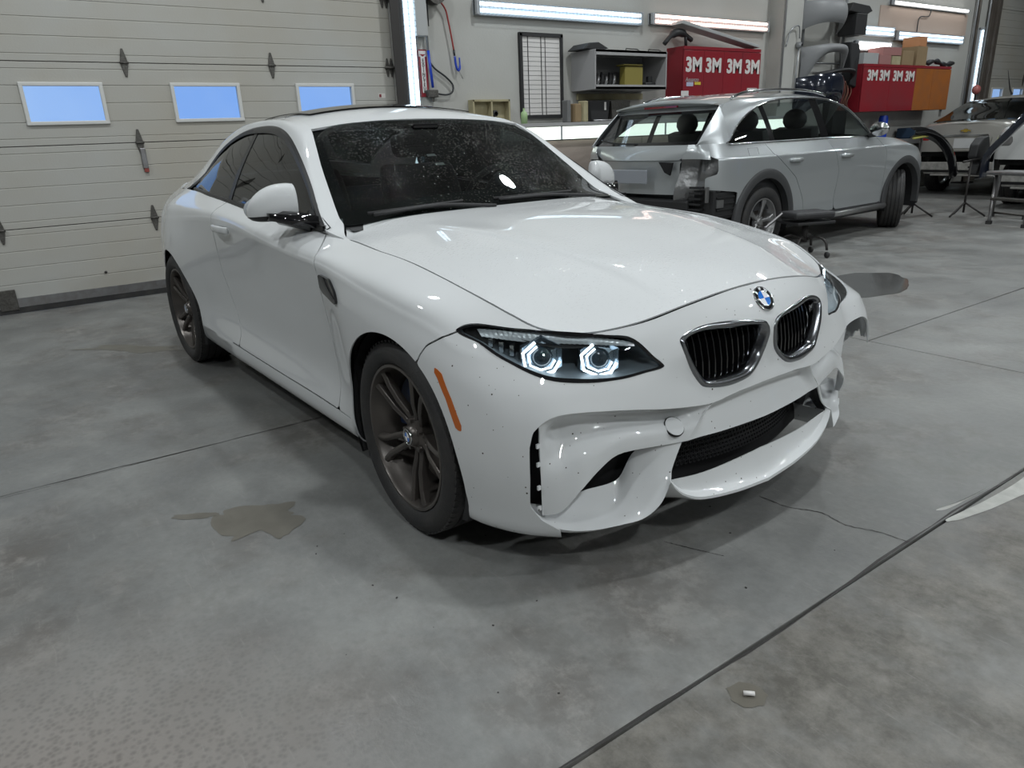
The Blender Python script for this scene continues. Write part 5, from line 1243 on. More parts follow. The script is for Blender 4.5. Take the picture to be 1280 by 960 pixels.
# windscreen, rear window, bonnet
fr = B3[:k0 + 1]; wsg = []
for t, e in enumerate(fr): wsg.append([(e[0] + .10 * (1 - q * q) * (1 - t / len(fr)) - .03 * (1 - q * q) * (t / len(fr)), -e[1] * q, e[2] + .02 * (1 - q * q)) for q in np.linspace(-1, 1, 15)])
o = MB().grid(np.array(wsg)).obj('windscreen', M['glass_wagon'], wagon); fix_normals(o)
bn = []
top = wag.D[:, -1]; i0 = int(np.argmin(np.abs(top[:, 0] + .5)))
for e in top[i0:]: bn.append([(e[0] + .03 * (1 - q * q), -e[1] * q, e[2] + .055 * (1 - q * q) * (-e[1] / .75)) for q in np.linspace(-1, 1, 17)])
o = MB().grid(np.array(bn)).obj('bonnet', M['silver'], wagon); fix_normals(o)
# side glass in three lights with dark pillars between and a bright surround
def sg(x0, x1, nm, mm):
    A = np.array(dlo); rows = []
    for x in np.linspace(x0, x1, 14):
        o_ = np.argsort(-A[:, 0]); yt = np.interp(-x, -A[o_, 0], A[o_, 1]); zt = np.interp(-x, -A[o_, 0], A[o_, 2]); yb, zb = -.815 + .02 * max(-2.6 - x, 0), 1.088
        rows.append([(x, yb * (1 - t) + yt * t - .01 * math.sin(math.pi * t) + .008, zb * (1 - t) + max(zt, zb + .003) * t) for t in np.linspace(0, 1, 6)])
    G = np.array(rows)
    for sd in (-1, 1): o = MB().grid(G if sd < 0 else mir(G), sd > 0).obj(nm, mm, wagon); fix_normals(o)
sg(-.74, -1.60, 'front_door_glass', M['glass_wagon']); sg(-1.74, -2.58, 'rear_door_glass', M['glass_wagon']); sg(-2.66, -3.26, 'quarter_glass', M['glass_wagon'])
for x0, x1 in ((-1.60, -1.74), (-2.58, -2.66)): sg(x0, x1, 'door_pillar', M['black_gloss'])
ch = MB()
for sd in (-1, 1):
    P_ = [(x, y * -sd - (-sd) * -.0 + sd * .006, z + .004) for x, y, z in dlo] + [(-3.34, sd * .800, 1.098), (-3.30, sd * .812, 1.092)]
    b_ = [(x, sd * .824, 1.086) for x in (-3.28, -2.4, -1.5, -.71)]; b_[0] = (-3.30, sd * .805, 1.09)
    MB().tube(crom(P_, 50), .008, 6).tube(crom(b_, 12), .009, 6).obj('window_surround', M['chrome'], wagon, label='bright window surround')
    k = crom([(-3.00, sd * .57, 1.50), (-2.85, sd * .575, 1.545), (-2.5, sd * .575, 1.575), (-2.0, sd * .575, 1.580), (-1.6, sd * .575, 1.562), (-1.35, sd * .575, 1.525)], 24)
    MB().tube(k, .014, 8).obj('roof_rail', M['chrome'], wagon, label='bright roof rail')
    par = fdo[0 if sd < 0 else 1]
    for par, hx in ((fdo[0 if sd < 0 else 1], -1.376), (rdo[0 if sd < 0 else 1], -2.347)):
        MB().tube([(hx - .10, sd * .895, .905), (hx - .08, sd * .922, .907), (hx + .08, sd * .924, .905), (hx + .10, sd * .895, .903)], [.016, .021, .021, .014], 8).obj('door_handle', M['silver'], par)
    # mirror
    V = []; 
    for t in np.linspace(0, 1, 9):
        kk = math.sqrt(max(1 - (2 * t - 1)**2 * .92, .05)); V.append([(-.85 + .075 * kk * math.cos(a) * (1 if math.cos(a) > 0 else .5), sd * (.86 + .20 * t), 1.155 + .075 * kk * math.sin(a)) for a in np.linspace(0, 2 * math.pi, 17)])
    mo = MB().grid(np.array(V)).obj('door_mirror', M['chrome'], wagon, label='bright door mirror'); fix_normals(mo)
    MB().tube([(-.80, sd * .82, 1.09), (-.84, sd * .92, 1.10)], .025, 8).obj('mirror_foot', M['black_plastic'], mo)
# fuel flap outline
fl = [(-3.08, -.8845, .955), (-2.93, -.8845, .955), (-2.93, -.850, 1.045), (-3.08, -.846, 1.045)]
MB().tube([fl[0], fl[1], fl[2], fl[3], fl[0]], .0012, 4).obj('fuel_flap_gap', M['black_plastic'], wagon, smooth=False)
# tailgate
tgx = lambda z: -3.30 - (1.44 - z) * 1.03 if z > 1.08 else (-3.663 - .055 * math.sin(min((1.08 - z) / .12, 1) * math.pi / 2) if z > .96 else -3.715 + .0 - (.02 if z > .80 else .0) + .10 * (.96 - z)**1 * .3)
tg = []
for z in (1.445, 1.40, 1.25, 1.10, 1.085, 1.02, .965, .955, .93, .80, .66, .645):
    hw = .655 + (1.445 - z) * .09 if z > 1.085 else (.665 if z > 1.03 else .60 if z > .98 else .50 if z > .9 else .47)
    if z <= .96 and z > .94: hw = .52
    off = .035 if z in (.955, .93) else (.045 if z < .93 else 0)
    tg.append([(tgx(z) + off - .07 * (1 - q * q) + .07, hw * q, z) for q in np.linspace(-1, 1, 25)])
tg = np.array(tg); 
m = MB(); m.grid(tg[3:]); m.grid(tg[:2]); tgo = m.obj('tailgate', M['silver'], wagon, angle=R_(35)); fix_normals(tgo); tgo.modifiers.new('t', 'SOLIDIFY').thickness = .006
frm = []
G = tg[1:4]
def wedge(i0, i1, j0, j1, nm, mm, off=0.0):
    g2 = loft([G[0], G[1], G[2]], 25, 12).transpose(1, 0, 2)[i0:i1, j0:j1]; g2 = g2 + np.array([-off, 0, 0]); o = MB().grid(g2).obj(nm, mm, tgo); fix_normals(o); return o
wedge(1, 11, 1, 24, 'rear_window', M['glass_wagon'])
for a in ((0, 2, 0, 25), (10, 12, 0, 25), (0, 12, 0, 2), (0, 12, 23, 25)): wedge(*a, 'window_edge', M['black_gloss'], .002)
b = MB(); b.tube(crom([(-3.60,-.02,1.115),(-3.655,.08,1.118),(-3.65,.35,1.13),(-3.62,.55,1.16)], 10), .008, 6); b.obj('rear_wiper', M['black_plastic'], tgo)
MB().box((-3.345, -.0, 1.452), (.02, .42, .022)).obj('high_brake_lamp', M['red_lens'], wagon, smooth=False)
sp = []
for q in np.linspace(-1, 1, 21): sp.append([(-3.22 - .05 * (1 - q * q), .63 * q, 1.470 + .045 * (1 - q * q)), (-3.33 - .06 * (1 - q * q), .625 * q, 1.452 + .045 * (1 - q * q)), (-3.325 - .06 * (1 - q * q), .625 * q, 1.440 + .03 * (1 - q * q)), (-3.26, .62 * q, 1.435)])
o = MB().grid(np.array(sp)).obj('roof_spoiler', M['silver'], wagon); fix_normals(o)
MB().box((-3.76, .02, .815), (.012, .46, .13)).obj('plate_recess', mat('plate recess paint', (.36, .38, .42), .4, .3), tgo, smooth=False, bevel=.01)
MB().add([(-3.700, -.47, .945), (-3.700, -.30, .95), (-3.705, -.38, .855), (-3.700, -.44, .83)], [(0, 1, 2, 3)]).obj('lamp_socket_hole', M['black_matte'], tgo, smooth=False, solid=.02)
# exposed lamp pocket and rear structure
random.seed(4)
rows = []
for t in np.linspace(0, 1, 14):
    row = []
    for u in np.linspace(0, 1, 10):
        y = -.50 - .33 * u + (.07 * t * (1 - u)); z = .985 - .50 * t; x = -3.60 + .12 * u + .05 * math.sin(t * 7 + u * 4) * .5 + .03 * math.sin(u * 9 - t * 3) + (.05 if .3 < u < .7 and t < .5 else 0)
        row.append((x, y, z))
    rows.append(row)
G_ = np.array(rows); o = MB().grid(G_).obj('lamp_pocket', M['bare_metal'], wagon, label='bare metal pocket where the tail lamp was'); fix_normals(o)
o = MB().grid(mir(G_)).obj('lamp_pocket', M['bare_metal'], wagon, label='bare metal pocket where the tail lamp was'); fix_normals(o)
rb = MB(); rb.box((-3.60, 0, .52), (.10, 1.25, .16)); rb.box((-3.45, 0, .40), (.4, 1.3, .10)); rb.obj('crash_beam', M['black_plastic'], wagon, smooth=False, bevel=.02)
bx = MB()
for i in range(5): bx.box((-3.62, -.70, .52 + .05 * i), (.05, .13, .018))
for i in range(4): bx.box((-3.40, -.86, .46 + .055 * i), (.26, .03, .012))
bx.box((-3.40, -.85, .55), (.36, .02, .24)); bx.box((-3.57, -.76, .55), (.04, .22, .28)); bx.obj('vent_frame', M['black_plastic'], wagon, smooth=False)
MB().box((-3.50, -.874, .57), (.10, .02, .07)).box((-3.63, -.83, .66), (.03, .02, .14)).obj('bumper_bracket', M['bare_metal'], wagon, smooth=False)
# inside
ins = MB(); ins.box((-1.8, 0, .46), (3.2, 1.5, .05)); ins.box((-.62, 0, .80), (.25, 1.4, .45)); ins.box((-1.8, -.82, .75), (2.4, .02, .60)); ins.box((-1.8, .82, .75), (2.4, .02, .60)); ins.box((-3.0, 0, .75), (.05, 1.4, .5)); ins.obj('cabin_trim', M['interior'], wagon, smooth=False)
for (sx, sy) in ((-1.45, -.37), (-1.45, .37), (-2.35, -.38), (-2.35, .38)):
    s_ = MB(); s_.box((sx + .22, sy, .66), (.5, .5, .12)); s_.box((sx - .05, sy, .95), (.14, .48, .52), M=Matrix.Rotation(R_(-12), 3, 'Y'))
    V = [[(sx - .12 + .06 * math.sin(p) * math.cos(a), sy + .15 * math.sin(p) * math.sin(a), 1.29 + .115 * math.cos(p)) for a in np.linspace(0, 2 * math.pi, 13)] for p in np.linspace(.05, 3.09, 8)]
    s_.grid(np.array(V)); s_.obj('seat', M['leather'], wagon, bevel=.03)
wub = MB(); wub.box((-1.4, 0, .30), (3.9, 1.1, .12)); wub.box((-1.4, 0, .255), (1.8, 1.58, .05)); wub.box((.45, 0, .55), (.3, 1.1, .5)); wub.obj('underbody', M['black_matte'], wagon, smooth=False)
fb_ = MB(); fb_.box((.50, -.72, .42), (.06, .30, .36)); fb_.box((.62, 0, .55), (.10, 1.2, .40)); fb_.obj('front_panel', M['black_plastic'], wagon, smooth=False, bevel=.02)
ww = make_wheel(.235, .340, .226, 'five', 'silver_wheel')
wl = [ww] + [copy_tree(ww) for _ in range(3)]
put_wheel(wl[0], -2.805, -.775, .340, wagon, 0, R_(12)); put_wheel(wl[1], -2.805, .775, .340, wagon, 0, .4, True)
put_wheel(wl[2], 0, -.775, .340, wagon, R_(30), .3); put_wheel(wl[3], 0, .775, .340, wagon, R_(30), .8, True)

# ---- two more saloons seen from behind, far right; origin at the tail on the floor, x forward
def saloon(name, loc, rz, label, paint, lamp='red_lens'):
    r = empty(name, loc, rz, label, 'car')
    sk = Skin([
      (.03, rowset([.0,.0,.0,.0,.0,.0,.0], [.36,.45,.55,.70,.88,1.02,1.05])), (.06, rowset([.55,.58,.60,.60,.60,.58,.52], [.36,.45,.55,.70,.88,1.01,1.05])),
      (.20, rowset([.74,.78,.80,.81,.80,.76,.66], [.34,.42,.52,.68,.86,1.00,1.06])), (.50, rowset([.80,.86,.88,.885,.875,.82,.71], [.30,.38,.50,.66,.84,1.0,1.075])),
      (1.0, rowset([.80,.87,.895,.90,.885,.84,.76], [.26,.33,.46,.64,.84,.98,1.08])), (2.0, rowset([.80,.87,.88,.88,.885,.85,.78], [.22,.28,.42,.62,.82,.95,1.04])),
      (3.0, rowset([.80,.87,.88,.885,.885,.85,.77], [.22,.28,.42,.62,.80,.93,1.00])), (3.8, rowset([.80,.86,.885,.895,.885,.83,.70], [.22,.28,.42,.60,.76,.87,.93])),
      (4.35, rowset([.60,.68,.70,.72,.70,.64,.50], [.24,.30,.42,.56,.68,.76,.80])), (4.55, rowset([.0,.0,.0,.0,.0,.0,.0], [.24,.30,.42,.56,.66,.72,.76]))], 8, 5)
    q = sk.Q; ar = np.minimum(np.hypot(q[:, 0] - .95, q[:, 1] - .33) - .37, np.hypot(q[:, 0] - 3.63, q[:, 1] - .33) - .37)
    # the tail below the lid is open: no bumper
    skin = np.minimum.reduce([ar, np.maximum(q[:, 0] - .22, q[:, 1] - .62)])
    lam = poly_sd(q, [(-.1, .80), (.26, .80), (.30, .92), (.20, .93), (-.1, .93)]); lam = np.minimum(lam, -(sk.P[:, 1] + .56))
    body = sk.piece('body_side', np.minimum(skin, -lam - .002), paint, r)
    sk.piece('tail_lamp' if lamp == 'red_lens' else 'lamp_pocket', lam, M[lamp], r, label='red tail lamp' if lamp == 'red_lens' else 'bare metal pocket without its lamp')
    dk = []
    D = sk.D[:, -1]
    for e in D: dk.append([(e[0] - .03 * (1 - t * t) * (e[0] < .4), -e[1] * t, e[2] + .03 * (1 - t * t) * (-e[1] / .7)) for t in np.linspace(-1, 1, 13)])
    dk = np.array(dk); i1 = int(np.argmin(np.abs(D[:, 0] - .95))); i2 = int(np.argmin(np.abs(D[:, 0] - 3.0)))
    o = MB().grid(dk[:i1 + 1]).obj('boot_lid', paint, r); fix_normals(o)
    o = MB().grid(dk[i2:]).obj('bonnet', paint, r); fix_normals(o)
    rail = crom([(.50,-.78,1.085),(.80,-.74,1.18),(1.05,-.69,1.29),(1.35,-.63,1.40),(1.8,-.57,1.445),(2.3,-.57,1.43),(2.6,-.60,1.36),(3.0,-.70,1.15),(3.25,-.74,1.02)], 60)
    dl = rail.copy(); dl[:, 1] -= .055; dl[:, 2] -= .045; dl[0] = (.62,-.80,1.07); dl[-1] = (3.2,-.79,1.0)
    m = MB(); grid_both(m, loft([rail, dl], 60, 3, False)); rg2 = np.array([[(e[0] + (-.10 if e[0] < 1.2 else 0) * (1 - t * t), -e[1] * t, e[2] + .035 * (1 - t * t)) for t in np.linspace(-1, 1, 15)] for e in rail])
    a = int(np.argmin(np.abs(rail[:, 0] - 1.32))); b = int(np.argmin(np.abs(rail[:, 0] - 2.4)))
    m.grid(rg2[a:b + 1]); o = m.obj('roof_and_pillars', paint, r); fix_normals(o)
    o = MB().grid(rg2[:a + 1]).obj('rear_window', M['glass_privacy'], r); fix_normals(o); o = MB().grid(rg2[b:]).obj('windscreen', M['glass_privacy'], r); fix_normals(o)
    bl = crom([(.62,-.76,1.07),(1.5,-.80,1.06),(2.5,-.80,1.03),(3.2,-.79,1.0)], 60); g = loft([dl, bl], 60, 4, False)
    for sd in (0, 1): o = MB().grid(mir(g) if sd else g).obj('side_glass', M['glass_privacy'], r); fix_normals(o)
    st = MB(); st.box((.08, 0, .39), (.09, 1.36, .13)).box((.10, 0, .29), (.06, 1.24, .06)).box((.12, .0, .245), (.12, 1.0, .03)); st.obj('crash_beam', M['beam'], r, smooth=False, bevel=.012)
    for y in (-.30, -.12): box('beam_hole', (.033, y, .375), (.004, .035, .028), M['black_matte'], r)
    bk = MB(); bk.box((.22, 0, .60), (.06, 1.5, .12)); bk.box((.4, 0, .36), (.7, 1.3, .14)); bk.box((2.2, 0, .28), (3.4, 1.2, .12)); bk.box((.60, 0, .62), (.05, 1.5, .5)); bk.obj('underbody', M['black_matte'], r, smooth=False)
    lw = make_wheel(.215, .325, .205, 'five', 'silver_wheel'); l4 = [lw] + [copy_tree(lw) for _ in range(3)]
    zz_ = .325 - loc[2]; put_wheel(l4[0], .95, -.77, zz_, r); put_wheel(l4[1], .95, .77, zz_, r, left=True); put_wheel(l4[2], 3.63, -.77, zz_, r); put_wheel(l4[3], 3.63, .77, zz_, r, left=True)
    return r, sk
M['beam'] = mat('aluminium crash beam', (.52, .51, .48), .45, .5, noise=(12, (.16, .15, .14), .6))
M['beige_silver'] = wet_paint('pale gold-silver car paint', (.42, .41, .38), .3, drops=0, metal=.3)
M['white2'] = wet_paint('white body paint', (.55, .56, .55), .35, drops=0)
M['gold'] = mat('gold enamel', (.62, .44, .08), .25, .6)
M['dark_blue'] = mat('dark blue car paint', (.012, .016, .028), .15, .2, coat=1)
M['neon'] = mat('neon yellow vinyl', (.62, .78, .02), .4)
sal, sks = saloon('saloon_car', (-3.80, 11.30, .09), R_(90), 'pale gold saloon car, rear bumper off, bow-tie badge on its boot', M['beige_silver'])
bt = [(-.085,-.012),(-.030,-.012),(-.030,-.028),(.030,-.028),(.030,-.012),(.085,-.012),(.070,.012),(.030,.012),(.030,.028),(-.030,.028),(-.030,.012),(-.070,.012)]
def tail_part(nm, poly, x0, mm, dz, th=.02, par=sal, k=1.0):
    o = MB().prism([(y * k, z * k + dz) for y, z in poly], x0 - th, x0, 'x').obj(nm, mm, par, smooth=False); return o
tail_part('boot_badge', bt, .005, M['chrome'], .945, .012, k=1.08); tail_part('boot_badge', bt, -.004, M['gold'], .945, .008, k=.9)
tail_part('chrome_strip', [(-.36, 0), (.36, 0), (.34, .03), (-.34, .03)], .022, M['chrome'], .855)
MB().tube([(1.45, 0, 1.49), (1.35, 0, 1.56), (1.15, 0, 1.86)], [.02, .012, .004], 6).obj('antenna', M['black_plastic'], sal)
tail_part('plate_recess', [(-.36, -.20), (.36, -.20), (.40, 0), (-.40, 0)], .025, M['beige_silver'], .835, .03)
tail_part('number_plate', [(-.155, -.075), (.155, -.075), (.155, .075), (-.155, .075)], -.008, mat('number plate white', (.55, .56, .56), .4), .75, .006)
sal2, _ = saloon('saloon_car', (-1.90, 9.62, .05), R_(90), 'white car with a neon yellow stripe, cut off at the right edge', M['white2'], 'bare_metal')
for pts in ([(.16, .80), (.60, .86), (1.1, 1.0), (1.1, .94), (.60, .80), (.16, .74)], [(.45, 1.0), (.60, 1.2), (.66, 1.2), (.55, 1.0)]):
    pass
sy_ = Skin([(.20, rowset([.80, .815, .80], [.70, .80, .92])), (.50, rowset([.875, .885, .86], [.74, .84, .96])), (1.0, rowset([.895, .895, .865], [.78, .88, 1.0]))], 8, 5)
sy_.P[:, 1] -= .006
for sd in (1,):
    q = sy_.Q; sy_.piece('yellow_stripe', poly_sd(q, [(.18, .80), (.5, .84), (1.0, .90), (1.0, .99), (.5, .95), (.3, .93), (.22, .90)]), M['neon'], sal2, sides=(1, -1), solid=.003, label='neon yellow stripe')
# ================================================================ THINGS ON AND ALONG THE WALL
def em(name, col, s): return mat(name, col, .4, emit=col, estr=s)
M['tube_cool'] = em('cool fluorescent tube', (.72, .88, 1.0), 2.6)
M['tube_warm'] = em('pinkish fluorescent tube', (1.0, .76, .68), 2.2)
M['tube_white'] = em('white fluorescent tube', (1.0, .97, .92), 4.0)
M['diffuser'] = em('lit white diffuser', (.92, 1.0, .90), 1.5)
M['lamp_body'] = mat('white lamp housing', (.38, .40, .42), .4)
M['wire'] = mat('grey guard wire', (.16, .17, .18), .4, .7)
M['red_door'] = mat('red cabinet paint', (.27, .014, .024), .32, coat=.3, noise=(3, (.20, .03, .04), .6))
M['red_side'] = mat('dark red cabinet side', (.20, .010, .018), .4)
M['orange_door'] = mat('orange-brown cabinet paint', (.36, .115, .02), .4, noise=(5, (.26, .10, .04), .7))
M['melamine'] = mat('grey melamine', (.34, .335, .335), .5)
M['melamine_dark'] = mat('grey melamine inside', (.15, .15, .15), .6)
M['ply'] = mat('old cream plywood', (.42, .38, .24), .7, noise=(6, (.26, .22, .12), .7))
M['cardboard'] = mat('brown cardboard', (.28, .20, .11), .8, noise=(3, (.22, .15, .08), .6))
M['card_orange'] = mat('orange cardboard', (.48, .22, .10), .7)
M['card_pink'] = mat('faded red carton', (.34, .16, .15), .7)
M['plastic_grey'] = mat('mid grey primer plastic', (.22, .225, .23), .5)
M['plastic_pale'] = mat('pale grey painted plastic', (.40, .41, .41), .4)
M['white_letter'] = mat('white vinyl lettering', (.68, .66, .64), .4)
M['yellow'] = mat('mustard yellow plastic', (.24, .20, .045), .5)
M['blue_plastic'] = mat('blue plastic', (.01, .05, .42), .35)
M['red_hose'] = mat('red rubber hose', (.28, .03, .025), .5)
M['black_hose'] = mat('black rubber hose', (.02, .022, .025), .45)
M['pipe'] = mat('grey pipe', (.32, .33, .34), .35, .5)
def wallM(y, z, x, spin=0.0):
    """text frame: faces +x, reads along +y"""
    m = Matrix(((0, 0, 1, x), (1, 0, 0, y), (0, 1, 0, z), (0, 0, 0, 1))); return m
def batten(name, y0, y1, z, label, tubes=2, mm='tube_cool', guard=True, x=WX, vertical=False, group=None, h=.15, tilt=0.0):
    """fluorescent wall fitting; origin at its middle"""
    L = y1 - y0; c = (x, (y0 + y1) / 2, z) if not vertical else (x, z, (y0 + y1) / 2)
    r = empty(name, c, 0, label, 'light', group)
    def P(a, b, o): return (o, a, b) if not vertical else (o, b, a)
    hb = MB(); ax = (.05, L, h) if not vertical else (.05, h, L); hb.box(P(0, 0, .025), ax)
    for s_ in (-1, 1): hb.box(P(s_ * (L / 2 - .02), 0, .055), (.07, .04, h) if not vertical else (.07, h, .04))
    hb.obj('lamp_housing', M['lamp_body'], r, smooth=False, bevel=.004)
    for i in range(tubes):
        b = (i - (tubes - 1) / 2) * .066
        t = MB(); t.tube([P(-L / 2 + .05, b, .075), P(L / 2 - .05, b, .075)], .019, 10); t.obj('tube', M[mm], r)
    if guard:
        g = MB(); n = int(L / .055)
        for i in range(n + 1):
            a = -L / 2 + .04 + (L - .08) * i / n
            g.tube([P(a, -h / 2 - .0, .05), P(a, -h * .36, .115), P(a, h * .36, .115), P(a, h / 2, .05)], .0018, 3, cap=False)
        for b, o in ((-h * .36, .115), (0, .118), (h * .36, .115)): g.tube([P(-L / 2 + .04, b, o), P(L / 2 - .04, b, o)], .0020, 3)
        g.obj('wire_guard', M['wire'], r)['kind'] = 'stuff'
    if tilt: r.rotation_euler = (0, tilt, 0)
    return r
batten('wall_light', 2.86, 5.34, 2.56, 'long caged two-tube lamp, cool white, above the framed chart')
batten('wall_light', 5.50, 7.86, 2.575, 'caged lamp with a pinkish tube above the nearer red cabinet', 2, 'tube_warm', h=.13)
batten('wall_light', .9, 3.55, 2.045, 'upright caged two-tube lamp beside the left garage door', vertical=True)
batten('wall_light', 11.10, 13.75, 3.09, 'bare white tube lamp, highest on the far wall', 1, 'tube_white', False, h=.07)
batten('wall_light', 10.02, 11.26, 2.64, 'short two-tube lamp, upper of the stacked pair by the hanging parts', 2, 'tube_cool', False)
batten('wall_light', 10.16, 11.22, 2.41, 'short two-tube lamp, lower of the stacked pair by the hanging parts', 2, 'tube_white', False)
batten('wall_light', 11.36, 13.70, 2.60, 'caged two-tube lamp above the cartons on the far cabinets', 2)
batten('wall_light', .8, 2.85, 14.42, 'upright caged lamp beside the brown post at the far door', vertical=True, tubes=1, h=.10)
box('pink_light_patch', (WX + .01, 12.35, 2.86), (.02, 3.0, .36), mat('pinkish lit wall', (.46, .36, .30), .7)); tag(bpy.data.objects['pink_light_patch'], 'pinkish light painted on the far wall just under the bare tube', 'panel')  # pinkish lamp light on the wall, painted as the colour of a thin sheet
# ---- left of the wall: electrical box, pipes, sign, hoses
tag(box('electrical_box', (WX + .05, 2.175, 2.48), (.10, .13, .46), M['plastic_pale'], bevel=.005), 'pale grey electrical box beside the upright lamp', 'box')
sg_ = empty('extinguisher_sign', (WX, 2.20, 1.90), 0, 'narrow red and white vertical fire extinguisher sign', 'sign')
box('sign_board', (.006, 0, 0), (.012, .105, .46), M['red_door'], sg_); box('sign_face', (.014, 0, .01), (.004, .050, .40), M['white_letter'], sg_)
box('sign_top', (.014, 0, .19), (.0045, .085, .055), M['white_letter'], sg_)
MB().prism([(-.035, .185), (.035, .185), (0, .162)], .0165, .019, 'x').obj('sign_arrow', M['red_door'], sg_, smooth=False)
for i, ch_ in enumerate('EXTINCTEUR'):
    text_obj('sign_letter', ch_, .042, M['black_plastic'], sg_, .001, wallM(0, .125 - i * .034, .0175), bold=.001)
ap = empty('air_line', (WX, 2.3, 1.65), 0, 'air line: grey drop pipe, blue pipe, filter and looped black hose', 'pipe')
o_ = lambda y, z, x=.04: (x, y - 2.3, z - 1.65)
MB().tube([o_(2.245, 3.6), o_(2.255, 2.12)], .014, 8).obj('grey_pipe', M['pipe'], ap); MB().tube([o_(2.285, 3.6), o_(2.285, 2.35)], .006, 6).obj('black_cable', M['black_hose'], ap)
MB().tube([o_(2.258, 2.12), o_(2.285, 1.76)], .015, 8).obj('blue_pipe', M['blue_plastic'], ap)
MB().box(o_(2.27, 1.70), (.07, .12, .075)).tube([o_(2.27, 1.71), o_(2.27, 1.62)], .022, 10).obj('air_filter', M['hinge'], ap, smooth=False, bevel=.005)
MB().tube(crom([o_(2.275, 2.0), o_(2.32, 1.95), o_(2.46, 1.86), o_(2.535, 1.78), o_(2.52, 1.715), o_(2.45, 1.69), o_(2.33, 1.70)], 24), .010, 6).obj('black_hose', M['black_hose'], ap)
ar_ = empty('air_blow_gun', (WX, 2.62, 2.05), 0, 'blue air blow gun hanging from a red hose', 'tool')
o_ = lambda y, z, x=.05: (x, y - 2.62, z - 2.05)
MB().tube(crom([o_(2.30, 2.60), o_(2.42, 2.59), o_(2.49, 2.52), o_(2.52, 2.40), o_(2.555, 2.20), o_(2.565, 2.13)], 24), .009, 6).obj('red_hose', M['red_hose'], ar_)
MB().tube([o_(2.565, 2.13), o_(2.57, 2.075)], .012, 8).obj('coupling', M['black_hose'], ar_)
MB().tube(crom([o_(2.572, 2.07), o_(2.582, 1.98), o_(2.605, 1.93), o_(2.625, 1.95), o_(2.63, 2.06)], 14), [.012] * 7 + [.014] * 3 + [.008] * 4, 8).obj('gun_body', M['blue_plastic'], ar_)
MB().tube([o_(2.615, 1.93), o_(2.66, 1.85)], .003, 5).obj('nozzle', M['steel'], ar_)
tag(MB().lathe([(.02, 0), (.11, .0), (.11, .02), (.07, .03), (.07, .09), (.11, .10), (.11, .12), (.02, .12)], 24, 'x', (WX, 2.36, 2.66)).obj('hose_reel', M['hinge'], angle=R_(30)), 'grey hose reel cut off by the top edge beside the upright lamp', 'hose reel')
# ---- chart, plywood box, open cabinet
ct = empty('wall_chart', (WX, 3.76, 1.885), 0, 'tall black-framed white chart ruled with lines', 'chart')
box('chart_board', (.012, 0, 0), (.012, .56, .88), M['white_letter'], ct)
f = MB()
for (cy, cz, sy, sz) in ((0, .44, .62, .04), (0, -.44, .62, .04), (-.295, 0, .035, .9), (.295, 0, .035, .9)): f.box((.02, cy, cz), (.04, sy, sz))
f.obj('chart_frame', M['black_plastic'], ct, smooth=False)
for i in range(16): box('chart_line', (.0195, 0, .36 - i * .05), (.002, .54, .003), M['wire'], ct)
for y, w in ((-.19, .010), (.0, .010), (.06, .008)): box('chart_line', (.0205, y, -.0), (.003, w, .84), M['black_plastic'], ct)
pb = empty('key_box', (WX, 2.99, 1.47), 0, 'small cream plywood box with two bays, by the chart', 'box')
f = MB()
for (cy, cz, sy, sz) in ((0, .155, .50, .022), (0, -.155, .50, .022), (-.24, 0, .022, .33), (.24, 0, .022, .33), (.0, 0, .02, .31)): f.box((.05, cy, cz), (.10, sy, sz))
f.box((.006, 0, 0), (.01, .49, .32)); f.obj('box_frame', M['ply'], pb, smooth=False, bevel=.002)
MB().lathe([(.001, .0), (.035, .0), (.035, .05), (.02, .06)], 14, 'x', (.02, .065, .02)).box((.03, .075, -.06), (.03, .02, .08)).obj('hanging_tool', M['black_plastic'], pb, smooth=False)
oc = empty('wall_cabinet', (WX, 4.82, 1.72), 0, 'open grey wall cabinet holding a yellow tray and parts', 'cabinet')
f = MB(); W2, H2, Dp = 1.17, .43, .43
for (c, d) in (((Dp / 2, -W2 / 2, H2 / 2), (Dp, .018, H2)), ((Dp / 2, W2 / 2, H2 / 2), (Dp, .018, H2)), ((Dp / 2, 0, .015), (Dp, W2, .03)), ((Dp / 2, 0, H2 - .015), (Dp, W2, .03)), ((.01, 0, H2 / 2), (.02, W2, H2)), ((Dp - .01, 0, .025), (.02, W2, .05)), ((Dp - .01, 0, H2 - .03), (.02, W2, .06))): f.box(c, d)
f.obj('cabinet_body', M['melamine'], oc, smooth=False, bevel=.002)
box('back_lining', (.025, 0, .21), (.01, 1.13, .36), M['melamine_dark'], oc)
yt = MB().box((WX + .30, 4.93, 1.865), (.10, .30, .23)).box((WX + .27, 4.93, 2.0), (.14, .32, .018)); tag(yt.obj('plastic_tray', M['yellow'], smooth=False, bevel=.01), 'mustard yellow tray standing in the open grey cabinet', 'tray')
random.seed(7)
for i in range(6):
    y = 4.36 + i * .065; h = .14 + .05 * random.random()
    tag(MB().tube(crom([(WX + .22, y, 1.755), (WX + .25, y + .01, 1.75 + h * .6), (WX + .22, y + .02, 1.75 + h)], 8), [.022, .03, .02, .03, .018, .026, .02, .012], 8).obj('spray_gun_cup', M['steel' if i % 2 else 'black_plastic']), 'small %s workshop part in the left of the open cabinet' % ('steel' if i % 2 else 'black'), 'part', 'steel parts in the cabinet' if i % 2 else 'black parts in the cabinet')
tag(MB().box((WX + .30, 4.58, 1.765), (.12, .16, .02), .3).obj('paper_packet', M['plastic_pale'], smooth=False), 'pale packet lying at the left front of the open cabinet', 'packet')
tag(MB().box((WX + .28, 5.22, 1.78), (.14, .18, .05)).box((WX + .28, 5.26, 1.84), (.05, .07, .08)).obj('sander', M['black_plastic'], smooth=False, bevel=.01), 'black power sander at the right of the open cabinet', 'tool')
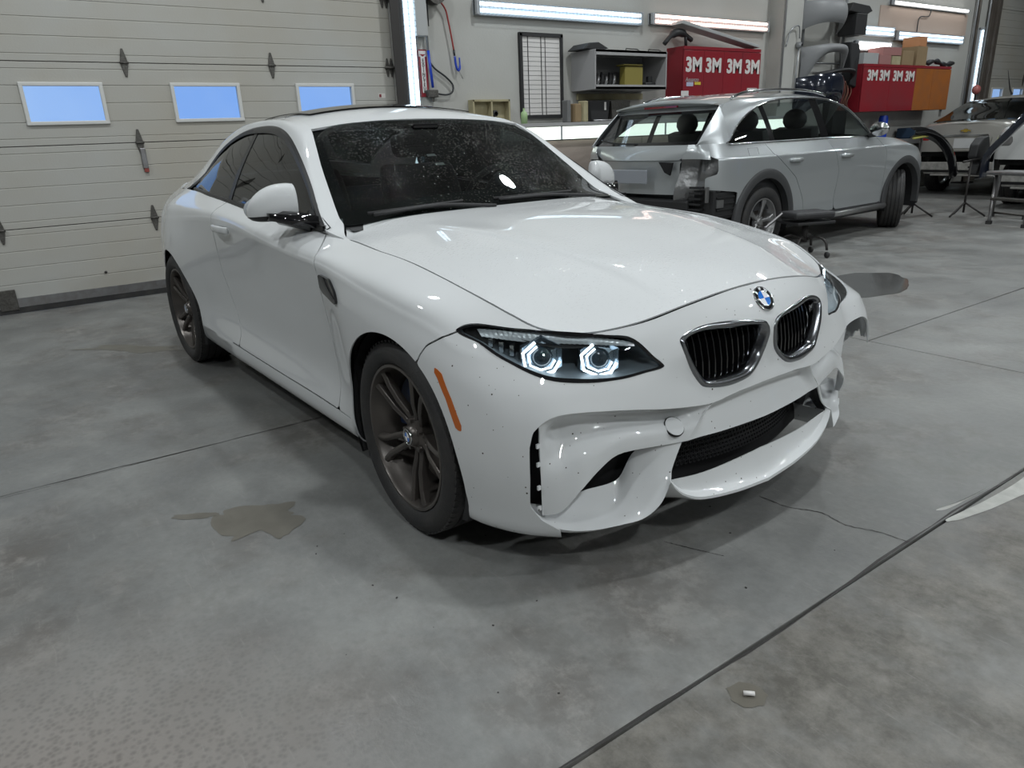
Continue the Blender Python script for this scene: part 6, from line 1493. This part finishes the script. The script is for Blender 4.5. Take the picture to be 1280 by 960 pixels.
tag(MB().prism([(4.12, 2.155), (4.40, 2.155), (4.52, 2.17), (4.36, 2.235), (4.22, 2.225)], WX + .05, WX + .35, 'x').obj('fender_liner', M['black_plastic'], smooth=False, bevel=.01), 'black plastic liner lying on the open cabinet\'s left end', 'car part')
for y, lb in ((4.86, 'left'), (5.24, 'right')): tag(MB().tube([(WX + .38, y - .1, 2.158), (WX + .36, y - .08, 2.175), (WX + .36, y + .10, 2.172), (WX + .38, y + .12, 2.155)], .006, 6).obj('wire_handle', M['dark_track']), 'thin black handle on top of the open cabinet, the %s one' % lb, 'handle')
# shelf zone below
rail_ = MB().box((WX + .02, 4.85, 1.66), (.03, 1.1, .07)); tag(rail_.obj('wall_rail', M['ply'], smooth=False), 'pinkish wooden rail under the open cabinet', 'rail')
for i, (y, mm, w) in enumerate(((4.42, 'black_plastic', 'dark green-black'), (4.76, 'hinge', 'dark brown'))):
    bm_ = MB().prism([(y - .155, 1.60), (y + .165, 1.60), (y + .13, 1.385), (y - .135, 1.385)], WX + .12, WX + .30, 'x'); tag(bm_.obj('parts_bin', M[mm], smooth=False, bevel=.006), w + ' tapered parts bin under the open cabinet', 'bin')
tag(box('label_tag', (WX + .305, 4.50, 1.54), (.004, .03, .09), M['white_letter']), 'white slip stuck on the dark parts bin', 'label')
bench = empty('lit_bench', (WX + .01, 5.32, 0), 0, 'long wall bench with a glowing white front strip above beige panels', 'bench')
BW = 5.2
box('bench_top', (.26, 0, 1.345), (.52, BW, .035), M['melamine'], bench, bevel=.003)
for i in range(6):
    y = -BW / 2 + .5 + i * (BW - 1.0) / 5
    box('lit_strip', (.50, y, 1.252), (.025, (BW - 1.0) / 5 - .03, .135), M['diffuser'], bench)
    box('strip_joint', (.50, y + (BW - 1) / 10, 1.252), (.03, .028, .14), M['lamp_body'], bench)
for i in range(7): box('base_panel', (.46, -BW / 2 + .372 + i * .743, .585), (.02, .738, 1.17), M['low_wall'], bench, bevel=.003)
box('bench_body', (.22, 0, .62), (.44, BW, 1.2), M['black_matte'], bench)
bo_ = [('cardboard', 'carton', .08, .10, .20, 3.90, .18), ('hinge', 'tin', .07, .09, .17, 4.02, .20), ('ply', 'pot', .08, .07, .17, 4.12, .22)]
for i, (mm, nm, sx, sy, sz, y, xo) in enumerate((('melamine_dark', 'grey sanding block', .10, .055, .24, 3.80, .42), ('cardboard', 'brown carton', .12, .11, .20, 3.92, .42), ('ply', 'stained cream tin', .09, .09, .23, 4.05, .42))):
    tag(box('bench_item', (WX + xo, y, 1.364 + sz / 2), (sx, sy, sz), M[mm], rz=.2 * i, bevel=.01), nm + ' standing on the bench near the framed chart', 'box')
tag(MB().lathe([(.001, 0), (.035, 0), (.038, .09), (.03, .12), (.012, .13), (.012, .16)], 14, 'z', (WX + .44, 3.18, 1.364)).obj('spray_bottle', mat('pale green bottle', (.35, .50, .25), .4)), 'pale green bottle on the bench left of the chart', 'bottle')
tag(MB().tube([(WX + .44, 4.2, 1.375), (WX + .36, 4.95, 1.38)], .012, 6).obj('metal_rod', M['steel']), 'thin steel rod lying along the bench top', 'rod')
# ---- red cabinets
def red_cab(y0, y1, z0, z1, dp, label, doors, letters, nm='tool_cabinet'):
    r = empty(nm, (WX, (y0 + y1) / 2, z0), 0, label, 'cabinet'); W_ = y1 - y0; H_ = z1 - z0
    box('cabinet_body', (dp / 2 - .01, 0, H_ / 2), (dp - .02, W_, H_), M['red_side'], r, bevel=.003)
    box('top_rail', (dp - .004, 0, H_ - .02), (.012, W_, .04), M[doors[0][2]], r)
    for a, b, mm in doors: box('door', (dp - .002, a + (b - a) / 2 - W_ / 2, (H_ - .045) / 2), (.018, b - a - .006, H_ - .05), M[mm], r, bevel=.003)
    for y, z, sz, sx in letters: text_obj('lettering', '3M', sz, M['white_letter'], r, .001, wallM(y - W_ / 2, z - z0, dp + .0085), bold=sz * .042, sx=sx)
    return r
rc = red_cab(5.855, 7.42, 1.62, 2.245, .30, 'nearer red wall cabinet with four white 3M signs', [(0, .39, 'red_door'), (.39, .78, 'red_door'), (.78, 1.17, 'red_door'), (1.17, 1.565, 'red_door')], [(.19, 2.018, .235, 1.06), (.575, 2.015, .235, 1.06), (1.00, 2.010, .235, 1.06), (1.385, 2.008, .235, 1.06)])
text_obj('sticker_text', 'Aquanzo', .075, M['plastic_pale'], rc, .001, wallM(.16 - .78, 1.845 - 1.62, .309), shear=.2, sx=.95)
box('sticker', (.310, .12 - .78, 1.79 - 1.62), (.002, .13, .05), mat('pale blue sticker', (.45, .48, .62), .5), rc); box('sticker', (.310, .27 - .78, 1.80 - 1.62), (.002, .12, .035), mat('yellow sticker', (.62, .48, .05), .5), rc)
box('sticker', (.310, .03 - .78, 1.66 - 1.62), (.002, .14, .10), M['white_letter'], rc)
box('paper_slip', (.312, 1.40 - .78, 1.70 - 1.62), (.003, .22, .09), M['white_letter'], rc)
tag(MB().prism([(5.80, 2.50), (5.84, 2.54), (7.38, 2.30), (7.38, 2.262)], WX + .10, WX + .30, 'x').obj('trim_panel', M['plastic_pale'], smooth=False, bevel=.008), 'long pale trim panel leaning along the top of the nearer red cabinet', 'car part')
tag(MB().tube(crom([(WX + .2, 5.60, 2.27), (WX + .22, 5.72, 2.38), (WX + .2, 5.90, 2.41), (WX + .2, 6.1, 2.33)], 14), [.03] * 4 + [.05] * 6 + [.03] * 4, 8).tube([(WX + .2, 5.98, 2.40), (WX + .2, 6.0, 2.25)], .02, 6).obj('bumper_bracket', M['black_plastic']), 'black plastic brackets on the left end of the nearer red cabinet', 'car part')
rc2 = red_cab(9.875, 12.71, 1.385, 2.10, .40, 'farther wall cabinet, red doors with 3M signs then orange doors', [(0, .81, 'red_door'), (.81, 1.62, 'red_door'), (1.62, 2.20, 'orange_door'), (2.20, 2.835, 'orange_door')], [(.27, 1.925, .21, 1.14), (.63, 1.925, .21, 1.14), (1.04, 1.922, .21, 1.14), (1.42, 1.920, .21, 1.14)])
for i, (y, w, h, mm, lb) in enumerate(((10.10, .42, .16, 'plastic_pale', 'white carton, leftmost on the farther red cabinet'), (10.52, .34, .14, 'card_pink', 'faded red carton on the farther red cabinet beside the white one'), (10.86, .26, .13, 'ply', 'cream carton on the farther red cabinet'), (11.22, .36, .22, 'cardboard', 'brown carton on the farther red cabinet left of the tall one'), (11.66, .34, .30, 'cardboard', 'tall brown carton on the farther cabinet above the first orange door'))):
    tag(box('carton', (WX + .22, y, 2.102 + h / 2), (.32, w, h), M[mm], bevel=.003), lb, 'box')
tag(box('carton', (WX + .22, 11.68, 2.405 + .075), (.28, .30, .15), M['card_orange'], rz=.1, bevel=.003), 'orange carton on top of the tall brown one', 'box')
tag(box('carton', (WX + .22, 10.76, 2.245 + .06), (.28, .50, .12), M['card_pink'], rz=-.05, bevel=.003), 'flat faded red carton lying across two smaller cartons', 'box')
tag(MB().tube(crom([(WX + .3, 12.0, 2.15), (WX + .32, 12.25, 2.19), (WX + .3, 12.6, 2.14), (WX + .3, 12.95, 2.17)], 16), [.02, .05, .04, .03] * 4, 8).obj('headlamp_bracket', M['black_plastic']), 'black plastic parts lying on the orange end of the farther cabinet', 'car part')
tag(MB().box((WX + .05, 13.35, 1.70), (.06, .10, .62)).obj('level_bar', M['pipe'], smooth=False, bevel=.01), 'upright grey bar on the wall right of the orange doors', 'bar')
tag(MB().lathe([(.001, 0), (.075, 0), (.075, .36), (.06, .40), (.001, .40)], 20, 'z', (WX + .26, 10.90, .92)).obj('blue_barrel', M['blue_plastic'], angle=R_(40)), 'blue canister under the farther red cabinet', 'canister')
tag(MB().box((WX + .24, 12.1, 1.01), (.34, .75, .18)).obj('storage_bin', mat('dull blue bin', (.02, .045, .085), .5), smooth=False, bevel=.02), 'dull blue bin under the orange doors', 'bin')
sh2 = box('storage_shelf', (WX + .23, 11.6, .88), (.42, 3.6, .08), M['melamine_dark']); tag(sh2, 'dark shelf under the farther cabinet, mostly behind the cars', 'shelf'); MB().box((WX + .22, 9.95, .42), (.36, .06, .84)).box((WX + .22, 13.25, .42), (.36, .06, .84)).obj('leg', M['melamine_dark'], sh2, smooth=False)
# conduits on the pillar and the far wall
tag(MB().tube([(WX + .25, 7.99, 5.3), (WX + .25, 7.985, 1.5)], .012, 6).obj('conduit', M['pipe']), 'thin grey conduit on the white pillar\'s left edge', 'pipe')
tag(MB().tube(crom([(WX + .26, 8.03, 2.30), (WX + .28, 8.10, 2.52), (WX + .28, 8.28, 2.58), (WX + .27, 8.33, 2.42)], 16), .010, 6).lathe([(.001, .0), (.045, 0), (.045, .05), (.02, .08)], 12, 'x', (WX + .24, 8.33, 2.33)).tube([(WX + .27, 8.33, 2.30), (WX + .26, 8.30, 1.55)], .012, 6).obj('power_cable', M['pipe']), 'grey looped cable and socket on the white pillar', 'cable')
for y, r, lb in ((14.10, .018, 'thin grey conduit, left one of the pair left of the far upright lamp'), (14.20, .025, 'thicker brown conduit just left of the far upright lamp'), (14.62, .02, 'grey conduit between the far upright lamp and the brown post')):
    tag(MB().tube([(WX + .05, y, 5.3), (WX + .05, y, .9)], r, 6).obj('conduit', M['track_brown' if r > .02 else 'pipe']), lb, 'pipe')
tag(MB().tube(crom([(WX + .06, 12.4, 3.05), (WX + .05, 12.38, 2.95), (WX + .05, 12.05, 2.90), (WX + .05, 12.02, 2.68)], 14), .009, 5).obj('lamp_cable', M['black_hose']), 'thin bent cable between the bare tube and the caged lamp', 'cable')
V = [[(WX + .24 + .075 * math.sin(p) * math.cos(a), 14.15 + .085 * math.sin(p) * math.sin(a), 1.73 + .09 * math.cos(p)) for a in np.linspace(0, 2 * math.pi, 17)] for p in np.linspace(.03, 3.11, 10)]
tag(MB().grid(np.array(V)).obj('rounded_object', mat('pinkish red plastic', (.42, .13, .12), .35)), 'rounded pinkish-red object at the foot of the brown post', 'lamp')  # unidentified object built as a plain rounded shape, not a lamp
tag(MB().tube([(WX + .24, 14.15, 0), (WX + .24, 14.15, 1.66)], .02, 8).box((WX + .24, 14.15, .01), (.3, .3, .02)).obj('object_stand', M['dark_track'], smooth=False), 'dark stand behind the pale saloon\'s roof', 'stand')  # stand under the unidentified rounded object
# ---- body parts stored in the recess between pillar and far cabinet
rack = empty('parts_rack', (WX, 9.1, 0), 0, 'steel rack of body parts between the pillar and the farther cabinet', 'rack')
for y in (-.45, .62): MB().tube([(.10, y, 0), (.10, y, 3.3)], .022, 6).obj('upright', M['pipe'], rack)
for z in (1.78, 2.12, 2.95): MB().tube([(.10, -.45, z), (.10, .62, z)], .014, 6).obj('cross_bar', M['pipe'], rack)
def cover(name, label, c, w, dpt, h, z, mm, sag=.0, drop=.12, n=26, ends=.25):
    """a bumper cover: arched shell seen from the front, ends wrapping back"""
    rows = []
    for t in np.linspace(-1, 1, n):
        x = dpt * (1 - abs(t)**3.0); y = w / 2 * t; zz = sag * (1 - t * t); e = ends * abs(t)**4
        rows.append([(x - .03, y, zz + h), (x, y, zz + h * .92), (x + .03, y, zz + h * .55 - e * .2), (x + .01, y, zz + h * .2 - e * .6), (x - .03, y, zz - e)])
    o = MB().grid(np.array([crom(r, 10) for r in rows])).obj(name, mm); o.location = (WX + c[0], c[1], z); fix_normals(o); md = o.modifiers.new('t', 'SOLIDIFY'); md.thickness = .008; tag(o, label, 'car part'); return o
cover('bumper_cover', 'pale grey bumper cover hung level at the middle of the rack', (.16, 9.05), 1.05, .30, .12, 2.19, M['plastic_grey'], .05, ends=.62)
cover('bumper_cover', 'grey bumper cover at the top of the rack, cut by the photo\'s edge', (.16, 8.95), 1.0, .30, .30, 2.62, M['plastic_grey'], .02, ends=.10)
cover('bumper_cover', 'dark blue-grey bumper cover at the foot of the rack', (.18, 8.85), 1.05, .42, .40, 1.48, M['dark_blue'], .06, ends=.30)
cover('engine_shield', 'black ribbed undertray across the top of the dark bumper cover', (.26, 9.25), .95, .26, .06, 1.90, M['black_plastic'], .06, ends=.10)
tag(MB().box((WX + .22, 9.74, 2.66), (.30, .30, .30)).obj('plastic_crate', M['black_plastic'], smooth=False, bevel=.01), 'black box high on the rack\'s right side', 'box')
tag(MB().prism([(9.42, 2.83), (9.5, 2.95), (9.95, 2.93), (10.05, 2.86), (9.9, 2.80)], WX + .05, WX + .35, 'x').obj('splash_guard', M['black_plastic'], smooth=False, bevel=.01), 'black splash guard lying above the rack\'s black box', 'car part')
tag(MB().prism([(9.62, 2.42), (9.86, 2.40), (9.98, 2.15), (9.90, 1.75), (9.72, 1.80)], WX + .10, WX + .30, 'x').obj('quarter_trim', M['interior'], smooth=False, bevel=.02), 'dark slate trim panel hanging by the farther cabinet\'s left end', 'car part')
random.seed(11)
hc = MB()
for i in range(9):
    y = 9.45 + .04 * i + .02 * random.random(); hc.tube(crom([(WX + .22, y, 1.86), (WX + .26, y + .04 * random.random(), 1.70), (WX + .24, y - .03, 1.52), (WX + .25, y + .05, 1.42)], 12), .010, 5)
tag(hc.obj('hanging_cable', mat('reddish brown cable', (.16, .06, .04), .6)), 'tangle of reddish-brown cables hanging left of the farther cabinet', 'cable', kind='stuff')
tag(box('black_panel', (WX + .12, 9.66, 1.42), (.18, .38, .80), M['black_matte']), 'black panel behind the hanging cables', 'panel')
# ---- floor things
def on_floor(nm, label, outline, mm, cat, z=.0012, seed=1, amp=.04, parent=None):
    rnd = random.Random(seed); P_ = smooth_closed([(a, b, 0) for a, b in outline], 90)[:, :2]; c = P_.mean(0); ph = [rnd.random() * 6.28 for _ in range(8)]
    out = []
    for i, p_ in enumerate(P_):
        a = 2 * math.pi * i / len(P_); k = 1 + amp * sum(math.sin((j + 3) * 2.3 * a + ph[j]) / (j + 1) for j in range(8)); q = c + (p_ - c) * k; out.append((q[0], q[1], z))
    o = mesh_obj(nm, out + [(c[0], c[1], z)], [(i, (i + 1) % len(P_), len(P_)) for i in range(len(P_))], mm, parent, smooth=False)
    if cat: tag(o, label, cat)
    return o
M['wet'] = mat('wet concrete', (.085, .085, .083), .10, noise=(8, (.13, .13, .125), .6)); M['oil'] = mat('damp brown stain', (.125, .115, .095), .30, noise=(12, (.16, .15, .125), .8))
M['white_patch'] = mat('flaking white filler', (.46, .46, .43), .6, noise=(15, (.30, .30, .28), .8))
on_floor('puddle', 'dark puddle on the floor behind the coupe\'s torn corner', [(-1.35, 3.60), (-1.38, 4.10), (-1.15, 4.35), (-.90, 4.15), (-.72, 3.75), (-.80, 3.35), (-1.10, 3.30)], M['wet'], 'puddle', seed=3, amp=.02)
on_floor('damp_stain', 'brown damp stain beside the coupe\'s front wheel', [(-.50, -1.40), (-.47, -1.26), (-.40, -1.15), (-.34, -1.19), (-.27, -1.16), (-.18, -1.26), (-.27, -1.31), (-.30, -1.42)], M['oil'], 'stain', seed=5, amp=.09)
on_floor('damp_stain', 'small narrow damp streak left of the bigger stain', [(-.585, -1.52), (-.53, -1.42), (-.49, -1.39), (-.50, -1.45), (-.55, -1.52)], M['oil'], 'stain', seed=8, amp=.06)
on_floor('damp_stain', 'faint damp marks near the coupe\'s rear wheel', [(-3.50, -1.55), (-3.42, -1.30), (-3.28, -1.20), (-3.10, -1.02), (-3.02, -1.08), (-3.12, -1.26), (-3.30, -1.36)], M['oil'], 'stain', seed=9, amp=.12)
on_floor('filler_patch', 'flaking white filler along the floor joint at the right edge', [(1.11, .50), (1.13, .72), (1.14, .98), (1.12, 1.30), (1.22, 1.28), (1.24, 1.08), (1.20, .92), (1.17, .70), (1.14, .55)], M['white_patch'], 'filler', seed=2, amp=.012)
on_floor('filler_patch', 'thin white streak on the near side of the floor joint', [(1.06, .55), (1.085, .68), (1.098, .86), (1.09, .70), (1.08, .58)], M['white_patch'], 'filler', seed=12, amp=.01)
def crack(pts, w=.004, seed=1):
    rnd = random.Random(seed); P_ = crom([(a, b, 0) for a, b in pts], 60)[:, :2]; L_ = []; R2 = []
    for i, q in enumerate(P_):
        t = P_[min(i + 1, 59)] - P_[max(i - 1, 0)]; n_ = np.array([-t[1], t[0]]) / (np.linalg.norm(t) + 1e-9); ww = w * (.3 + rnd.random()); j = rnd.gauss(0, w * .25)
        L_.append((*(q + n_ * (ww / 2 + j)), .0010)); R2.append((*(q - n_ * (ww / 2 - j)), .0010))
    return MB().grid(np.stack([np.array(L_), np.array(R2)], 1)).obj('crack', M['dark_track'], floor, smooth=False)
crack([(.63, .18), (.74, .19), (.83, .24), (.93, .23), (1.02, .27), (1.105, .28)], .005, 1)
crack([(.63, -.30), (.72, -.26), (.80, -.22)], .003, 2); crack([(-1.19, -6), (-1.17, -3), (-1.195, -2.0), (-1.18, -1.3), (-1.165, -.75)], .007, 3)
crack([(1.10, -6), (1.12, -2.5), (1.105, -1.0), (1.12, -.4), (1.10, .3), (1.112, 1.1), (1.10, 3.5)], .007, 4)
tag(MB().tube([(1.205, -.648, .008), (1.222, -.630, .008)], .0055, 8).obj('white_stub', M['white_letter']), 'tiny white stub on the floor at the bottom right', 'debris')
tag(on_floor('wet_ring', '', [(1.17, -.66), (1.18, -.61), (1.23, -.60), (1.25, -.64), (1.22, -.68)], M['oil'], None, seed=4), 'small dark wet ring around the white stub', 'stain')
random.seed(21)
for i in range(26):
    x, y = [(.35, -1.2), (.2, -.8), (.9, -.1), (-.5, 3.0)][i % 4]; x += random.gauss(0, .35); y += random.gauss(0, .3)
    s_ = .0012 + .002 * random.random()
    tag(MB().box((0, 0, s_ * .3), (s_ * 2, s_ * 1.4, s_ * .6), random.random() * 3).obj('grit', M['dark_track'], smooth=False), 'tiny dark crumb on the bare floor', 'grit', 'crumbs on the floor').location = (x, y, 0)
# creeper stool beside the estate car's rear wheel
cs = empty('roller_stool', (-2.20, 4.66, 0), R_(-20), 'black padded roller stool by the estate car\'s rear wheel', 'stool')
box('seat', (0, 0, .405), (.30, .44, .065), M['leather'], cs, bevel=.022); box('tray', (0, 0, .335), (.34, .42, .025), M['black_plastic'], cs, bevel=.006)
MB().tube([(0, 0, .33), (0, 0, .14)], .030, 12).obj('post', M['dark_track'], cs)
for a in (.5, 2.2, 3.9, 5.4):
    dx, dy = math.cos(a), math.sin(a); lg = MB().tube(crom([(dx * .03, dy * .03, .17), (dx * .12, dy * .12, .20), (dx * .21, dy * .21, .16), (dx * .235, dy * .235, .075)], 12), .013, 8).obj('leg', M['dark_track'], cs)
    MB().lathe([(.001, -.012), (.028, -.012), (.030, 0), (.028, .012), (.001, .012)], 16, 'y', (dx * .24, dy * .24, .030)).obj('caster', M['rubber'], lg)
tag(MB().tube([(-2.42, 4.28, .27), (-2.30, 4.42, .43)], .012, 4).box((-2.42, 4.29, .245), (.05, .03, .12)).obj('steel_square', M['steel'], smooth=False), 'bright steel square propped against the roller stool', 'tool')
tag(MB().tube([(-2.42, 4.29, 0), (-2.42, 4.29, .20)], .014, 6).box((-2.42, 4.29, .008), (.16, .16, .016)).obj('tool_stand', M['dark_track'], smooth=False), 'low dark stand under the steel square', 'stand')
# step stool at the right edge
ss = empty('step_stool', (-1.93, 8.04, 0), 0, 'grey metal two-step stool at the photo\'s right edge', 'stool')
for dx, dy, tx, ty in ((0, 0, -.10, .25), (.44, -.15, .34, .10)):
    MB().tube([(dx, dy, .02), (tx, ty, .56)], .020, 8).obj('leg', M['steel'], ss); box('foot', (dx, dy, .02), (.055, .055, .04), M['rubber'], ss)
for dx, dy, tx, ty in ((-.30, .80, -.12, .40), (.14, .65, .32, .25)):
    MB().tube([(dx, dy, .02), (tx, ty, .55)], .018, 8).obj('leg', M['steel'], ss); box('foot', (dx, dy, .02), (.05, .05, .04), M['rubber'], ss)
MB().box((.11, .25, .585), (.54, .34, .045), rz=R_(-19)).obj('step', M['steel'], ss, smooth=False, bevel=.015); MB().box((.185, .07, .29), (.48, .13, .03), rz=R_(-19)).obj('step', M['hinge'], ss, smooth=False, bevel=.006)
MB().tube([(-.30, .80, .05), (.14, .65, .05)], .014, 8).obj('brace', M['hinge'], ss)
# dismantled bumper covers on stands between the estate car and the far cars
def arc_cover(nm, label, pts, w, mm, th=.012):
    P_ = crom(pts, 36); rows = []
    for i, q in enumerate(P_):
        t = P_[min(i + 1, 35)] - P_[max(i - 1, 0)]; t /= np.linalg.norm(t); n_ = np.cross(t, [1, .3, 0]); n_ /= np.linalg.norm(n_); ww = w * (1 + 1.3 * (i / 35)**3)
        rows.append([q + n_ * ww * .5 + np.array([-.05, 0, 0]), q + n_ * ww * .2 + np.array([.015, 0, 0]), q - n_ * ww * .2 + np.array([.02, 0, 0]), q - n_ * ww * .5 + np.array([-.05, 0, 0])])
    o = MB().grid(np.array(rows)).obj(nm, mm); fix_normals(o); o.modifiers.new('t', 'SOLIDIFY').thickness = th; return tag(o, label, 'car part')
arc_cover('bumper_cover', 'black arched bumper cover on a stand in front of the pale saloon', [(-2.95, 8.0, 1.08), (-2.95, 8.36, 1.07), (-2.92, 8.70, .97), (-2.88, 8.95, .76), (-2.85, 9.06, .50)], .13, M['black_gloss'])
arc_cover('bumper_cover', 'dark blue bumper corner hanging in front of the yellow-striped car', [(-2.05, 9.35, 1.36), (-2.10, 9.05, 1.20), (-2.22, 8.88, .98), (-2.36, 8.80, .76), (-2.38, 8.84, .52)], .17, M['dark_blue'])
tag(MB().prism([(8.80, .90), (8.92, .98), (9.06, 1.0), (9.16, .80), (9.14, .58), (8.98, .50), (8.84, .52), (8.90, .66), (8.78, .74)], -2.62, -2.50, 'x').obj('inner_fender', M['black_plastic'], smooth=False, bevel=.02), 'black moulded inner fender beside the dark blue bumper corner', 'car part')
for (x, y, h, lb) in ((-2.97, 8.25, 1.01, 'thin stand with a yellow-taped bar under the black bumper cover'), (-2.50, 8.65, .70, 'low black stand under the dark blue bumper corner')):
    sd_ = empty('panel_stand', (x, y, 0), 0, lb, 'stand'); MB().tube([(0, 0, .05), (0, 0, h)], .014, 8).obj('post', M['dark_track'], sd_)
    for a in (0.3, 2.4, 4.5): MB().tube([(0, 0, .18), (.25 * math.cos(a), .25 * math.sin(a), .012)], .012, 6).obj('leg', M['dark_track'], sd_)
    MB().tube([(0, -.22, h), (0, .22, h + .02)], .014, 8).obj('arm', mat('yellow tape', (.50, .48, .12), .5) if h > .9 else M['dark_track'], sd_)
# ceiling fittings (outside the photo, they light it)
for i, (lx, ly) in enumerate(LAMP_ROWS):
    c = empty('ceiling_light', (lx, ly, CEIL_Z), 0, 'round white high-bay fitting under the workshop roof', 'light', 'ceiling fittings above the photo')
    MB().lathe([(.001, -.20), (.10, -.20), (.14, -.26), (.25, -.31), (.25, -.30), (.13, -.24), (.001, -.24)], 32, 'z').obj('lamp_housing', M['lamp_body'], c)
    MB().tube([(0, 0, 0), (0, 0, -.21)], .010, 6).obj('hanger', M['wire'], c)
# open edges of thickened shells shade crisply
for o in bpy.data.objects:
    if o.type == 'MESH' and any(m.type == 'SOLIDIFY' for m in o.modifiers):
        me = o.data; n = len(me.edges)
        if not n or not me.polygons[0].use_smooth: continue
        le = np.empty(len(me.loops), dtype=np.int64); me.loops.foreach_get('edge_index', le)
        b = np.bincount(le, minlength=n) == 1
        a = me.attributes.get('sharp_edge') or me.attributes.new('sharp_edge', 'BOOLEAN', 'EDGE')
        v = np.zeros(n, dtype=bool); a.data.foreach_get('value', v); a.data.foreach_set('value', v | b)
